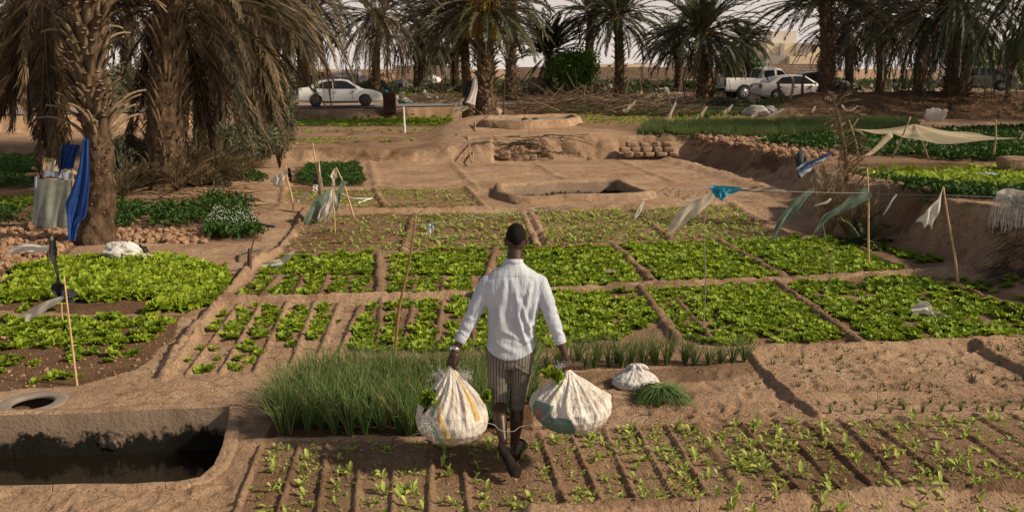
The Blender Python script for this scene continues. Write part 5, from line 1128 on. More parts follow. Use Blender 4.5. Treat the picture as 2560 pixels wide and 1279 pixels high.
def car(label, px, D, rz, paint, kind='sedan', rim='rim', y_in=None, group='cars on the road', dz=0.0):
    x = (px - 1280) / 2200 * D * (CP + .02); z = road_z(np.array([x]))[0] + .07 + dz; t = thing('pickup_truck' if kind == 'pickup' else 'parked_car', label, 'pickup truck' if kind == 'pickup' else 'car', group, loc=(x, D, z), rz=rz); t.scale = (1, 1, 1) if kind == 'pickup' else (.97, .96, .95)
    if kind == 'sedan':
        W, R, ax = .87, .315, (-1.30, 1.30)
        body = [(-2.24, .42, .55, .80), (-2.22, .34, .82, .90), (-2.14, .26, .98, .95), (-1.75, .22, 1.02, .98), (-1.1, .20, .95, 1.0), (0, .20, .90, 1.0), (.85, .20, .89, 1.0), (1.25, .20, .92, .99), (1.75, .22, .86, .97), (2.05, .24, .74, .92), (2.2, .28, .60, .84), (2.24, .38, .50, .76)]
        roof = [(-1.82, 1.0, .70), (-1.15, 1.36, .60), (-.55, 1.45, .60), (.1, 1.46, .60), (.45, 1.40, .60), (1.25, .92, .70)]; belt = .92
        wins = [[(-1.38, .99), (-.98, 1.31), (-.42, 1.38), (-.40, .96)], [(-.33, .96), (-.35, 1.38), (.08, 1.39), (.40, 1.33), (.95, .96)]]
    else:
        W, R, ax = .91, .39, (-1.55, 1.53)
        body = [(-2.62, .52, .62, .90), (-2.60, .50, 1.20, .97), (-2.3, .48, 1.22, 1.0), (-1.2, .46, 1.22, 1.0), (-.45, .46, 1.18, 1.0), (.9, .46, 1.14, 1.0), (1.3, .46, 1.12, 1.0), (2.0, .48, 1.06, .98), (2.5, .5, .94, .92), (2.66, .55, .75, .82)]
        roof = [(-.52, 1.16, .78), (-.42, 1.75, .70), (0, 1.81, .70), (.45, 1.79, .70), (.75, 1.72, .70), (1.45, 1.12, .78)]; belt = 1.17
        wins = [[(-.34, 1.24), (-.30, 1.62), (.28, 1.66), (.32, 1.22)], [(.44, 1.22), (.42, 1.66), (.72, 1.62), (1.16, 1.22)]]
    V = []
    for (xx, z0, z1, ws) in body:
        w = W * ws; h = z1 - z0; half = [(0, z0), (w * .86, z0), (w * .97, z0 + h * .15), (w, z0 + h * .45), (w * .985, z0 + h * .75), (w * .93, z1 - .03 * (h > .3)), (w * .84, z1), (0, z1 + .02)]
        V += [(xx, y, z_) for y, z_ in half] + [(xx, -y, z_) for y, z_ in half[-2:0:-1]]
    n_ = 14; k = len(body); mb = MB(); Q = grid_faces(k, n_, True); T = []
    V = np.array(V); c0 = len(V); V = np.concatenate([V, [V[:n_].mean(0)], [V[-n_:].mean(0)]])
    for j in range(n_): T.append((c0, (j + 1) % n_, j)); T.append((c0 + 1, (k - 1) * n_ + j, (k - 1) * n_ + (j + 1) % n_))
    mb.add(V, Q, T); bd = mb.build('body', M[paint], t)
    cm = MB()
    for a in ax: tube(cm, [(a, -1.3, R + .02), (a, 1.3, R + .02)], R * 1.17, 28)
    co = cm.build('cutter', M['blacktrim']); co.parent = t
    bpy.context.view_layer.update(); modified(bd, [('BOOLEAN', dict(operation='DIFFERENCE', object=co, solver='EXACT'))]); bpy.data.objects.remove(co)
    bd.data.set_sharp_from_angle(angle=math.radians(24))
    for xs_ in ([-.37, .62, -1.25] if kind == 'sedan' else [.38, 1.22, -.48]):
        for s in (-1, 1): mb = MB(); box(mb, (xs_, s * W * 1.0, (belt + .28) / 2 + .08), (.014, .012, belt - .36)); mb.build('door_seam', M['blacktrim'], t)
    for s in (-1, 1): mb = MB(); box(mb, (0, s * W * .975, (.26 if kind == 'sedan' else .50)), (1.9, .05, .07)); mb.build('sill', M['blacktrim'], t)
    # cabin
    V = []
    for (xx, zr, wt) in roof: V += [(xx, W * .93, belt - .06), (xx, wt, zr - .05), (xx, wt - .1, zr), (xx, 0, zr + .02), (xx, -(wt - .1), zr), (xx, -wt, zr - .05), (xx, -W * .93, belt - .06)]
    mb = MB(); mb.add(np.array(V), grid_faces(len(roof), 7)); rf_ = mb.build('roof', M[paint], t); rf_.data.set_sharp_from_angle(angle=math.radians(24))
    def sidey(z_): f = (z_ - belt + .06) / (roof[2][1] - .05 - belt + .06); return W * .93 + (roof[2][2] - W * .93) * f + .012
    for s in (-1, 1):
        for w in wins:
            mb = MB(); P = [(xx, s * sidey(z_), z_) for xx, z_ in w]; c = np.mean(P, 0); P2 = np.array(P + [tuple(c)]); nn = len(P); mb.add(np.concatenate([P2, P2 - [0, s * .02, 0]]), None, [(i, (i + 1) % nn, nn) for i in range(nn)]); mb.build('window', M['glass'], t, smooth=False)
        mb = MB(); box(mb, (wins[1][0][0] + .1, s * W * 1.005, belt - .12), (.16, .03, .03)); box(mb, (wins[0][0][0] + .3, s * W * 1.005, belt - .12), (.16, .03, .03)); mb.build('door_handle', M['blacktrim'] if kind == 'pickup' or paint == 'carsilver' else M[paint], t)
        mb = MB(); sphere(mb, (wins[1][-1][0] - .1, s * (W + .07), belt + .05), (.07, .10, .08), 8, 10); mb.build('wing_mirror', M[paint], t)
    for (a, c_, nm) in ((0, 1, 'rear_window'), (len(roof) - 2, len(roof) - 1, 'windscreen')):
        A, B = roof[a], roof[c_]; o_ = -.012 if a == 0 else .012; mb = MB(); P = []
        for f, q in ((.12, A), (.12, B)): pass
        for f in (.12, .9):
            xx = A[0] + (B[0] - A[0]) * f; zz = A[1] + (B[1] - A[1]) * f; ww = (A[2] + (B[2] - A[2]) * f) - .08; P += [(xx + o_ * 1.2, -ww, zz + .025), (xx + o_ * 1.2, ww, zz + .025)]
        mb.add(np.array(P), [(0, 1, 3, 2)]); mb.build(nm, M['glass'], t, smooth=False)
    for a in ax:
        for s in (-1, 1):
            mb = MB(); tube(mb, [(a, s * (W - .24), R), (a, s * (W - .21), R), (a, s * (W - .06), R), (a, s * (W - .02), R)], [R * .9, R, R, R * .93], 28); wh = mb.build('tyre', M['rubber'], t)
            mb = MB(); tube(mb, [(a, s * (W - .10), R), (a, s * (W - .012), R)], R * .62, 24)
            for q in range(5):
                an = q * 1.257; box(mb, (a + math.cos(an) * R * .33, s * (W - .004), R + math.sin(an) * R * .33), (.05, .02, .05))
            r_ = mb.build('rim', M[rim], t)
            mb = MB()
            for q in range(5):
                an = q * 1.257 + .6; sphere(mb, (a + math.cos(an) * R * .4, s * (W - .008), R + math.sin(an) * R * .4), (.05, .012, .05), 6, 8)
            mb.build('wheel_opening', M['blacktrim'], t)
    zt_ = .82 if kind == 'sedan' else .95
    for s in (-1, 1):
        mb = MB(); box(mb, (-body[2][0] * -1 - .02 if False else body[1][0] + .06, s * W * .74, zt_), (.16, W * .34, .15 if kind == 'sedan' else .34)); mb.build('tail_light', M['redlight'], t)
        mb = MB(); sphere(mb, (2.05 if kind == 'sedan' else 2.5, s * W * .68, .66 if kind == 'sedan' else .85), (.17, .16, .07), 8, 12); mb.build('headlight', M['lamp'], t)
    mb = MB(); box(mb, (body[0][0] - .01, 0, .66 if kind == 'sedan' else .80), (.03, .50, .12)); mb.build('number_plate', M['whiteplastic'], t)
    mb = MB(); box(mb, (body[0][0] + .02, 0, .45 if kind == 'sedan' else .58), (.16, W * 1.7, .14)); mb.build('bumper', M[paint] if kind == 'sedan' else M['blacktrim'], t)
    if kind == 'pickup':
        mb = MB()
        for q in np.linspace(-.6, .6, 7): tube(mb, [(-.62, q, 1.2), (-.62, q, 1.68)], .012, 5)
        tube(mb, [(-.62, -.68, 1.68), (-.62, .68, 1.68)], .02, 6); mb.build('window_guard', M['blacktrim'], t)
    return t
car('white four door sedan with black wheels driving right on the road under the palm fronds', 857, 46.9, math.radians(11), 'carwhite', rim='darkrim')
car('white double cab pickup truck with red tail lights seen from behind at an angle', 1898, 51.6, math.radians(9), 'carwhite', 'pickup')
car('silver sedan with dark red tail lights in front of the pickup truck', 1972, 48.9, math.radians(7), 'carsilver')
car('olive grey sedan facing left beyond the earth bank, half behind the big palm', 2422, 54, math.radians(157), 'carolive', dz=.02)
car('dark car just visible between the silver sedan and the bulging palm trunk', 2030, 58, math.radians(14), 'cardark')

# ================================================================== the walking man
def cap(mb, p0, p1, r0, r1, n=14):
    p0 = np.asarray(p0, float); p1 = np.asarray(p1, float); L = np.linalg.norm(p1 - p0); d = (p1 - p0) / L
    P = []; R = []
    for a in (-80, -55, -28): P.append(p0 + d * r0 * math.sin(math.radians(a))); R.append(r0 * math.cos(math.radians(a)))
    for f in np.linspace(0, 1, 4): P.append(p0 + (p1 - p0) * f); R.append(r0 + (r1 - r0) * f)
    for a in (28, 55, 80): P.append(p1 + d * r1 * math.sin(math.radians(a))); R.append(r1 * math.cos(math.radians(a)))
    tube(mb, P, R, n)
def chain(mb, pts, rad, n=14):
    for i in range(len(pts) - 1): cap(mb, pts[i], pts[i + 1], rad[i], rad[i + 1], n)
def loft(mb, rings):
    n = len(rings[0]); V = np.concatenate(rings); c0 = len(V); V = np.concatenate([V, [rings[0].mean(0)], [rings[-1].mean(0)]]); k = len(rings); T = []
    for j in range(n): T.append((c0, (j + 1) % n, j)); T.append((c0 + 1, (k - 1) * n + j, (k - 1) * n + (j + 1) % n))
    mb.add(V, grid_faces(k, n, True), T)
def fuse(name, mb, mat, parent, voxel, sm=6, fn=None, attrs=None, sfac=.5):
    """join overlapping volumes into one continuous skin, relax it, then shape it further"""
    o = mb.build(name, mat); bpy.context.view_layer.update()
    modified(o, [('REMESH', dict(mode='VOXEL', voxel_size=voxel, use_smooth_shade=True)), ('SMOOTH', dict(iterations=sm, factor=sfac))])
    me = o.data; k = len(me.vertices); co = np.zeros(k * 3, np.float32); me.vertices.foreach_get('co', co); co = co.reshape(-1, 3).astype(float)
    nn = np.zeros(k * 3, np.float32); me.vertices.foreach_get('normal', nn); nn = nn.reshape(-1, 3).astype(float)
    if fn is not None: co = fn(co, nn)
    if attrs is not None:
        for a, f in attrs.items():
            at = me.attributes.new(a, 'FLOAT', 'POINT'); at.data.foreach_set('value', np.asarray(f(co, nn), np.float32))
    co = co - np.array(parent.location); me.vertices.foreach_set('co', co.astype(np.float32).ravel()); me.update()
    me.polygons.foreach_set('use_smooth', np.ones(len(me.polygons), bool)); o.parent = parent
    if not me.materials: me.materials.append(mat)
    return o

m, n, b = newmat('skin', 0.42, 0.45); f = noisen(n, 12, 4); cc = ramp(n, f, [(0.3, (0.030, 0.0145, 0.009)), (0.7, (0.066, 0.031, 0.019))]); n.links.new(cc, b.inputs['Base Color'])
b.inputs['Subsurface Weight'].default_value = .04; bump(n, b, noisen(n, 90, 3), .15, .003); M['skin'] = m
m, n, b = newmat('short_hair', 0.9, 0.15); b.inputs['Base Color'].default_value = (0.008, 0.006, 0.005, 1); bump(n, b, noisen(n, 260, 3), .8, .004); M['hair'] = m
m, n, b = newmat('white_shirt', 0.75, 0.2); f = noisen(n, 6, 4); cc = ramp(n, f, [(0.3, (0.38, 0.42, 0.49)), (0.7, (0.48, 0.515, 0.57))]); n.links.new(cc, b.inputs['Base Color'])
h1 = noisen(n, 8, 3, .5, vec=stretch(n, 2.2, 1, .55), dist=.8); h2 = noisen(n, 30, 3, .55, vec=stretch(n, 1.6, 1, .7), dist=.6)
bump(n, b, mathn(n, 'ADD', h1, mathn(n, 'MULTIPLY', h2, .28)), .5, .03); b.inputs['Sheen Weight'].default_value = .1; M['shirt'] = m
m, n, b = newmat('striped_trousers', 0.85, 0.2); u = attr(n, 'u'); f = noisen(n, 7, 4)
sn = mathn(n, 'SINE', mathn(n, 'MULTIPLY', u, 2 * math.pi / 0.0155)); st_ = ramp(n, sn, [(0.0, (0.20, 0.182, 0.158)), (0.70, (0.17, 0.155, 0.135)), (0.88, (0.028, 0.026, 0.026))])
cc = mix(n, .5, st_, ramp(n, f, [(0.3, (0.65, .65, .65)), (0.7, (1.2, 1.18, 1.15))]), 'MULTIPLY'); n.links.new(cc, b.inputs['Base Color'])
bump(n, b, noisen(n, 14, 3, .5, vec=stretch(n, 1.5, 1, .5)), .5, .02); M['trousers'] = m
M['sole'] = simple('worn_sole', (0.014, 0.011, 0.009), (0.042, 0.033, 0.025), 14, .95, .4, .004, spec=.05); M['strap'] = simple('black_strap', (0.012, 0.012, 0.014), (0.03, 0.03, 0.033), 14, .5, .2, .003)
M['steel'] = simple('steel', (0.35, 0.35, 0.36), (0.5, 0.5, 0.5), 14, .3, 0, 0, metallic=.8)

mp_ = G(1284, 1158); man = thing('person', 'man seen from behind, white shirt and striped cropped trousers, carrying two full sacks', 'person', loc=(mp_[0], mp_[1], 0))
Y0 = 6.05; J = lambda px, py, Y=Y0: PY(px, py, Y)
body = MB()
# head, neck
hc = J(1290, 592, 6.12); tiltR = rotz(.15)
sphere(body, hc, (.0675, .094, .093), 16, 22); sphere(body, hc + [0, .035, -.055], (.062, .075, .075), 14, 18); sphere(body, hc + [0, -.035, -.03], (.066, .055, .065), 12, 16)
sphere(body, hc + [0, .075, -.105], (.038, .032, .03), 10, 12)                              # chin
cap(body, hc + [0, .098, .0], hc + [0, .122, -.035], .010, .017)                         # nose
for s in (-1, 1):
    sphere(body, hc + [s * .032, .092, .018], (.022, .014, .008), 8, 10); sphere(body, hc + [s * .045, .07, -.03], (.024, .03, .022), 8, 10)
    sphere(body, hc + [s * .0725, .0, -.032], (.011, .022, .034), 10, 12, R=rotz(-s * .35)); sphere(body, hc + [s * .0785, -.008, -.02], (.009, .014, .018), 8, 10)
sphere(body, hc + [0, .104, -.066], (.026, .012, .011), 8, 10)                                # lips
cap(body, hc + [-.002, -.015, -.07], J(1284, 662, 6.06), .056, .062); cap(body, J(1284, 655, 6.06), J(1283, 695, 6.06), .056, .06)
# trunk inside the clothes
pel = J(1277, 890, 6.06)
chain(body, [J(1283, 712), J(1279, 790), pel], [.085, .08, .09]); cap(body, J(1230, 712), J(1338, 712), .04, .04)
# arms
shL, shR = J(1216, 706), J(1351, 704); elL, elR = J(1181, 792, 6.02), J(1377, 786, 6.02); wrL, wrR = J(1136, 876, 5.95), J(1412, 884, 5.95)
chain(body, [shL, elL], [.045, .038]); chain(body, [elL, elL * .5 + wrL * .5, wrL], [.038, .036, .025]); chain(body, [shR, elR], [.045, .038]); chain(body, [elR, elR * .5 + wrR * .5, wrR], [.038, .036, .026])
# legs
kL, kR = J(1250, 1003, 6.04), J(1293, 1003, 6.10); hipL, hipR = J(1250, 885, 6.06), J(1304, 885, 6.06)
chain(body, [hipL, kL], [.075, .050]); chain(body, [hipR, kR], [.075, .050])
anL = J(1258, 1098, 5.80); cfL = J(1249, 1046, 5.90); anR = J(1285, 1122, 6.06); cfR = J(1292, 1046, 6.06)
chain(body, [kL, cfL, cfL * .45 + anL * .55, anL], [.050, .053, .040, .030]); chain(body, [kR, cfR, cfR * .45 + anR * .55, anR], [.050, .053, .038, .030])
# left foot: heel up, sole towards the camera
toeL = J(1290, 1180, 5.66); heL = J(1253, 1117, 5.775); aL = (toeL - heL) / np.linalg.norm(toeL - heL); fw = ray(1270, 1150); fw /= np.linalg.norm(fw); nL = -(fw - aL * fw.dot(aL)); nL /= np.linalg.norm(nL); sL = np.cross(aL, nL)
chain(body, [heL - nL * .028, heL + aL * .10 - nL * .038, toeL - aL * .06 - nL * .026], [.032, .034, .030]); chain(body, [anL, heL - nL * .03], [.030, .031])
for q, (o_, ln, r_) in enumerate(((-.034, .045, .013), (-.014, .05, .010), (.004, .046, .0095), (.020, .04, .009), (.034, .032, .0085))):
    cap(body, toeL - aL * .055 - sL * o_ - nL * .02, toeL - aL * .055 + aL * ln - sL * o_ - nL * .018, r_ + .004, r_)
# right foot flat on the ground pointing away
gR = G(1287, 1152); gR[2] = .035; dR = np.array([.24, .97, 0]); sR = np.array([.97, -.24, 0])
chain(body, [gR + [0, 0, .03], gR + dR * .11 + [0, 0, .035], gR + dR * .19 + [0, 0, .02]], [.032, .034, .03]); chain(body, [anR, gR + [0, 0, .035]], [.031, .032])
for o_, ln in ((-.032, .06), (-.014, .062), (.004, .056), (.02, .048), (.034, .038)): cap(body, gR + dR * .19 + sR * o_ + [0, 0, .012], gR + dR * (.19 + ln) + sR * o_ + [0, 0, .008], .012, .009)
# hands closed on the twisted necks of the sacks
def hand(wr, grip, side):
    d = grip - wr; d = d / np.linalg.norm(d); back = np.array([side * -.45, -.85, 0.1]); back -= d * back.dot(d); back /= np.linalg.norm(back); ac = np.cross(d, back)
    knu = wr + d * .088
    cap(body, wr, wr + d * .03, .026, .027); 
    for q in np.linspace(-1, 1, 5): cap(body, wr + d * .022 + ac * q * .017, knu + ac * q * .028 + back * .006, .015, .0135)
    for i, q in enumerate((-1, -.34, .34, 1)):
        a = knu + ac * q * .030 + back * .008; L = (.036, .041, .039, .031)[i] if side > 0 else (.031, .039, .041, .036)[i]
        b1 = a + d * L * .95 - back * .010; c1 = b1 + d * L * .12 - back * L * .75; e1 = c1 - d * L * .5 - back * L * .18; chain(body, [a, b1, c1, e1], [.0112, .0098, .0092, .008])
    tq = -ac * side; a = wr + d * .03 + tq * .022; chain(body, [a, a + d * .035 + tq * .016 - back * .014, a + d * .064 - tq * .004 - back * .034, a + d * .078 - tq * .022 - back * .04], [.015, .0125, .0112, .0095])
grL = J(1127, 917, 5.93); grR = J(1421, 927, 5.93)
hand(wrL, grL, 1); hand(wrR, grR, -1)
fuse('body', body, M['skin'], man, .0052, 5, sfac=.45)
# eyes
mb = MB()
for s in (-1, 1): sphere(mb, hc + [s * .031, .088, -.005], .012, 8, 10)
mb.V = [v - np.array(man.location) for v in mb.V]; mb.build('eye', M['whiteplastic'], man)
# hair: close cropped cap
mb = MB(); sphere(mb, hc, (.0715, .0985, .0970), 40, 56); V = mb.V[0]; 
lim = -.058 - .012 * np.cos((V[:, 0] - hc[0]) / .08 * 1.5) * (V[:, 1] < hc[1]) + np.clip((V[:, 1] - hc[1]) / .1, 0, 1) * .075 - (V[:, 1] < hc[1]) * .022
zz = V[:, 2] - hc[2]; k_ = zz > lim; Q = mb.Q[0]; Q = Q[k_[Q].all(1)]; V = V + (rng.normal(0, .0012, (len(V), 3)))
V[:, 2] = np.where(zz < lim + .012, V[:, 2], V[:, 2]); e_ = np.clip((zz - lim) / .02, 0, 1)[:, None]; V = hc + (V - hc) * (.935 + .065 * np.clip((zz - lim) / .045, 0, 1)[:, None] ** .6)
mb2 = MB(); mb2.add(V - np.array(man.location), Q); mb2.build('hair', M['hair'], man)

# shirt
def ring(pl, pr, py, Y, dh, n=36, sag=0.0, p=2.3, fwd=0.0):
    a = PY(pl, py, Y); c = PY(pr, py, Y); ctr = (a + c) / 2; w = (c[0] - a[0]) / 2; th = np.arange(n) * 2 * math.pi / n; cs, sn = np.cos(th), np.sin(th)
    x = np.sign(cs) * np.abs(cs) ** (2 / p) * w; y = np.sign(sn) * np.abs(sn) ** (2 / p) * dh; return np.stack([ctr[0] + x, ctr[1] + y + fwd, ctr[2] + sag * (x / w) ** 2 + 0 * x], -1)
sh = MB()
loft(sh, [ring(1262, 1306, 654, 6.06, .060), ring(1250, 1318, 666, 6.055, .07), ring(1228, 1340, 680, 6.05, .085), ring(1206, 1360, 700, 6.05, .10), ring(1204, 1360, 722, 6.05, .115), ring(1214, 1350, 760, 6.05, .122), ring(1219, 1341, 800, 6.05, .118),
          ring(1220, 1336, 835, 6.05, .115), ring(1218, 1337, 862, 6.05, .12, sag=.015), ring(1216, 1338, 884, 6.05, .125, sag=.05), ring(1222, 1333, 890, 6.05, .118, sag=.055)])
cuffL = wrL + (elL - wrL) * .36; cuffR = wrR + (elR - wrR) * .36
chain(sh, [J(1226, 706), shL + [.008, 0, -.01], (shL + elL) / 2, elL], [.062, .064, .060, .054]); chain(sh, [elL, (elL + cuffL) / 2, cuffL], [.054, .050, .041])
chain(sh, [J(1341, 704), shR + [-.008, 0, -.01], (shR + elR) / 2, elR], [.062, .064, .060, .054]); chain(sh, [elR, (elR + cuffR) / 2, cuffR], [.054, .050, .041])
def ridge(t): return 1 - np.abs(2 * t - 1)
def folds(co, nn):
    x, y, z = co[:, 0] - mp_[0], co[:, 1], co[:, 2]; out = np.zeros(len(co))
    back = np.clip(-nn[:, 1] + .35, 0, 1); tor = (np.abs(co[:, 0] - pel[0]) < .19)
    # long soft diagonal folds between the shoulder blades and the waist, gathering to the right side
    for (x0, z0, x1, z1, w, a) in ((-.06, 1.36, -.12, .98, .022, .010), (.0, 1.36, .07, .95, .018, .013), (.05, 1.22, .13, .93, .014, .014), (.12, 1.34, .07, 1.10, .014, .011), (-.13, 1.25, -.07, 1.0, .02, .008), (.16, 1.22, .10, 1.0, .012, .012), (.02, 1.12, .12, .84, .016, .011), (-.1, 1.02, .1, .92, .016, .006), (-.12, .92, .02, .84, .02, .007), (-.02, 1.40, -.015, 1.15, .012, .006), (.09, 1.02, .15, 1.05, .012, .012), (.06, .90, .16, .97, .012, .010)):
        d = segdist((x0, z0), (x1, z1), x, z); t_ = np.clip((z - z1) / (z0 - z1 + 1e-6), 0, 1); out += .95 * a * (np.exp(-(d / w) ** 2) - .45 * np.exp(-((d - 2 * w) / w) ** 2)) * back * tor * np.sin(np.pi * (.08 + .84 * t_)) ** .6
    out += (fbm(x * 7 + z * 3, z * 3.5 + 7, 77, 2) - .45) * .014 * np.clip(1.42 - z, 0, .2) * 5 * back
    # sleeve wrinkles, bunching at the elbows and towards the cuffs
    for A, B, C, s in ((shL, elL, cuffL, 1), (shR, elR, cuffR, 2)):
        for P, Q_, amp, fr in ((A, B, .0024, 24), (B, C, .0034, 34)):
            d = Q_ - P; L = np.linalg.norm(d); t = ((co - P) @ d) / L / L; near = (np.linalg.norm(co - (P + np.clip(t, 0, 1)[:, None] * d), axis=1) < .09) & (t > -.05) & (t < 1.05) & (np.abs(co[:, 0] - pel[0]) > .17)
            wv = np.sin(t * L * fr * 3.2 + 5 * noise(co[:, 0] * 22, z * 9, s) + 2.2 * np.sin(x * 25)); out += near * amp * wv * (0.35 + .9 * np.exp(-((t - (1 if amp < .006 else 0)) / .45) ** 2))
    # yoke seam and back pleat
    out -= .0022 * np.exp(-((z - 1.378 - .01 * np.cos(x * 14)) / .003) ** 2) * back * tor
    return co + nn * out[:, None]
fuse('shirt', sh, M['shirt'], man, .0065, 10, folds, sfac=.5)
# collar and cuffs
mb = MB(); th = np.arange(40) * 2 * math.pi / 40; cc0 = J(1284, 659, 6.06); R_ = []
for rr, zz in ((.062, -.012), (.069, -.010), (.0665, .012), (.0645, .030), (.0605, .031), (.058, .012), (.057, -.01)): R_.append(np.stack([cc0[0] + rr * 1.02 * np.cos(th), cc0[1] + .012 + rr * 1.1 * np.sin(th), cc0[2] + zz - .014 * np.sin(th)], -1))
mb.add(np.concatenate(R_) - np.array(man.location), grid_faces(7, 40, True)); mb.build('collar', M['shirt'], man)
for wr, el in ((wrL, elL), (wrR, elR)):
    mb = MB(); d = (el - wr); P = [wr + d * f for f in (.255, .27, .33, .44, .47)]; tube(mb, P, [.036, .040, .0425, .0435, .040], 24, cap=False); mb.V = [v - np.array(man.location) for v in mb.V]; mb.build('cuff', M['shirt'], man)
# trousers
tr = MB()
loft(tr, [ring(1222, 1334, 850, 6.06, .105), ring(1216, 1338, 872, 6.06, .115), ring(1215, 1336, 893, 6.06, .118), ring(1217, 1334, 905, 6.06, .115), ring(1224, 1328, 914, 6.06, .10)])
lg = lambda c, a, py, Y, dh: ring(c - a, c + a, py, Y, dh, p=2.1)
loft(tr, [lg(1247, 27, 885, 6.06, .095), lg(1247, 29.5, 915, 6.06, .095), lg(1247, 26.5, 950, 6.055, .085), lg(1247, 23, 980, 6.05, .075), lg(1249, 21, 1003, 6.045, .068), lg(1249, 21.5, 1012, 6.04, .070), lg(1249, 20, 1018, 6.04, .066)])
loft(tr, [lg(1305, 26, 885, 6.06, .095), lg(1304, 28.5, 915, 6.065, .095), lg(1300, 26, 950, 6.075, .085), lg(1297, 23, 980, 6.09, .075), lg(1294, 20, 1003, 6.10, .068), lg(1293, 20.5, 1012, 6.10, .070), lg(1293, 19, 1018, 6.10, .066)])
def legx(z, s): 
    return np.interp(z, [.42, .60, .80], [J(1249, 1010, 6.05)[0], J(1247, 950)[0], J(1247, 890)[0]] if s < 0 else [J(1293, 1010, 6.1)[0], J(1300, 950, 6.07)[0], J(1304, 890)[0]])
def uu(co, nn):
    mid = J(1276, 930)[0]; s = np.where(co[:, 0] < mid, -1, 1); xc = np.where(s < 0, legx(co[:, 2], -1), legx(co[:, 2], 1)); a = np.arctan2(co[:, 0] - xc, np.abs(co[:, 1] - 6.06) + .02); r_ = np.interp(co[:, 2], [.42, .8], [.063, .085]); return a * r_
def tfold(co, nn):
    x, z = co[:, 0], co[:, 2]; out = (fbm(x * 10 + z * 5, z * 5, 5, 3) - .45) * .016
    for (a0, a1, b0, b1) in ((1262, 900, 1225, 925), (1270, 925, 1240, 905), (1290, 905, 1325, 930), (1283, 930, 1318, 912), (1240, 985, 1262, 990), (1290, 975, 1308, 985), (1238, 1000, 1262, 1003)):
        A, B = J(a0, a1), J(b0, b1); d = segdist((A[0], A[2]), (B[0], B[2]), x, z); out += .007 * np.exp(-(d / .009) ** 2) * (nn[:, 1] < .2)
    d = np.abs(z - J(1250, 1006)[2]); out -= .004 * np.exp(-(d / .004) ** 2)
    return co + nn * out[:, None]
fuse('trousers', tr, M['trousers'], man, .006, 3, tfold, {'u': uu}, sfac=.4)
# sandals
def sole_outline():
    P = []
    for t in np.linspace(0, 1, 44, endpoint=False):
        a = t * 2 * math.pi; u = -math.cos(a); w = .036 + .011 * u + .004 * math.cos(2 * a); P.append((.138 * u, math.sin(a) * w * (1.12 if abs(u) < .8 else 1.05) * (abs(math.sin(a)) ** -.25 if abs(math.sin(a)) > .05 else 1)))
    return np.array(P)
def sandal(c, a, s, nrm, name_l):
    t0 = np.array(man.location); O = sole_outline(); k = len(O); mb = MB(); rings = []
    for h, g in ((0.0, .93), (0.003, 1.0), (.014, 1.0), (.018, .95)): rings.append(c + O[:, :1] * g * a + O[:, 1:] * g * s + nrm * h)
    loft(mb, rings); mb.V = [v - t0 for v in mb.V]; so = mb.build('sandal', M['sole'], man)
    q = np.linspace(-1, 1, 9)[:, None]
    for P in [c + a * f + s * q * .044 - nrm * (0.004 + .062 * (1 - q ** 2) ** .6) + a * .01 * np.abs(q) for f in (.03, .06, .09)] + [c - a * .075 + s * q * .036 - nrm * (.02 + .045 * (1 - q ** 2) ** .5)]:
        mb = MB(); tube(mb, P - t0, .007, 6); mb.build('sandal_strap', M['strap'], so)
cL = (heL + toeL) / 2 + nL * .012 + aL * .008; sandal(cL, aL, sL, nL, '')
cR = gR + dR * .105; cR[2] = .022; sandal(cR, dR, sR, np.array([0, 0, -1.0]), '')
# watch
mb = MB(); d = (elL - wrL) / np.linalg.norm(elL - wrL); tube(mb, [wrL + d * .004, wrL + d * .008, wrL + d * .026, wrL + d * .030], [.028, .0325, .0325, .028], 20, cap=False); sphere(mb, wrL + d * .017 + np.array([-.033, -.012, 0]), (.008, .017, .017), 8, 12); mb.V = [v - np.array(man.location) for v in mb.V]; mb.build('wrist_watch', M['steel'], man)

# ================================================================== sacks
def sackmat(name, base, dirt, stripes=None):
    m, n, b = newmat(name, 0.7, 0.25); f = noisen(n, 7, 6, .7); g = noisen(n, 24, 4, .7)
    c = mix(n, ramp(n, mathn(n, 'ADD', mathn(n, 'MULTIPLY', f, .7), mathn(n, 'MULTIPLY', g, .3)), [(.42, (0, 0, 0)), (.66, (1, 1, 1))]), base, dirt)
    if stripes:
        for a, colr in stripes: c = mix(n, mathn(n, 'MULTIPLY', attr(n, a), mathn(n, 'ADD', .55, mathn(n, 'MULTIPLY', g, .5))), c, colr)
    n.links.new(c, b.inputs['Base Color']); bump(n, b, mathn(n, 'ADD', noisen(n, 16, 3, .5, vec=stretch(n, 1.8, 1.8, .4)), mathn(n, 'MULTIPLY', noisen(n, 120, 2), .12)), .8, .03); return m
M['sackL'] = sackmat('woven_sack_yellow_green', (0.62, 0.58, 0.52), (0.34, 0.28, 0.22), [('sa', (0.08, 0.26, 0.17)), ('sb', (0.46, 0.29, 0.04))])
M['sackR'] = sackmat('woven_sack_teal', (0.66, 0.63, 0.58), (0.38, 0.32, 0.255), [('sa', (0.025, 0.12, 0.10)), ('sb', (0.38, 0.09, 0.10))])
M['sackG'] = sackmat('white_woven_sack', (0.62, 0.61, 0.60), (0.42, 0.37, 0.33))
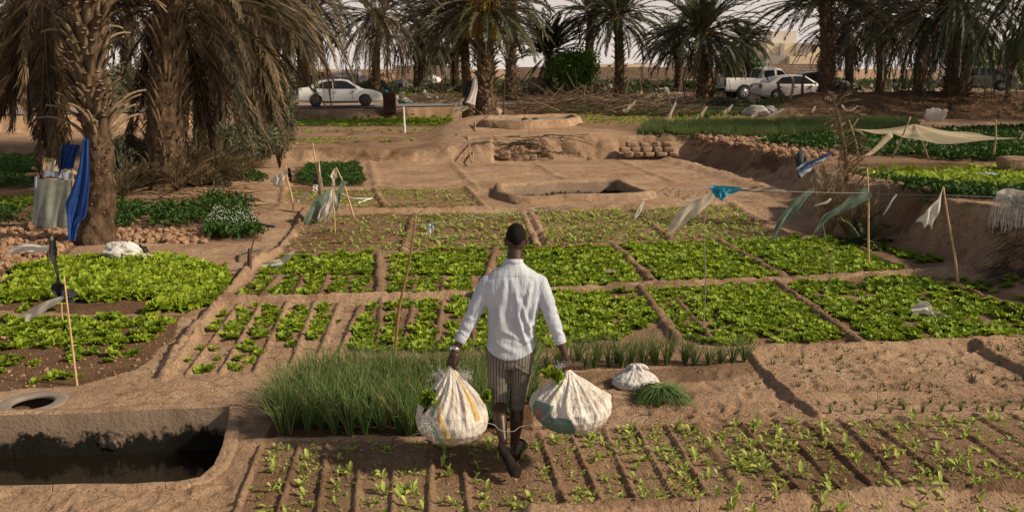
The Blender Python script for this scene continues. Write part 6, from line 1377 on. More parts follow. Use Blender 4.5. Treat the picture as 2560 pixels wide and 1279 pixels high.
def sack(name, label, top, bottom, wl, wr, dep, prof, mat, pleats=15, seed=0, sA=None, sB=None, ear=None, hole=None):
    """hanging bundle: pleats gather at the neck and fade over the full belly"""
    r = np.random.default_rng(seed); nu, nv = 110, 220; u = np.linspace(0, 1, nu)[:, None]; th = (np.arange(nv) * 2 * math.pi / nv)[None, :]
    H = top[2] - bottom[2]; prx = np.interp(u, [p[0] for p in prof], [p[1] for p in prof]); ph = r.uniform(0, 6.28, 4)
    prx = np.where(u > .9, prx * np.sqrt(np.clip(1 - ((u - .9) / .1) ** 2 * .999, 0, 1)) ** .9, prx)
    w = np.where(np.cos(th) < 0, wl, wr); gath = np.clip(1 - u / .72, 0, 1) ** .8
    wob = th + .35 * np.sin(2 * th + ph[0]) * .4 + .10 * np.sin(u * 7 + ph[3])
    pl = (np.sin(pleats * wob + ph[0] + 1.2 * np.sin(u * 4)) * .6 + np.sin((pleats * 1.9) * wob + ph[1] - u * 3) * .35 + np.sin(pleats * .53 * wob + ph[2]) * .5)
    amp = .11 * gath * (0.35 + np.clip(u * 5, 0, 1)) * (1 + .0 * th); f = 1 + amp * pl + .045 * (fbm(th * 1.8 + 0 * u, u * 5 + 0 * th, seed, 3) - .45) * 2 + .012 * np.sin(23 * wob + 9 * fbm(th * 2 + 0 * u, u * 3 + 0 * th, seed + 4, 2)) * np.clip(1.15 - u, 0, 1)
    if ear:
        for (ta, wd, am, u0, us) in ear: f = f + am * np.exp(-((np.mod(th - ta + math.pi, 2 * math.pi) - math.pi) / wd) ** 2) * np.exp(-((u - u0) / us) ** 2)
    x = w * prx * np.cos(th) * f; y = dep * prx * np.sin(th) * f; cx = (top[0] * (1 - u) ** 1.5 + bottom[0] * (1 - (1 - u) ** 1.5)); cy = top[1] * (1 - u) + bottom[1] * u
    z = top[2] - H * (u ** .96) + 0 * th; V = np.stack([cx + x, cy + y, z], -1).reshape(-1, 3); c = (top + bottom) / 2
    mb = MB(); Q = grid_faces(nu, nv, True); at = dict(sa=(sA(th + 0 * u, u + 0 * th) if sA else 0 * (th + u)).ravel(), sb=(sB(th + 0 * u, u + 0 * th) if sB else 0 * (th + u)).ravel())
    if hole is not None: kf = ~hole(th + 0 * u, u + 0 * th).ravel(); Q = Q[kf[Q].any(1)]
    mb.add(V - c, Q, **at); o = mb.build(name, M[mat]); o.location = tuple(c); return tag(o, label, 'sack'), V.reshape(nu, nv, 3)
FR = 3 * math.pi / 2   # angle that faces the camera
adiff = lambda a, b_: (a - b_ + math.pi) % (2 * math.pi) - math.pi
bL = J(1131, 1099, 5.90); bL[0] += 0.01
sa = lambda th, u: np.exp(-(np.abs(adiff(th, FR - .62 + .75 * (u - .5))) / .085) ** 4) * (u > .42)
sb = lambda th, u: np.clip(np.exp(-(np.abs(adiff(th, FR - .25 + .85 * (u - .6))) / .075) ** 4) * (u > .30) + np.exp(-(np.abs(adiff(th, FR + .95 - .15 * u)) / .12) ** 4) * (u < .62), 0, 1)
hl = lambda th, u: (np.abs(adiff(th, FR - 1.02 + .45 * (u - .4))) < .20 * np.sin(np.clip((u - .22) / .33, 0, 1) * math.pi) ** .8) & (u > .22) & (u < .55)
SL, VL = sack('sack', 'full white woven sack with green and yellow stripes hanging from the man\'s left hand', grL + [0, 0, .012], bL, .268, .252, .235,
              [(0, .055), (.06, .12), (.2, .36), (.4, .72), (.55, .93), (.68, 1.0), (.8, .96), (.9, .80), (1, .62)], 'sackL', 17, 3, sa, sb, hole=hl)
bR = J(1428, 1073, 5.90)
sa2 = lambda th, u: ((adiff(th, FR) < .02 + .06 * np.sin(u * 9)) & (u > .60 - .17 * (adiff(th, FR) < -.55)) & (adiff(th, FR) > -1.45) & (u < .97)) * 1.0
sb2 = lambda th, u: ((np.abs(adiff(th, FR - 1.02)) < .12) & (u > .50) & (u < .72) & (noise(th * 14, u * 26, 4) > .42)) * 1.0
SR, VR = sack('sack', 'full white woven sack with a dark teal printed patch hanging from the man\'s right hand', grR + [0, 0, .012], bR, .268, .285, .235,
              [(0, .055), (.05, .13), (.16, .36), (.3, .66), (.42, .88), (.56, 1.0), (.7, .98), (.82, .86), (.9, .74), (1, .55)], 'sackR', 15, 8, sa2, sb2, ear=[(.05, .35, .13, .42, .10), (math.pi, .5, .06, .45, .2)])
# lettuce showing in the tear of the left sack and on top of the right one
def frill(name, label, c, R, n, seed, mat='lettuce', s=1.0, br=1):
    r = np.random.default_rng(seed); mb = MB()
    for i in range(n):
        V, Q, A = LETLO[i % 8]; yaw = r.uniform(0, 6.28); a, b_ = r.normal(0, .7, 2); R1 = np.array(Matrix.Rotation(a, 3, 'X') @ Matrix.Rotation(b_, 3, 'Y') @ Matrix.Rotation(yaw, 3, 'Z')); mb.add((V * s) @ R1.T + r.uniform(-1, 1, 3) * np.asarray(R), Q, tint=np.clip(A['tint'] * br, 0, 1))
    o = mb.build(name, M[mat]); o.location = tuple(c); return tag(o, label, 'lettuce')
frill('lettuce_bunch', 'dark lettuce leaves showing through the tear in the striped sack', J(1078, 1012, 5.83), (.045, .02, .075), 12, 1, s=.55, br=.6)
frill('lettuce_bunch', 'light green lettuce leaves poking out at the top of the teal patched sack', J(1378, 938, 5.88), (.055, .04, .028), 10, 2, s=.5, br=1.0)
frill('lettuce_bunch', 'small lettuce tuft sticking out of the striped sack beside the man\'s knee', J(1216, 990, 5.98), (.01, .02, .05), 6, 3, s=.45, br=.8)
frill('lettuce_leaf', 'single curly lettuce leaf beside the knot of the teal patched sack', J(1404, 940, 5.82), (.012, .01, .02), 4, 4, s=.38, br=1.1)
# frayed threads at the necks
def fray(label, c, n, R, seed, L=.07, down=.2):
    r = np.random.default_rng(seed); mb = MB()
    for i in range(n):
        p = c + r.normal(0, 1, 3) * R; d = r.normal(0, 1, 3); d[2] -= down; d /= np.linalg.norm(d); q = p + d * L * r.uniform(.4, 1); tube(mb, bez([p, (p + q) / 2 + r.normal(0, .012, 3), q], 5), .0011, 3, cap=False)
    o = mb.build('loose_threads', M['string']); return tag(o, label, 'threads', kind=None)
fray('frayed pale threads spreading from the neck of the striped sack', J(1108, 938, 5.93), 110, np.array([.03, .02, .02]), 1)
fray('frayed pale threads on the right side of the striped sack\'s neck', J(1160, 938, 5.95), 90, np.array([.025, .02, .025]), 2)
fray('tangle of loose white threads below the tear of the striped sack', J(1075, 1058, 5.72), 90, np.array([.03, .015, .03]), 3, .1)
fray('white frayed knot ends at the neck of the teal patched sack', J(1398, 920, 5.9), 50, np.array([.012, .01, .015]), 4, .05)
def cord(label, pts, rad=.003, mat='string', name='string', cat='string', group=None, nseg=40):
    mb = MB(); tube(mb, bez(pts, nseg), rad, 5); o = mb.build(name, M[mat]); return tag(o, label, cat, group)
cord('thin white string hanging across the man\'s calves between the two sacks', [J(1188, 1068, 5.66), J(1204, 1057, 5.64), J(1234, 1060, 5.66), J(1246, 1072, 5.68), J(1262, 1077, 5.68), J(1284, 1077, 5.68), J(1300, 1066, 5.7), J(1325, 1061, 5.7), J(1352, 1050, 5.68), J(1372, 1034, 5.66), J(1384, 1020, 5.66)], .0014)
cord('thin thread trailing from the striped sack to the onion plants at left', [J(1062, 1078, 5.75), J(1035, 1086, 5.78), J(1010, 1094, 5.8), J(985, 1098, 5.85)], .0015)

# knotted sack and the onion bundle on the ground
b0 = gz(1588, 962); tpk = b0 + [.005, 0, .21]
SG, VG = sack('sack', 'small knotted white sack lying on the bare bed behind the right hand sack', tpk, b0 + [0, 0, -.02], .215, .215, .19, [(0, .05), (.1, .13), (.22, .22), (.4, .62), (.6, .93), (.8, 1.0), (.92, .92), (1, .75)], 'sackG', 9, 5)
mb = MB()
for a, L in ((.3, .12), (2.6, .11), (4.0, .09), (5.2, .10)):
    d = np.array([math.cos(a), math.sin(a) * .5, .35]); q = np.linspace(0, 1, 6); P = tpk - [0, 0, .03] + d * (q[:, None] * L) + np.array([0, 0, 1]) * (-.08 * q[:, None] ** 2); tube(mb, P, [.016, .020, .022, .02, .016, .008], 7)
sphere(mb, tpk - [0, 0, .03], (.035, .03, .028), 8, 10, jit=.3, seed=3); mb.V = [v - np.array(SG.location) for v in mb.V]; mb.build('knot', M['sackG'], SG)
c0 = gz(1652, 1000); r = np.random.default_rng(4); mb = MB()
for i in range(620):
    a = r.uniform(0, 6.28); rr = r.uniform(0, .05); h = .13 * r.uniform(.3, 1); p = np.array([rr * math.cos(a), rr * math.sin(a), h]); d = np.array([math.cos(a + r.normal(0, .5)) * 1.5, math.sin(a + r.normal(0, .5)) * .9, 0]); L = r.uniform(.12, .23); q = np.linspace(0, 1, 7)[:, None]
    P = p + d * q * L * .8 + np.array([0, 0, 1]) * (np.sin(q * 2.2) * .045 - q ** 2 * (h + .03)); P[:, 2] = np.maximum(P[:, 2], .006); tube(mb, P, np.linspace(.0032, .0012, 7), 3, cap=False, tint=r.uniform(0, .9), dry=0)
o = mb.build('onion_bundle', M['onion']); o.location = tuple(c0); tag(o, 'heap of freshly cut spring onions lying beside the knotted white sack', 'onion bundle')

# ================================================================== canes, rags, lines and odds and ends
def cane(label, p_bot, p_top, w, mat='bamboo', D=None, name='cane', cat='cane', group=None, bend=.02, z=0.0, Dt=None):
    a = gz(*p_bot, z); q = PY(*p_top, (Dt or a[1])); r = np.random.default_rng(int(p_bot[0])); L = np.linalg.norm(q - a)
    P = bez([a - [0, 0, .08], a * .67 + q * .33 + r.normal(0, bend, 3) * L, a * .33 + q * .67 + r.normal(0, bend, 3) * L, q], 16); rad = np.linspace(w, w * .6, 16) * (1 + .12 * (np.arange(16) % 4 == 0))
    mb = MB(); tube(mb, P - a, rad, 7); o = mb.build(name, M[mat]); o.location = tuple(a); return tag(o, label, cat, group), a, q
def rag(label, pts, ws, mat, cat='rag', name='rag', seed=0, wave=.12, nu=36, nv=12, twist=.3, group=None, fringe=0, wdir=(0, -.15, 1)):
    """a strip of cloth blowing from its tie: centre line points, widths along it"""
    C = bez(pts, nu); w = np.interp(np.linspace(0, 1, nu), np.linspace(0, 1, len(ws)), ws); T = np.gradient(C, axis=0); T /= np.linalg.norm(T, axis=1)[:, None]
    wd = np.asarray(wdir, float); S = wd - T * (T @ wd)[:, None]; S /= np.linalg.norm(S, axis=1)[:, None]; Nn = np.cross(T, S); v = np.linspace(-1, 1, nv)[None, :]; u = np.linspace(0, 1, nu)[:, None]
    L = np.linalg.norm(np.diff(C, axis=0), axis=1).sum(); wv = np.sin(v * 4.2 + u * 5 + seed) * .5 + np.sin(v * 9 + u * 9 + seed * 2) * .25 + np.sin(u * 14 + v * 2 + seed) * .35
    edge = 1 + .25 * (noise(u * 9 + 0 * v, v * 0 + seed + 0 * u, seed) - .5) * (np.abs(v) > .8)
    wc = w[:, None]; V = C[:, None, :] + S[:, None, :] * (wc * v * edge)[..., None] + Nn[:, None, :] * (wc * wave * 4 * wv * (.3 + u) + wc * twist * v * np.sin(u * 3 + seed))[..., None] + T[:, None, :] * ((noise(v * 3 + 0 * u, 0 * u + seed + 0 * v, seed + 3) - .5) * .16 * L * u ** 4)[..., None]
    mb = MB(); V = V.reshape(-1, 3); c = V[:nv].mean(0); mb.add(V - c, grid_faces(nu, nv))
    if fringe:
        r = np.random.default_rng(seed)
        for i in range(fringe):
            k = int(r.integers(0, nu)) * nv + (nv - 1 if r.random() < .2 else 0); p = V[k] - c; q = p + [r.normal(0, .03), r.normal(0, .03), -r.uniform(.03, .12)]; tube(mb, bez([p, (p + q) / 2 + r.normal(0, .006, 3), q], 4), .0016, 3, cap=False)
    o = mb.build(name, M[mat]); o.location = tuple(c); return tag(o, label, cat, group)
def rpx(label, pl, D, wpx, mat, **k):
    Ds = D if isinstance(D, (list, tuple)) else [D] * len(pl); return rag(label, [PY(p[0], p[1], d) for p, d in zip(pl, Ds)], [w / (2200 / Ds[0]) / 2 for w in wpx], mat, **k)

def rock(mb, c, r_, seed, R=None):
    m2 = MB(); sphere(m2, (0, 0, 0), 1, 16, 22); V = m2.V[0]; V = np.sign(V) * np.abs(V) ** .45; V *= (1 + .35 * (fbm(V[:, 0] * 1.7 + seed, V[:, 1] * 1.7 + V[:, 2] * 1.3, seed, 4) - .45))[:, None]; V = V * np.asarray(r_) * .82
    if R is not None: V = V @ R.T
    mb.add(V + np.asarray(c), m2.Q[0])
# left foreground
_, a, q = cane('slim pale cane standing in the lettuce bed above the half buried tyre', (193, 962), (160, 690), .011)
D1 = a[1]
cane('short pale cane end in the lettuce bed left of the slim pale cane', (160, 812), (150, 735), .010)
o, a2, q2 = cane('dark crooked stick wrapped with twisted rags at the left lettuce bed', (118, 680), (132, 575), .012, 'darkwood', bend=.05)
rpx('dark and green rags wound round the crooked stick down to the slim pale cane', [(132, 600), (134, 640), (146, 690), (150, 715), (158, 735), (180, 745)], D1 + .2, [10, 18, 12, 26, 20, 22], 'blackplastic', seed=2, wave=.3, twist=1.0)
rpx('green rag knot on the crooked stick at the left lettuce bed', [(130, 590), (132, 620), (134, 652)], D1 + .25, [8, 20, 10], 'greenrag', seed=4, wave=.3)
rpx('white plastic strip blowing left from the top of the crooked stick', [(135, 618), (100, 622), (60, 618), (22, 632)], D1 + .3, [10, 16, 24, 14], 'whiterag', seed=1)
rpx('white plastic strip blowing down left from the slim pale cane', [(160, 742), (125, 758), (90, 778), (60, 792)], D1, [8, 20, 26, 30], 'whiterag', seed=3)
# dark stump with pipe
o, a, q = cane('short thick dark post standing beside the path corner at the lettuce bed', (624, 668), (624, 620), .035, 'darkwood', name='post', cat='post', bend=.0)
cane('thin dark stick leaning out of the short thick post', (625, 640), (641, 577), .012, 'darkwood', name='stick', cat='stick')
cord('grey hose bend on the path beside the short thick post', [gz(655, 625) + [0, 0, .02], gz(625, 632) + [0, 0, .03], gz(602, 640) + [0, 0, .04], gz(598, 655) + [0, 0, .02]], .018, 'hose', 'hose', 'hose')
cord('grey rubber hose curving down the slope from the big palm clump', [gz(590, 484, .3) + [0, 0, .04], gz(606, 500, .3) + [0, 0, .05], gz(616, 525, .2) + [0, 0, .05], gz(628, 548, .1) + [0, 0, .04], gz(650, 562, 0) + [0, 0, .03], gz(690, 568) + [0, 0, .02]], .028, 'hose', 'hose', 'hose')
# white sack heap and black plastic left
b0 = gz(300, 655); mb = MB(); sphere(mb, (0, 0, .12), (.27, .17, .16), 40, 56, jit=.55, seed=6); sphere(mb, (.30, .02, .04), (.26, .12, .07), 30, 40, jit=.6, seed=9)
o = mb.build('empty_sack', M['sackG']); o.location = tuple(b0); tag(o, 'crumpled white sack lying behind the thick lettuce bed at left', 'sack')
b0 = gz(350, 645); mb = MB(); sphere(mb, (0, .02, .09), (.12, .09, .10), 30, 40, jit=.7, seed=12); o = mb.build('plastic_bag', M['blackplastic']); o.location = tuple(b0); tag(o, 'black plastic lying against the crumpled white sack', 'plastic bag')
# cloths hung by the big bare palm
def drape(name, label, pl, pr, D, mat, folds_=6, amp=.04, cat='cloth', seed=0, nu=50, nv=60, bottom_jit=.05, Db=None):
    """hanging cloth between a left and a right outline (pixel lists), with vertical folds"""
    r = np.random.default_rng(seed); Lp = bez([PY(p[0], p[1], D) for p in pl], nu); Rp = bez([PY(p[0], p[1], Db or D) for p in pr], nu); v = np.linspace(0, 1, nv)[None, :, None]; V = Lp[:, None] * (1 - v) + Rp[:, None] * v
    u = np.linspace(0, 1, nu)[:, None]; vv = v[..., 0]; ph = seed; fo = np.sin(vv * folds_ * 6.28 + ph + .8 * np.sin(u * 3 + seed)) * .7 + np.sin(vv * folds_ * 2.3 * 6.28 + ph * 2 + u * 2) * .3
    V[..., 1] += amp * fo * (.25 + .75 * u); V[..., 2] += bottom_jit * (noise(vv * 5 + 0 * u, 0 * vv + seed + 0 * u, seed) - .5) * u ** 3; V[..., 0] += amp * .3 * np.cos(vv * folds_ * 6.28 + ph) * u
    mb = MB(); V = V.reshape(-1, 3); c = V.mean(0); mb.add(V - c, grid_faces(nu, nv)); o = mb.build(name, M[mat]); o.location = tuple(c); return tag(o, label, cat)
drape('hanging_cloth', 'bright blue cloth hanging in folds beside the bare palm trunk', [(208, 345), (196, 420), (176, 480), (163, 510), (168, 548), (174, 598)], [(222, 348), (223, 430), (222, 480), (214, 540), (196, 560), (186, 600)], 13.6, 'bluerag', 1.6, .06, seed=3)
drape('hanging_cloth', 'smaller dark blue cloth hanging behind the bright blue one', [(156, 360), (154, 385), (152, 422)], [(204, 362), (192, 392), (185, 420)], 14.6, 'bluerag', 3, .05, seed=5)
drape('hanging_cloth', 'grey green cloth covering the front of a stick rack left of the blue cloth', [(92, 448), (88, 490), (86, 530), (84, 572)], [(178, 450), (176, 490), (170, 540), (166, 572)], 15.3, 'greycloth', 1.6, .035, seed=7)
drape('hanging_cloth', 'pale blue edge cloth at the left side of the grey green cloth', [(86, 440), (85, 500), (82, 568)], [(96, 442), (96, 500), (98, 570)], 15.35, 'paleblue', 1, .03, seed=9)
rk = thing('drying_rack', 'rack of forked sticks piled with brown rags above the grey green cloth', 'rack', loc=PY(130, 575, 15.5)); L0 = np.array(rk.location); L0[2] = 0; rk.location = tuple(L0)
mb = MB()
for (p0, p1) in (((92, 572), (94, 372)), ((178, 572), (180, 400)), ((108, 500), (104, 385)), ((98, 440), (112, 395))): tube(mb, bez([PY(*p0, 15.55) - L0, (PY(*p0, 15.5) + PY(*p1, 15.5)) / 2 - L0 + [.02, 0, 0], PY(*p1, 15.5) - L0], 8), [.03, .03, .028, .026, .024, .02, .017, .013], 7)
mb.build('leg', M['wood'], rk); mb = MB()
for (p0, p1) in (((66, 436), (190, 430)), ((90, 448), (188, 452)), ((80, 420), (200, 436))): tube(mb, [PY(*p0, 15.5) - L0, PY(*p1, 15.6) - L0], .028, 7)
mb.build('rail', M['wood'], rk)
for i, (pl, pr, mt) in enumerate((([(105, 425), (110, 440)], [(182, 432), (184, 448)], 'paleblue'), ([(100, 405), (104, 424)], [(178, 415), (180, 430)], 'creamrag'), ([(85, 430), (80, 452)], [(112, 430), (108, 460)], 'rust'), ([(128, 400), (125, 412)], [(160, 402), (160, 418)], 'whiterag'))):
    drape('rag', ['pale blue rag folded over the stick rack', 'cream rag lying on top of the stick rack', 'brown rag knotted at the left corner of the stick rack', 'white rag on the stick rack behind the cream one'][i], pl, pr, 15.45 + .06 * i, mt, 2, .03, 'rag', 10 + i, 12, 30)
drape('net', 'black net with a green hem hanging right of the bare palm trunk', [(268, 370), (276, 395), (290, 420)], [(288, 360), (300, 390), (304, 418)], 14.9, 'blackplastic', 2, .04, 'net', 31)
rpx('green string hem of the black net beside the bare palm trunk', [(284, 380), (296, 400), (304, 418)], 14.8, [4, 4, 3], 'greenrag', seed=9)

# flagged canes left of centre
o, a, _ = cane('tan cane leaning left at the corner of the parsley plot', (735, 528), (714, 412), .02); Da = a[1]
cane('thin cane behind the tan one at the parsley plot', (718, 470), (700, 395), .010, 'browncane')
rpx('dark rag tied to the top of the tan leaning cane', [(722, 420), (726, 440), (727, 456)], Da, [14, 8, 7], 'blackplastic', seed=3, wave=.3)
rpx('wispy grey rag blowing left from the tan leaning cane', [(715, 432), (700, 445), (685, 462)], Da + .1, [8, 22, 26], 'whiterag', seed=6)
o, a, _ = cane('tall tan cane with white rags left of the flagged cane pair', (808, 490), (782, 358), .022); Db_ = a[1]
cane('dark stick beside the tall tan cane', (800, 498), (792, 430), .018, 'darkwood', name='stick', cat='stick')
rpx('white rag hanging along the tall tan cane', [(797, 400), (800, 430), (804, 460), (806, 482)], Db_ - .05, [8, 16, 12, 14], 'creamrag', seed=8)
rpx('black rag hanging left of the tall tan cane', [(791, 432), (789, 448), (786, 466)], Db_ - .1, [8, 12, 10], 'blackplastic', seed=9)
rpx('pale rag below the black rag at the tall tan cane', [(792, 462), (789, 472), (786, 480)], Db_ - .1, [18, 16, 10], 'whiterag', seed=10)
o, a, _ = cane('cane of a pair leaning right with a white rag at its top', (888, 545), (840, 418), .020); Dc = a[1]
cane('upright thin cane carrying the long green net rag', (837, 580), (832, 470), .014)
rpx('white flag rag hanging from the top of the right leaning cane', [(840, 420), (834, 440), (835, 465)], Dc, [6, 20, 14], 'creamrag', seed=11)
rpx('grey green rag hanging straight from the middle of the right leaning cane', [(862, 452), (850, 478), (843, 505), (838, 525)], Dc - .1, [12, 14, 11, 8], 'greenrag', seed=12)
rpx('long green net rag blowing down left from the upright thin cane', [(832, 474), (815, 495), (790, 530), (765, 562), (744, 582)], [Dc - .6, Dc - .7, Dc - .8, Dc - .9, Dc - 1], [10, 34, 32, 22, 4], 'greenrag', seed=13, fringe=40)
rpx('white fringed rag hanging over the right side of the long green net rag', [(832, 474), (828, 500), (815, 525), (800, 548)], Dc - .85, [6, 22, 26, 14], 'whiterag', seed=14, fringe=90)
rpx('white rag knotted on the line over the small nursery bed', [(772, 480), (758, 494), (750, 505)], Dc + .1, [6, 10, 12], 'whiterag', seed=15)
cord('bleached branch lying on the small nursery bed', [gz(846, 494) + [0, 0, .1], gz(880, 500) + [0, 0, .06], gz(930, 500) + [0, 0, .05]], .02, 'whiteplastic', 'branch', 'branch')
cord('short fork of the bleached branch on the small nursery bed', [gz(895, 510) + [0, 0, .03], gz(930, 500) + [0, 0, .06]], .015, 'whiteplastic', 'branch', 'branch')
# big leaning brown cane
o, a, q = cane('long brown cane leaning right, standing in the lettuce between the sparse bed and the man', (985, 885), (1040, 538), .016, 'browncane', bend=.006, Dt=G(985, 885)[1] - .15)
Dm = a[1]
cane('thin dark wire post standing in the lettuce right of the man', (1757, 815), (1768, 462), .007, 'wire', name='wire_post', cat='post', bend=.01)
cane('thin dark wire post in the far right lettuce bed', (2078, 722), (2058, 560), .006, 'wire', name='wire_post', cat='post', bend=.01)
o, a3, q3 = cane('tan cane standing upright in the lettuce bed before the right bank', (2173, 668), (2168, 420), .016, bend=.006)
o, a4, q4 = cane('long tan cane leaning left at the right end of the lettuce beds', (2400, 712), (2358, 466), .016, bend=.006)
cane('black stick standing upright in the earth bank at the right edge', (2556, 262), (2556, 158), .03, 'darkwood', z=1.7, name='stick', cat='stick', bend=0)
cane('black iron post beside the date cluster palm', (1259, 294), (1262, 195), .035, 'darkwood', z=.7, name='post', cat='post', bend=0)
cane('thin grey stick on the sandy terrace left of the frond heap', (1144, 383), (1138, 335), .02, 'darkwood', z=.4, name='stick', cat='stick')
cord('bent pale branch on the sandy terrace left of the frond heap', [gz(1168, 340, .5) + [0, 0, .1], gz(1180, 352, .5) + [0, 0, .12], gz(1186, 362, .5) + [0, 0, .1], gz(1190, 376, .4) + [0, 0, .02]], .022, 'wood', 'branch', 'branch')
cane('pale stick standing in the frond heap below the two jars', (1326, 338), (1322, 318), .022, 'wood', z=.7, name='stick', cat='stick', bend=0)
# strings between the canes
pL = PY(747, 582, Dc - 1.0); p1 = PY(1036, 563, Dm - .1); p2 = PY(1767, 466, gz(1757, 815)[1]); p3 = PY(2170, 482, a3[1]); p4 = PY(2360, 487, a4[1]); p5 = PY(2700, 496, a4[1] - .3)
def sag(a, b_, s): return [a, a * .75 + b_ * .25 - [0, 0, s * .75], (a + b_) / 2 - [0, 0, s], a * .25 + b_ * .75 - [0, 0, s * .75], b_]
cord('thin blue grey line from the long green net rag to the long brown cane', sag(PY(835, 545, Dc - .7), p1, .01), .0028, 'line')
cord('thin blue grey line from the long brown cane to the wire post', sag(p1, p2, .02), .0028, 'line')
cord('thin line from the wire post to the upright tan cane, over the right lettuce beds', sag(p2, p3, .02), .0028, 'line')
cord('thin line from the upright tan cane to the leaning one at the right', sag(p3, p4, .01), .0028, 'line')
cord('thin line from the leaning tan cane out over the right edge', sag(p4, p5, .01), .0028, 'line')
cord('pale line across the far green strips to the bulging palm trunk', sag(PY(1660, 262, 38), PY(2080, 272, 37.5), .05), .006, 'line')
Dw = gz(1757, 815)[1]
rpx('small white and teal rag on the line left of the man\'s head', [(1078, 560), (1076, 572), (1070, 586)], Dm, [12, 18, 10], 'whiterag', seed=20)
rpx('teal tip of the small rag left of the man\'s head', [(1082, 557), (1080, 564), (1077, 572)], Dm - .02, [8, 8, 3], 'turqrag', seed=21)
rpx('narrow white rag on the line, right of the man\'s head', [(1610, 503), (1602, 520), (1588, 544)], (Dm + Dw) / 2 + .3, [7, 14, 8], 'whiterag', seed=22)
rpx('turquoise rag tied on top of the wire post right of the man', [(1855, 472), (1825, 476), (1800, 478), (1776, 474)], Dw, [5, 28, 36, 20], 'turqrag', seed=23, wave=.18)
rpx('turquoise flap hanging from the rag on the wire post', [(1822, 470), (1808, 484), (1800, 498)], Dw - .03, [20, 22, 14], 'turqrag', seed=24)
rpx('long cream rag blowing down left from the wire post right of the man', [(1782, 484), (1760, 505), (1735, 520), (1705, 545), (1675, 583)], Dw - .05, [18, 30, 30, 34, 10], 'creamrag', seed=25)
rpx('long grey green net strip blowing down left, left of the dry palm shoots', [(2034, 472), (2005, 495), (1975, 530), (1948, 565), (1932, 600)], a3[1] - .4, [8, 20, 22, 20, 12], 'greenrag', seed=26, fringe=30)
rpx('long grey green net strip tied to the upright tan cane', [(2172, 478), (2140, 500), (2105, 520), (2065, 545), (2035, 582)], a3[1] - .1, [30, 28, 24, 22, 8], 'greenrag', seed=27, fringe=50)
rpx('small twisted white rag on the line between the dry palm shoots', [(2078, 496), (2066, 506), (2050, 510), (2036, 513)], a3[1] - .2, [6, 8, 7, 5], 'whiterag', seed=28)
rpx('narrow dark blue strip on the line right of the upright tan cane', [(2242, 485), (2228, 505), (2210, 535)], a3[1], [6, 7, 4], 'paleblue', seed=29)
rpx('white net rag bag hanging from the leaning tan cane', [(2357, 470), (2348, 500), (2330, 530), (2312, 562)], a4[1] - .05, [5, 20, 34, 34], 'whiterag', seed=30)
rpx('white fringed rag hanging on the line at the right edge', [(2490, 490), (2520, 484), (2552, 492), (2590, 500)], a4[1] - .2, [24, 30, 44, 60], 'whiterag', seed=31, fringe=0, wdir=(0, -.3, 1))
mb = MB(); r = np.random.default_rng(9)
for i in range(170):
    p = PY(r.uniform(2486, 2590), r.uniform(486, 505), a4[1] - .22 + r.normal(0, .02)); q = p + [r.normal(-.01, .03), r.normal(0, .03), -r.uniform(.15, .42)]; tube(mb, bez([p, (p + q) / 2 + r.normal(0, .012, 3), q], 5), .0028, 3, cap=False)
tag(mb.build('fringe', M['string']), 'long white loose threads hanging below the fringed rag at the right edge', 'fringe')
o = rpx('crumpled white rag lying on the lettuce bed at the far right', [(2280, 778), (2310, 768), (2335, 785), (2385, 800)], gz(2330, 795)[1], [16, 30, 24, 8], 'whiterag', seed=33, wave=.3, wdir=(0, .6, 1))
o = rpx('white rag draped over the lettuce near the short thick post', [(652, 664), (680, 660), (705, 655), (722, 640), (732, 630)], gz(700, 672)[1] - .1, [10, 14, 22, 18, 8], 'whiterag', seed=34, wave=.2, wdir=(0, .3, 1))
rpx('pale blue rag lying on the raised lettuce terrace', [(2430, 436), (2450, 438), (2470, 437), (2500, 434)], 17.3, [4, 12, 10, 3], 'paleblue', seed=35, wave=.3)
rpx('small cream leaf of paper on the lettuce right of the man', [(1510, 675), (1530, 678), (1548, 680)], gz(1530, 690)[1], [5, 7, 3], 'creamrag', seed=36)
# tarp by the tyre
rpx('blue and white striped tarpaulin strip stretched from the upright tyre to the dead palm stem', [(1996, 432), (2020, 416), (2050, 400), (2082, 384)], 18.6, [30, 26, 18, 8], 'paleblue', seed=37, wave=.15)
rpx('bright blue band along the tarpaulin strip by the upright tyre', [(2000, 424), (2022, 410), (2050, 396), (2080, 382)], 18.5, [8, 7, 6, 4], 'bluerag', seed=38)
# net canopy on sticks
D0 = 19.6
m = bpy.data.materials.new('pale_net'); m.use_nodes = True; n = m.node_tree; b = n.nodes['Principled BSDF']; out = n.nodes['Material Output']; tp = N(n, 'ShaderNodeBsdfTransparent'); mx = N(n, 'ShaderNodeMixShader'); b.inputs['Base Color'].default_value = (.62, .52, .38, 1); b.inputs['Roughness'].default_value = .9
tr_ = N(n, 'ShaderNodeBsdfTranslucent'); tr_.inputs[0].default_value = (.62, .52, .38, 1); mx2 = N(n, 'ShaderNodeMixShader'); mx2.inputs[0].default_value = .4; n.links.new(b.outputs[0], mx2.inputs[1]); n.links.new(tr_.outputs[0], mx2.inputs[2])
mx.inputs[0].default_value = .55; n.links.new(tp.outputs[0], mx.inputs[1]); n.links.new(mx2.outputs[0], mx.inputs[2]); n.links.new(mx.outputs[0], out.inputs[0]); M['net'] = m
pk = PY(2284, 310, D0); A = PY(2130, 322, D0 + .5); B = PY(2545, 346, D0 + .6); C_ = PY(2375, 360, D0 - 1.2); Dd = PY(2240, 336, D0 - 1.0); E = PY(2420, 330, D0 + 1.2); Ff = PY(2190, 326, D0 + 1.0)
t = thing('net_canopy', 'pale see through net canopy stretched on sticks over the herb field at right', 'net canopy', loc=(pk[0], pk[1], .66)); L0 = np.array(t.location)
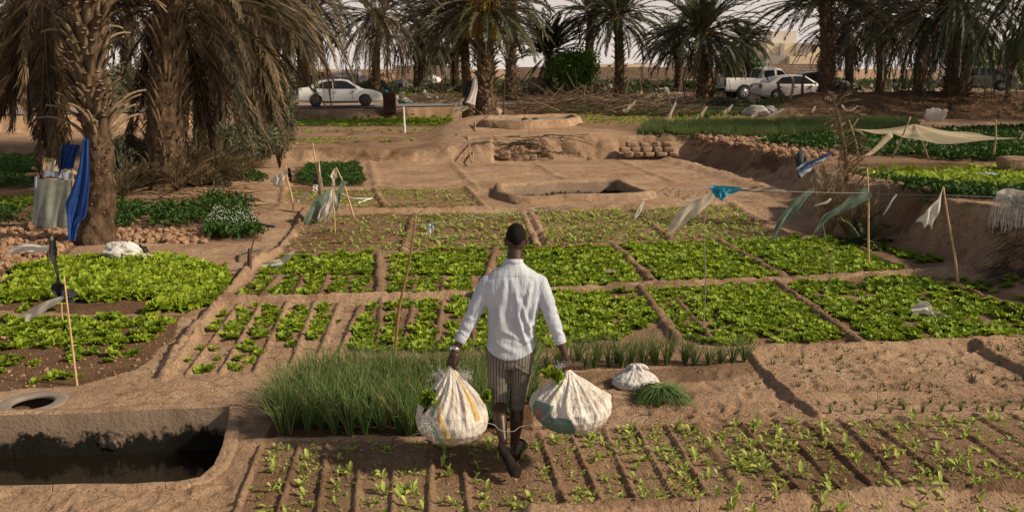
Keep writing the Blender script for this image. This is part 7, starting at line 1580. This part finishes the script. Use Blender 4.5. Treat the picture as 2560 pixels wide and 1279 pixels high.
rim_ = [A, (A + Dd) / 2 + [0, 0, .03], Dd, (Dd + C_) / 2 - [0, 0, .03], C_, (C_ + B) / 2 + [0, 0, .02], B, (B + E) / 2 - [0, 0, .04], E, (E + Ff) / 2, Ff, (Ff + A) / 2 - [0, 0, .02]]
nr = len(rim_); RR = bez(rim_ + [rim_[0]], 72)[:-1]; mb = MB(); rings = []
for f in np.linspace(0, 1, 14): g = RR * f + pk * (1 - f); g[:, 2] -= .10 * math.sin(math.pi * f) * (1 + .5 * np.sin(np.arange(71) * .6)); rings.append(g)
mb.add(np.concatenate(rings) - L0, grid_faces(14, 71, True)); mb.build('net', M['net'], t)
mb = MB(); st0 = PY(2225, 338, D0 - 1.1); st1 = PY(2150, 400, D0 - 1.6); P = bez([st0, (st0 + st1) / 2 - [0, 0, .05], st1], 16); tube(mb, P - L0, np.linspace(.07, .03, 16), 8); mb.build('loose_corner', M['net'], t)
for (p0, p1, DD) in (((2148, 398), (2122, 300), D0 - .5), ((2118, 332), (2145, 296), D0 - .3), ((2230, 395), (2276, 292), D0 - .6), ((2322, 400), (2284, 312), D0 - .2), ((2484, 388), (2490, 300), D0 + .2), ((2548, 350), (2556, 330), D0 + .4)):
    mb = MB(); A_ = PY(*p0, DD); A_[2] = max(A_[2], .3); tube(mb, bez([A_ - L0, (A_ + PY(*p1, DD)) / 2 - L0 + [.02, 0, .01], PY(*p1, DD) - L0], 8), np.linspace(.024, .014, 8), 6); mb.build('stick', M['wood'], t)
# cement block at the right end of the canopy
p = PY(2540, 388, 19.4); mb = MB(); rock(mb, (0, 0, .12), (.42, .3, .2), 2); o = mb.build('mud_block', M['stone'], smooth=False); o.location = (p[0], p[1], .66); tag(o, 'low mud block under the right end of the net canopy', 'block')
# things on the earth bank side
for i, (px, py, lab) in enumerate(((2322, 305, 'grey plastic sheet leaning on the earth bank, left one'), (2340, 290, 'grey rounded plastic sheet behind the two others on the earth bank'), (2352, 305, 'pale grey plastic sheet leaning on the earth bank, right one'))):
    D = 36.5; p = PY(px, py + 12, D); mb = MB(); sphere(mb, (0, 0, .25), (.28 if i != 2 else .16, .03, .3), 16, 24, jit=.35, seed=i, R=np.array(Matrix.Rotation(.5 if i == 2 else -.2, 3, 'Y'))); o = mb.build('plastic_sheet', M['greyplastic']); o.location = (p[0], D, zt(p[0], D)); tag(o, lab, 'plastic sheet')
# white cloth on the palm, rags below
drape('hanging_cloth', 'white cloth tied to the palm trunk beside the date cluster palm', [(1186, 188), (1180, 215), (1172, 240), (1163, 256)], [(1192, 190), (1194, 220), (1190, 245), (1188, 264)], 40.4, 'whiteplastic', .8, .05, 'cloth', 41)
drape('hanging_cloth', 'black cloth hanging left of the white cloth on the palm', [(1165, 205), (1160, 225), (1158, 240)], [(1180, 200), (1178, 222), (1172, 240)], 40.6, 'blackplastic', 2, .05, 'cloth', 42)
rpx('cream rag blowing left below the white cloth, upper one', [(1160, 246), (1148, 258), (1134, 268)], 40.2, [4, 10, 8], 'creamrag', seed=43)
rpx('cream rag blowing left below the white cloth, lower one', [(1172, 268), (1155, 272), (1136, 278)], 40.1, [8, 12, 6], 'creamrag', seed=44)
b0 = PY(1246, 296, 39.5); mb = MB(); tube(mb, [(0, 0, 0), (0, 0, .26)], [.12, .14], 20); o = mb.build('bucket', M['greyplastic']); o.location = (b0[0], 39.5, zt(b0[0], 39.5)); tag(o, 'pale grey tin at the foot of the date cluster palm', 'tin')
# jars by the far basin
for i, (px, lab) in enumerate(((1313, 'dark clay jar lying on the rim of the far basin, left one'), (1338, 'clay jar with a white stain lying on the rim of the far basin'))):
    p = gz(px, 314, .85); mb = MB(); a = np.linspace(0, 1, 14); prof = np.interp(a, [0, .15, .45, .75, .88, .9, 1], [.02, .12, .17, .13, .075, .07, .095]); P = np.stack([0 * a, -.2 + .42 * (1 - a), 0 * a + .12], -1)[::-1]; tube(mb, P, prof[::-1], 20); o = mb.build('clay_jar', M['rubber']); o.location = tuple(p); o.rotation_euler = (.25, 0, -.5 + i * .9); tag(o, lab, 'jar')
# rusty panel and blue bundle by the white sedan
p = PY(973, 262, 45.4); x0 = p[0]; z0 = zt(x0, 45.6); mb = MB(); box(mb, (0, 0, .5), (.60, .5, 1.02)); box(mb, (0, -.26, .5), (.54, .02, .94)); box(mb, (.2, -.28, .55), (.03, .03, .16)); o = mb.build('rusty_locker', M['rust'], smooth=False); o.location = (x0, 45.6, z0); tag(o, 'dark rusty steel locker standing at the roadside in front of the white sedan', 'locker')
mb = MB(); sphere(mb, (0, 0, .08), (.12, .1, .08), 10, 14, jit=.4, seed=3); o = mb.build('plastic_bag', M['turqrag']); o.location = (x0 - .15, 45.6, z0 + 1.0); tag(o, 'small blue plastic bag on top of the rusty locker', 'plastic bag')
# sacks and litter across the road
items = [(905, 192, 68, (2.6, 1.2, .8), 'stone', 'brown earth mound beyond the road, behind the bonnet of the white sedan', 'earth mound', 'earth_mound'), (1013, 250, 50.5, (.42, .3, .2), 'greenrag', 'green and white sack lying right of the rusty locker', 'sack', 'full_sack'), (1016, 240, 50.7, (.3, .25, .12), 'whiteplastic', 'white bundle on top of the green sack right of the rusty locker', 'bundle', 'bundle'),
         (1520, 243, 46.5, (.36, .25, .16), 'whiteplastic', 'white sack lying among the dry branches below the slim straight palm', 'sack', 'full_sack'), (1005, 212, 62, (.5, .3, .5), 'greyplastic', 'rounded grey rubble lump left of the dark palm by the block wall', 'rubble', 'rubble'),
         (1065, 222, 62, (.6, .3, .4), 'greyplastic', 'grey rubble lump right of the dark palm by the block wall', 'rubble', 'rubble'), (1100, 212, 63, (.5, .3, .35), 'stone', 'brown rubble lump in front of the block wall', 'rubble', 'rubble'), (1085, 205, 66, (.5, .3, .5), 'whiteplastic', 'white plastic heap in front of the block wall', 'plastic heap', 'plastic_heap'),
         (1893, 275, 40.2, (.55, .4, .32), 'greyplastic', 'big clear plastic bundle behind the green strip, in front of the silver sedan', 'plastic bundle', 'bundle'), (1870, 262, 41.2, (.22, .2, .2), 'whiteplastic', 'small white bundle left of the big clear plastic bundle', 'bundle', 'bundle'),
         (1925, 262, 41, (.3, .2, .28), 'greyplastic', 'grey bundle right of the big clear plastic bundle', 'bundle', 'bundle'), (2285, 222, 46, (.22, .15, .3), 'whiteplastic', 'white rag bundle on the far side of the earth bank, right one', 'bundle', 'bundle'), (2272, 224, 46.5, (.18, .15, .25), 'greyplastic', 'grey rag bundle on the far side of the earth bank', 'bundle', 'bundle'),
         (2080, 210, 50, (.3, .2, .4), 'greyplastic', 'pale bundle right of the bulging palm trunk behind the earth bank', 'bundle', 'bundle'), (800, 195, 64, (1.0, .8, .75), 'rust', 'brown tarpaulin covered heap behind the roof of the white sedan', 'heap', 'covered_heap'),
         (868, 190, 66, (1.4, .8, .8), 'greyplastic', 'grey tarpaulin covered heap behind the windscreen of the white sedan', 'heap', 'covered_heap'), (1345, 215, 60, (.7, .4, .6), 'stone', 'earth heap left of the round green tree', 'heap', 'earth_heap')]
for i, (px, py, D, R_, mt, lab, cat, nm) in enumerate(items):
    p = PY(px, py, D); mb = MB(); sphere(mb, (0, 0, R_[2] * .6), R_, 22, 30, jit=.5, seed=50 + i); o = mb.build(nm, M[mt]); o.location = (p[0], D, zt(p[0], D)); tag(o, lab, cat)
p = PY(810, 195, 60); mb = MB(); box(mb, (0, 0, .55), (.62, .5, .75)); box(mb, (0, 0, .98), (.5, .4, .1)); o = mb.build('green_crate', M['greenrag'], smooth=False); o.location = (p[0], 60, zt(p[0], 60)); tag(o, 'dark green crate standing behind the roof of the white sedan', 'crate')
# white post with a blue scrap in front of the road bank
o, a, _ = cane('short white post in front of the road bank, right of the white sedan', (1011, 297), (1009, 267), .05, 'whiteplastic', z=.35, name='post', cat='post', bend=0)
rpx('small blue scrap tied to the short white post', [(1010, 274), (1018, 273), (1026, 272)], a[1], [5, 5, 3], 'paleblue', seed=45)
# sticks and flags over the far green strips
for i, (p0, p1, lab) in enumerate((((1665, 308), (1690, 256), 'cream flag rag over the far green strip, left of the row'), ((1736, 308), (1768, 266), 'cream flag rag over the far green strip, second of the row'), ((1808, 284), (1832, 262), 'small white knotted rag over the far green strip'), ((1870, 304), (1902, 268), 'pale flag rag beside the big clear plastic bundle'), ((1560, 280), (1590, 252), 'cream flag rag at the left end of the far green strip'), ((1905, 298), (1960, 272), 'long pale rag blowing in front of the earth bank'))):
    rpx(lab, [p1, ((p0[0] + p1[0]) / 2, (p0[1] + p1[1]) / 2 + 2), p0], 37, [4, 9, 11], 'creamrag', seed=60 + i)
for i, (p0, p1, m_, lab) in enumerate((((1668, 300), (1690, 255), 'wood', 'thin stick under the left cream flag rag'), ((1745, 300), (1762, 262), 'wood', 'thin stick under the second cream flag rag'), ((1975, 252), (1984, 195), 'wood', 'square wooden post in front of the silver sedan'), ((2005, 256), (2010, 185), 'darkwood', 'forked dry branch right of the square wooden post'),
        ((1838, 258), (1822, 200), 'darkwood', 'crooked dark stick in front of the pickup wheel'), ((1948, 262), (1945, 205), 'darkwood', 'crooked dark stick left of the square wooden post'), ((1890, 262), (1888, 225), 'wood', 'short pale stick in front of the silver sedan\'s tail'), ((1715, 262), (1702, 195), 'wood', 'dry twig post at the roadside left of the pickup truck'), ((1618, 262), (1600, 205), 'wood', 'dry twig post in the brushwood left of the broad palm'), ((1560, 258), (1572, 205), 'wood', 'dry twig post behind the white sack in the branches'))):
    D = 43 if p0[1] < 290 else 37; a = PY(*p0, D); g = zt(a[0], D); a[2] = g - .05; q = PY(*p1, D); mb = MB(); w = .07 if 'square' in lab else .022; tube(mb, bez([a, (a + q) / 2 + [.04 * (i % 3 - 1), 0, 0], q], 8), np.linspace(w, w * (.95 if w > .05 else .5), 8), 5 if w < .05 else 4)
    nm = 'post' if 'post' in lab and 'square' in lab else 'stick'; tag(mb.build(nm, M[m_]), lab, 'post' if 'post' in lab else 'stick')
# sculpted rag in the bank: white scraps on strings near the dead palm stem
rpx('white scrap hanging in a curve right of the dead palm stem top', [(2105, 262), (2115, 275), (2128, 275), (2145, 264)], 22.5, [5, 5, 6, 3], 'whiterag', seed=70)
rpx('short pale rag on the line at the bulging palm trunk', [(2038, 266), (2034, 275), (2030, 282)], 37.2, [5, 6, 4], 'creamrag', seed=71)
# stones of the low retaining wall and loose stones
r = np.random.default_rng(12); k = 0
for row, (y0, xs_) in enumerate(((386, (1612, 1636, 1662, 1694, 1722)), (374, (1600, 1628, 1656, 1684, 1712)), (361, (1618, 1650, 1680, 1708)))):
    for j, x_ in enumerate(xs_):
        D = 28.12 + row * .17; p = PY(x_ - 40, y0, D); mb = MB(); rock(mb, (0, 0, 0), (.20 * r.uniform(.75, 1.1), .15, .105 * r.uniform(.8, 1.1)), k, rotz(r.uniform(-.3, .3))); o = mb.build('wall_stone', M['stone'], smooth=False); o.location = tuple(p); k += 1
        tag(o, 'brown stone of the low retaining wall behind the bare field', 'stone', 'stones of the low retaining wall')
for i, (px, py, s, lab) in enumerate(((1262, 392, .26, 'squarish brown stone leaning under the frond heap'), (1333, 395, .17, 'rounded brown stone at the foot of the frond heap'), (1378, 392, .16, 'stone right of the rounded one below the frond heap'), (1335, 366, .2, 'flat brown stone lying on the frond heap'), (1475, 398, .14, 'stone at the foot of the sandy bank'), (1150, 600, .0, ''))):
    if s: p = PY(px, py, 27.9 if py > 380 else 28.6); mb = MB(); rock(mb, (0, 0, s * .4), (s * .85, s * .6, s * .65), 80 + i); o = mb.build('stone', M['stone'], smooth=False); o.location = tuple(p - [0, 0, .05]); tag(o, lab, 'stone')
# fallen stalk under the palms, gate post, trees' fence
cord('bleached palm stalk lying in front of the criss cross palm trunk', [gz(310, 492, .3) + [0, 0, .06], gz(380, 482, .3) + [0, 0, .12], gz(455, 470, .3) + [0, 0, .10]], .03, 'wood', 'palm_stalk', 'palm stalk')
cord('pale split stalk lying above the herb strip', [gz(540, 538, .2) + [0, 0, .04], gz(570, 526, .2) + [0, 0, .06], gz(605, 518, .2) + [0, 0, .05]], .03, 'wood', 'palm_stalk', 'palm stalk')
p = PY(2522, 222, 57); mb = MB(); box(mb, (0, 0, .7), (.5, .5, 1.6)); box(mb, (0, 0, 1.53), (.56, .56, .1)); o = mb.build('gate_post', M['stone'], smooth=False); o.location = (p[0], 57, zt(p[0], 57)); tag(o, 'square stone gate post behind the tail of the olive sedan', 'gate post')
# green fields and scrub beyond the road
def farfill(name, label, px0, px1, D0_, D1_, sp, tp, mat, sc, cat, seed):
    r = np.random.default_rng(seed); n_ = int(abs((px1 - px0) / 2200 * (D0_ + D1_) / 2) * (D1_ - D0_) / sp / sp); D = r.uniform(D0_, D1_, n_); px = r.uniform(px0, px1, n_); x = (px - 1280) / 2200 * D; k = fbm(x * .3, D * .3, seed, 3) > (.47 if 'scrub' in name else .40); x, D = x[k], D[k]
    P = np.stack([x, D, hfun(x, D)], -1); scatter(name, tp, P, sc * r.uniform(.6, 1.3, len(P)), M[mat], label, cat, smooth=False)
farfill('scrub', 'low green scrub between the road and the block walls', 700, 1800, 57, 88, .8, HERBF, 'herb', 1.8, 'scrub', 3)
farfill('dry_scrub', 'low dry brown scrub between the road and the block walls', 700, 2600, 56, 86, .75, HERBF, 'greybush', 2.2, 'dry scrub', 13)
farfill('scrub', 'dark scrub behind the earth bank and the cars at right', 1780, 2700, 58, 80, .8, HERBF, 'herb', 2.4, 'scrub', 4)
farfill('crop_strip', 'bright green crop strips beyond the road', 990, 1300, 56, 60, .5, LETTINY, 'lettuce', 2.2, 'crops', 5)
farfill('crop_strip', 'green crop strip on the far side of the road behind the palms at right', 1560, 2300, 62, 68, .6, LETTINY, 'herb', 2.6, 'crops', 6)
def g7(r):
    D = r.uniform(58, 70); px = r.uniform(980, 2500); x = (px - 1280) / 2200 * D; return np.array([x, D, zt(x, D)]), np.array([r.normal(0, .35), 0, 1.0]), r.uniform(.6, 1.5)
sticks('scrub_sticks', 'thin dry sticks and twig fences among the scrub beyond the road', 'twigs', g7, 420, M['palm'], 15, (.01, .025))
r = np.random.default_rng(3); mb = MB()
for i in range(70):
    D = r.uniform(52, 66); px = r.choice([r.uniform(980, 1130), r.uniform(1500, 1780), r.uniform(2080, 2320)]); x = (px - 1280) / 2200 * D; sphere(mb, (x, D, zt(x, D) + .12), (r.uniform(.08, .3), .1, r.uniform(.06, .3)), 5, 7, jit=.6, seed=i)
o = mb.build('litter', M['whiterag'], smooth=False); tag(o, 'pale plastic scraps caught on sticks and littered beyond the road', 'litter', kind='stuff')
# unseen palms added outside the frame to the right to shade the bank
for i, (x, y) in enumerate(((27.5, 36.5), (25.0, 30.5))):
    palm(['shaggy palm', 'tall palm', 'low palm', 'slim palm'][i] + ' beyond the right edge of the view, by the earth bank', 0, y, 0, 24, 330, 60, (0, .5), (.1, .6), (-1.0, 1.1), (.8, 1.5), seed=90 + i, base=(x, y, zt(x, y)), cx=1280 + 2200 * x / y, skirt=10, boots=60, nl=30)
for o in scene.objects:
    l = o.get('label')
    if l and not (4 <= len(l.split()) <= 16): print('LABEL LENGTH', o.name, len(l.split()), l)
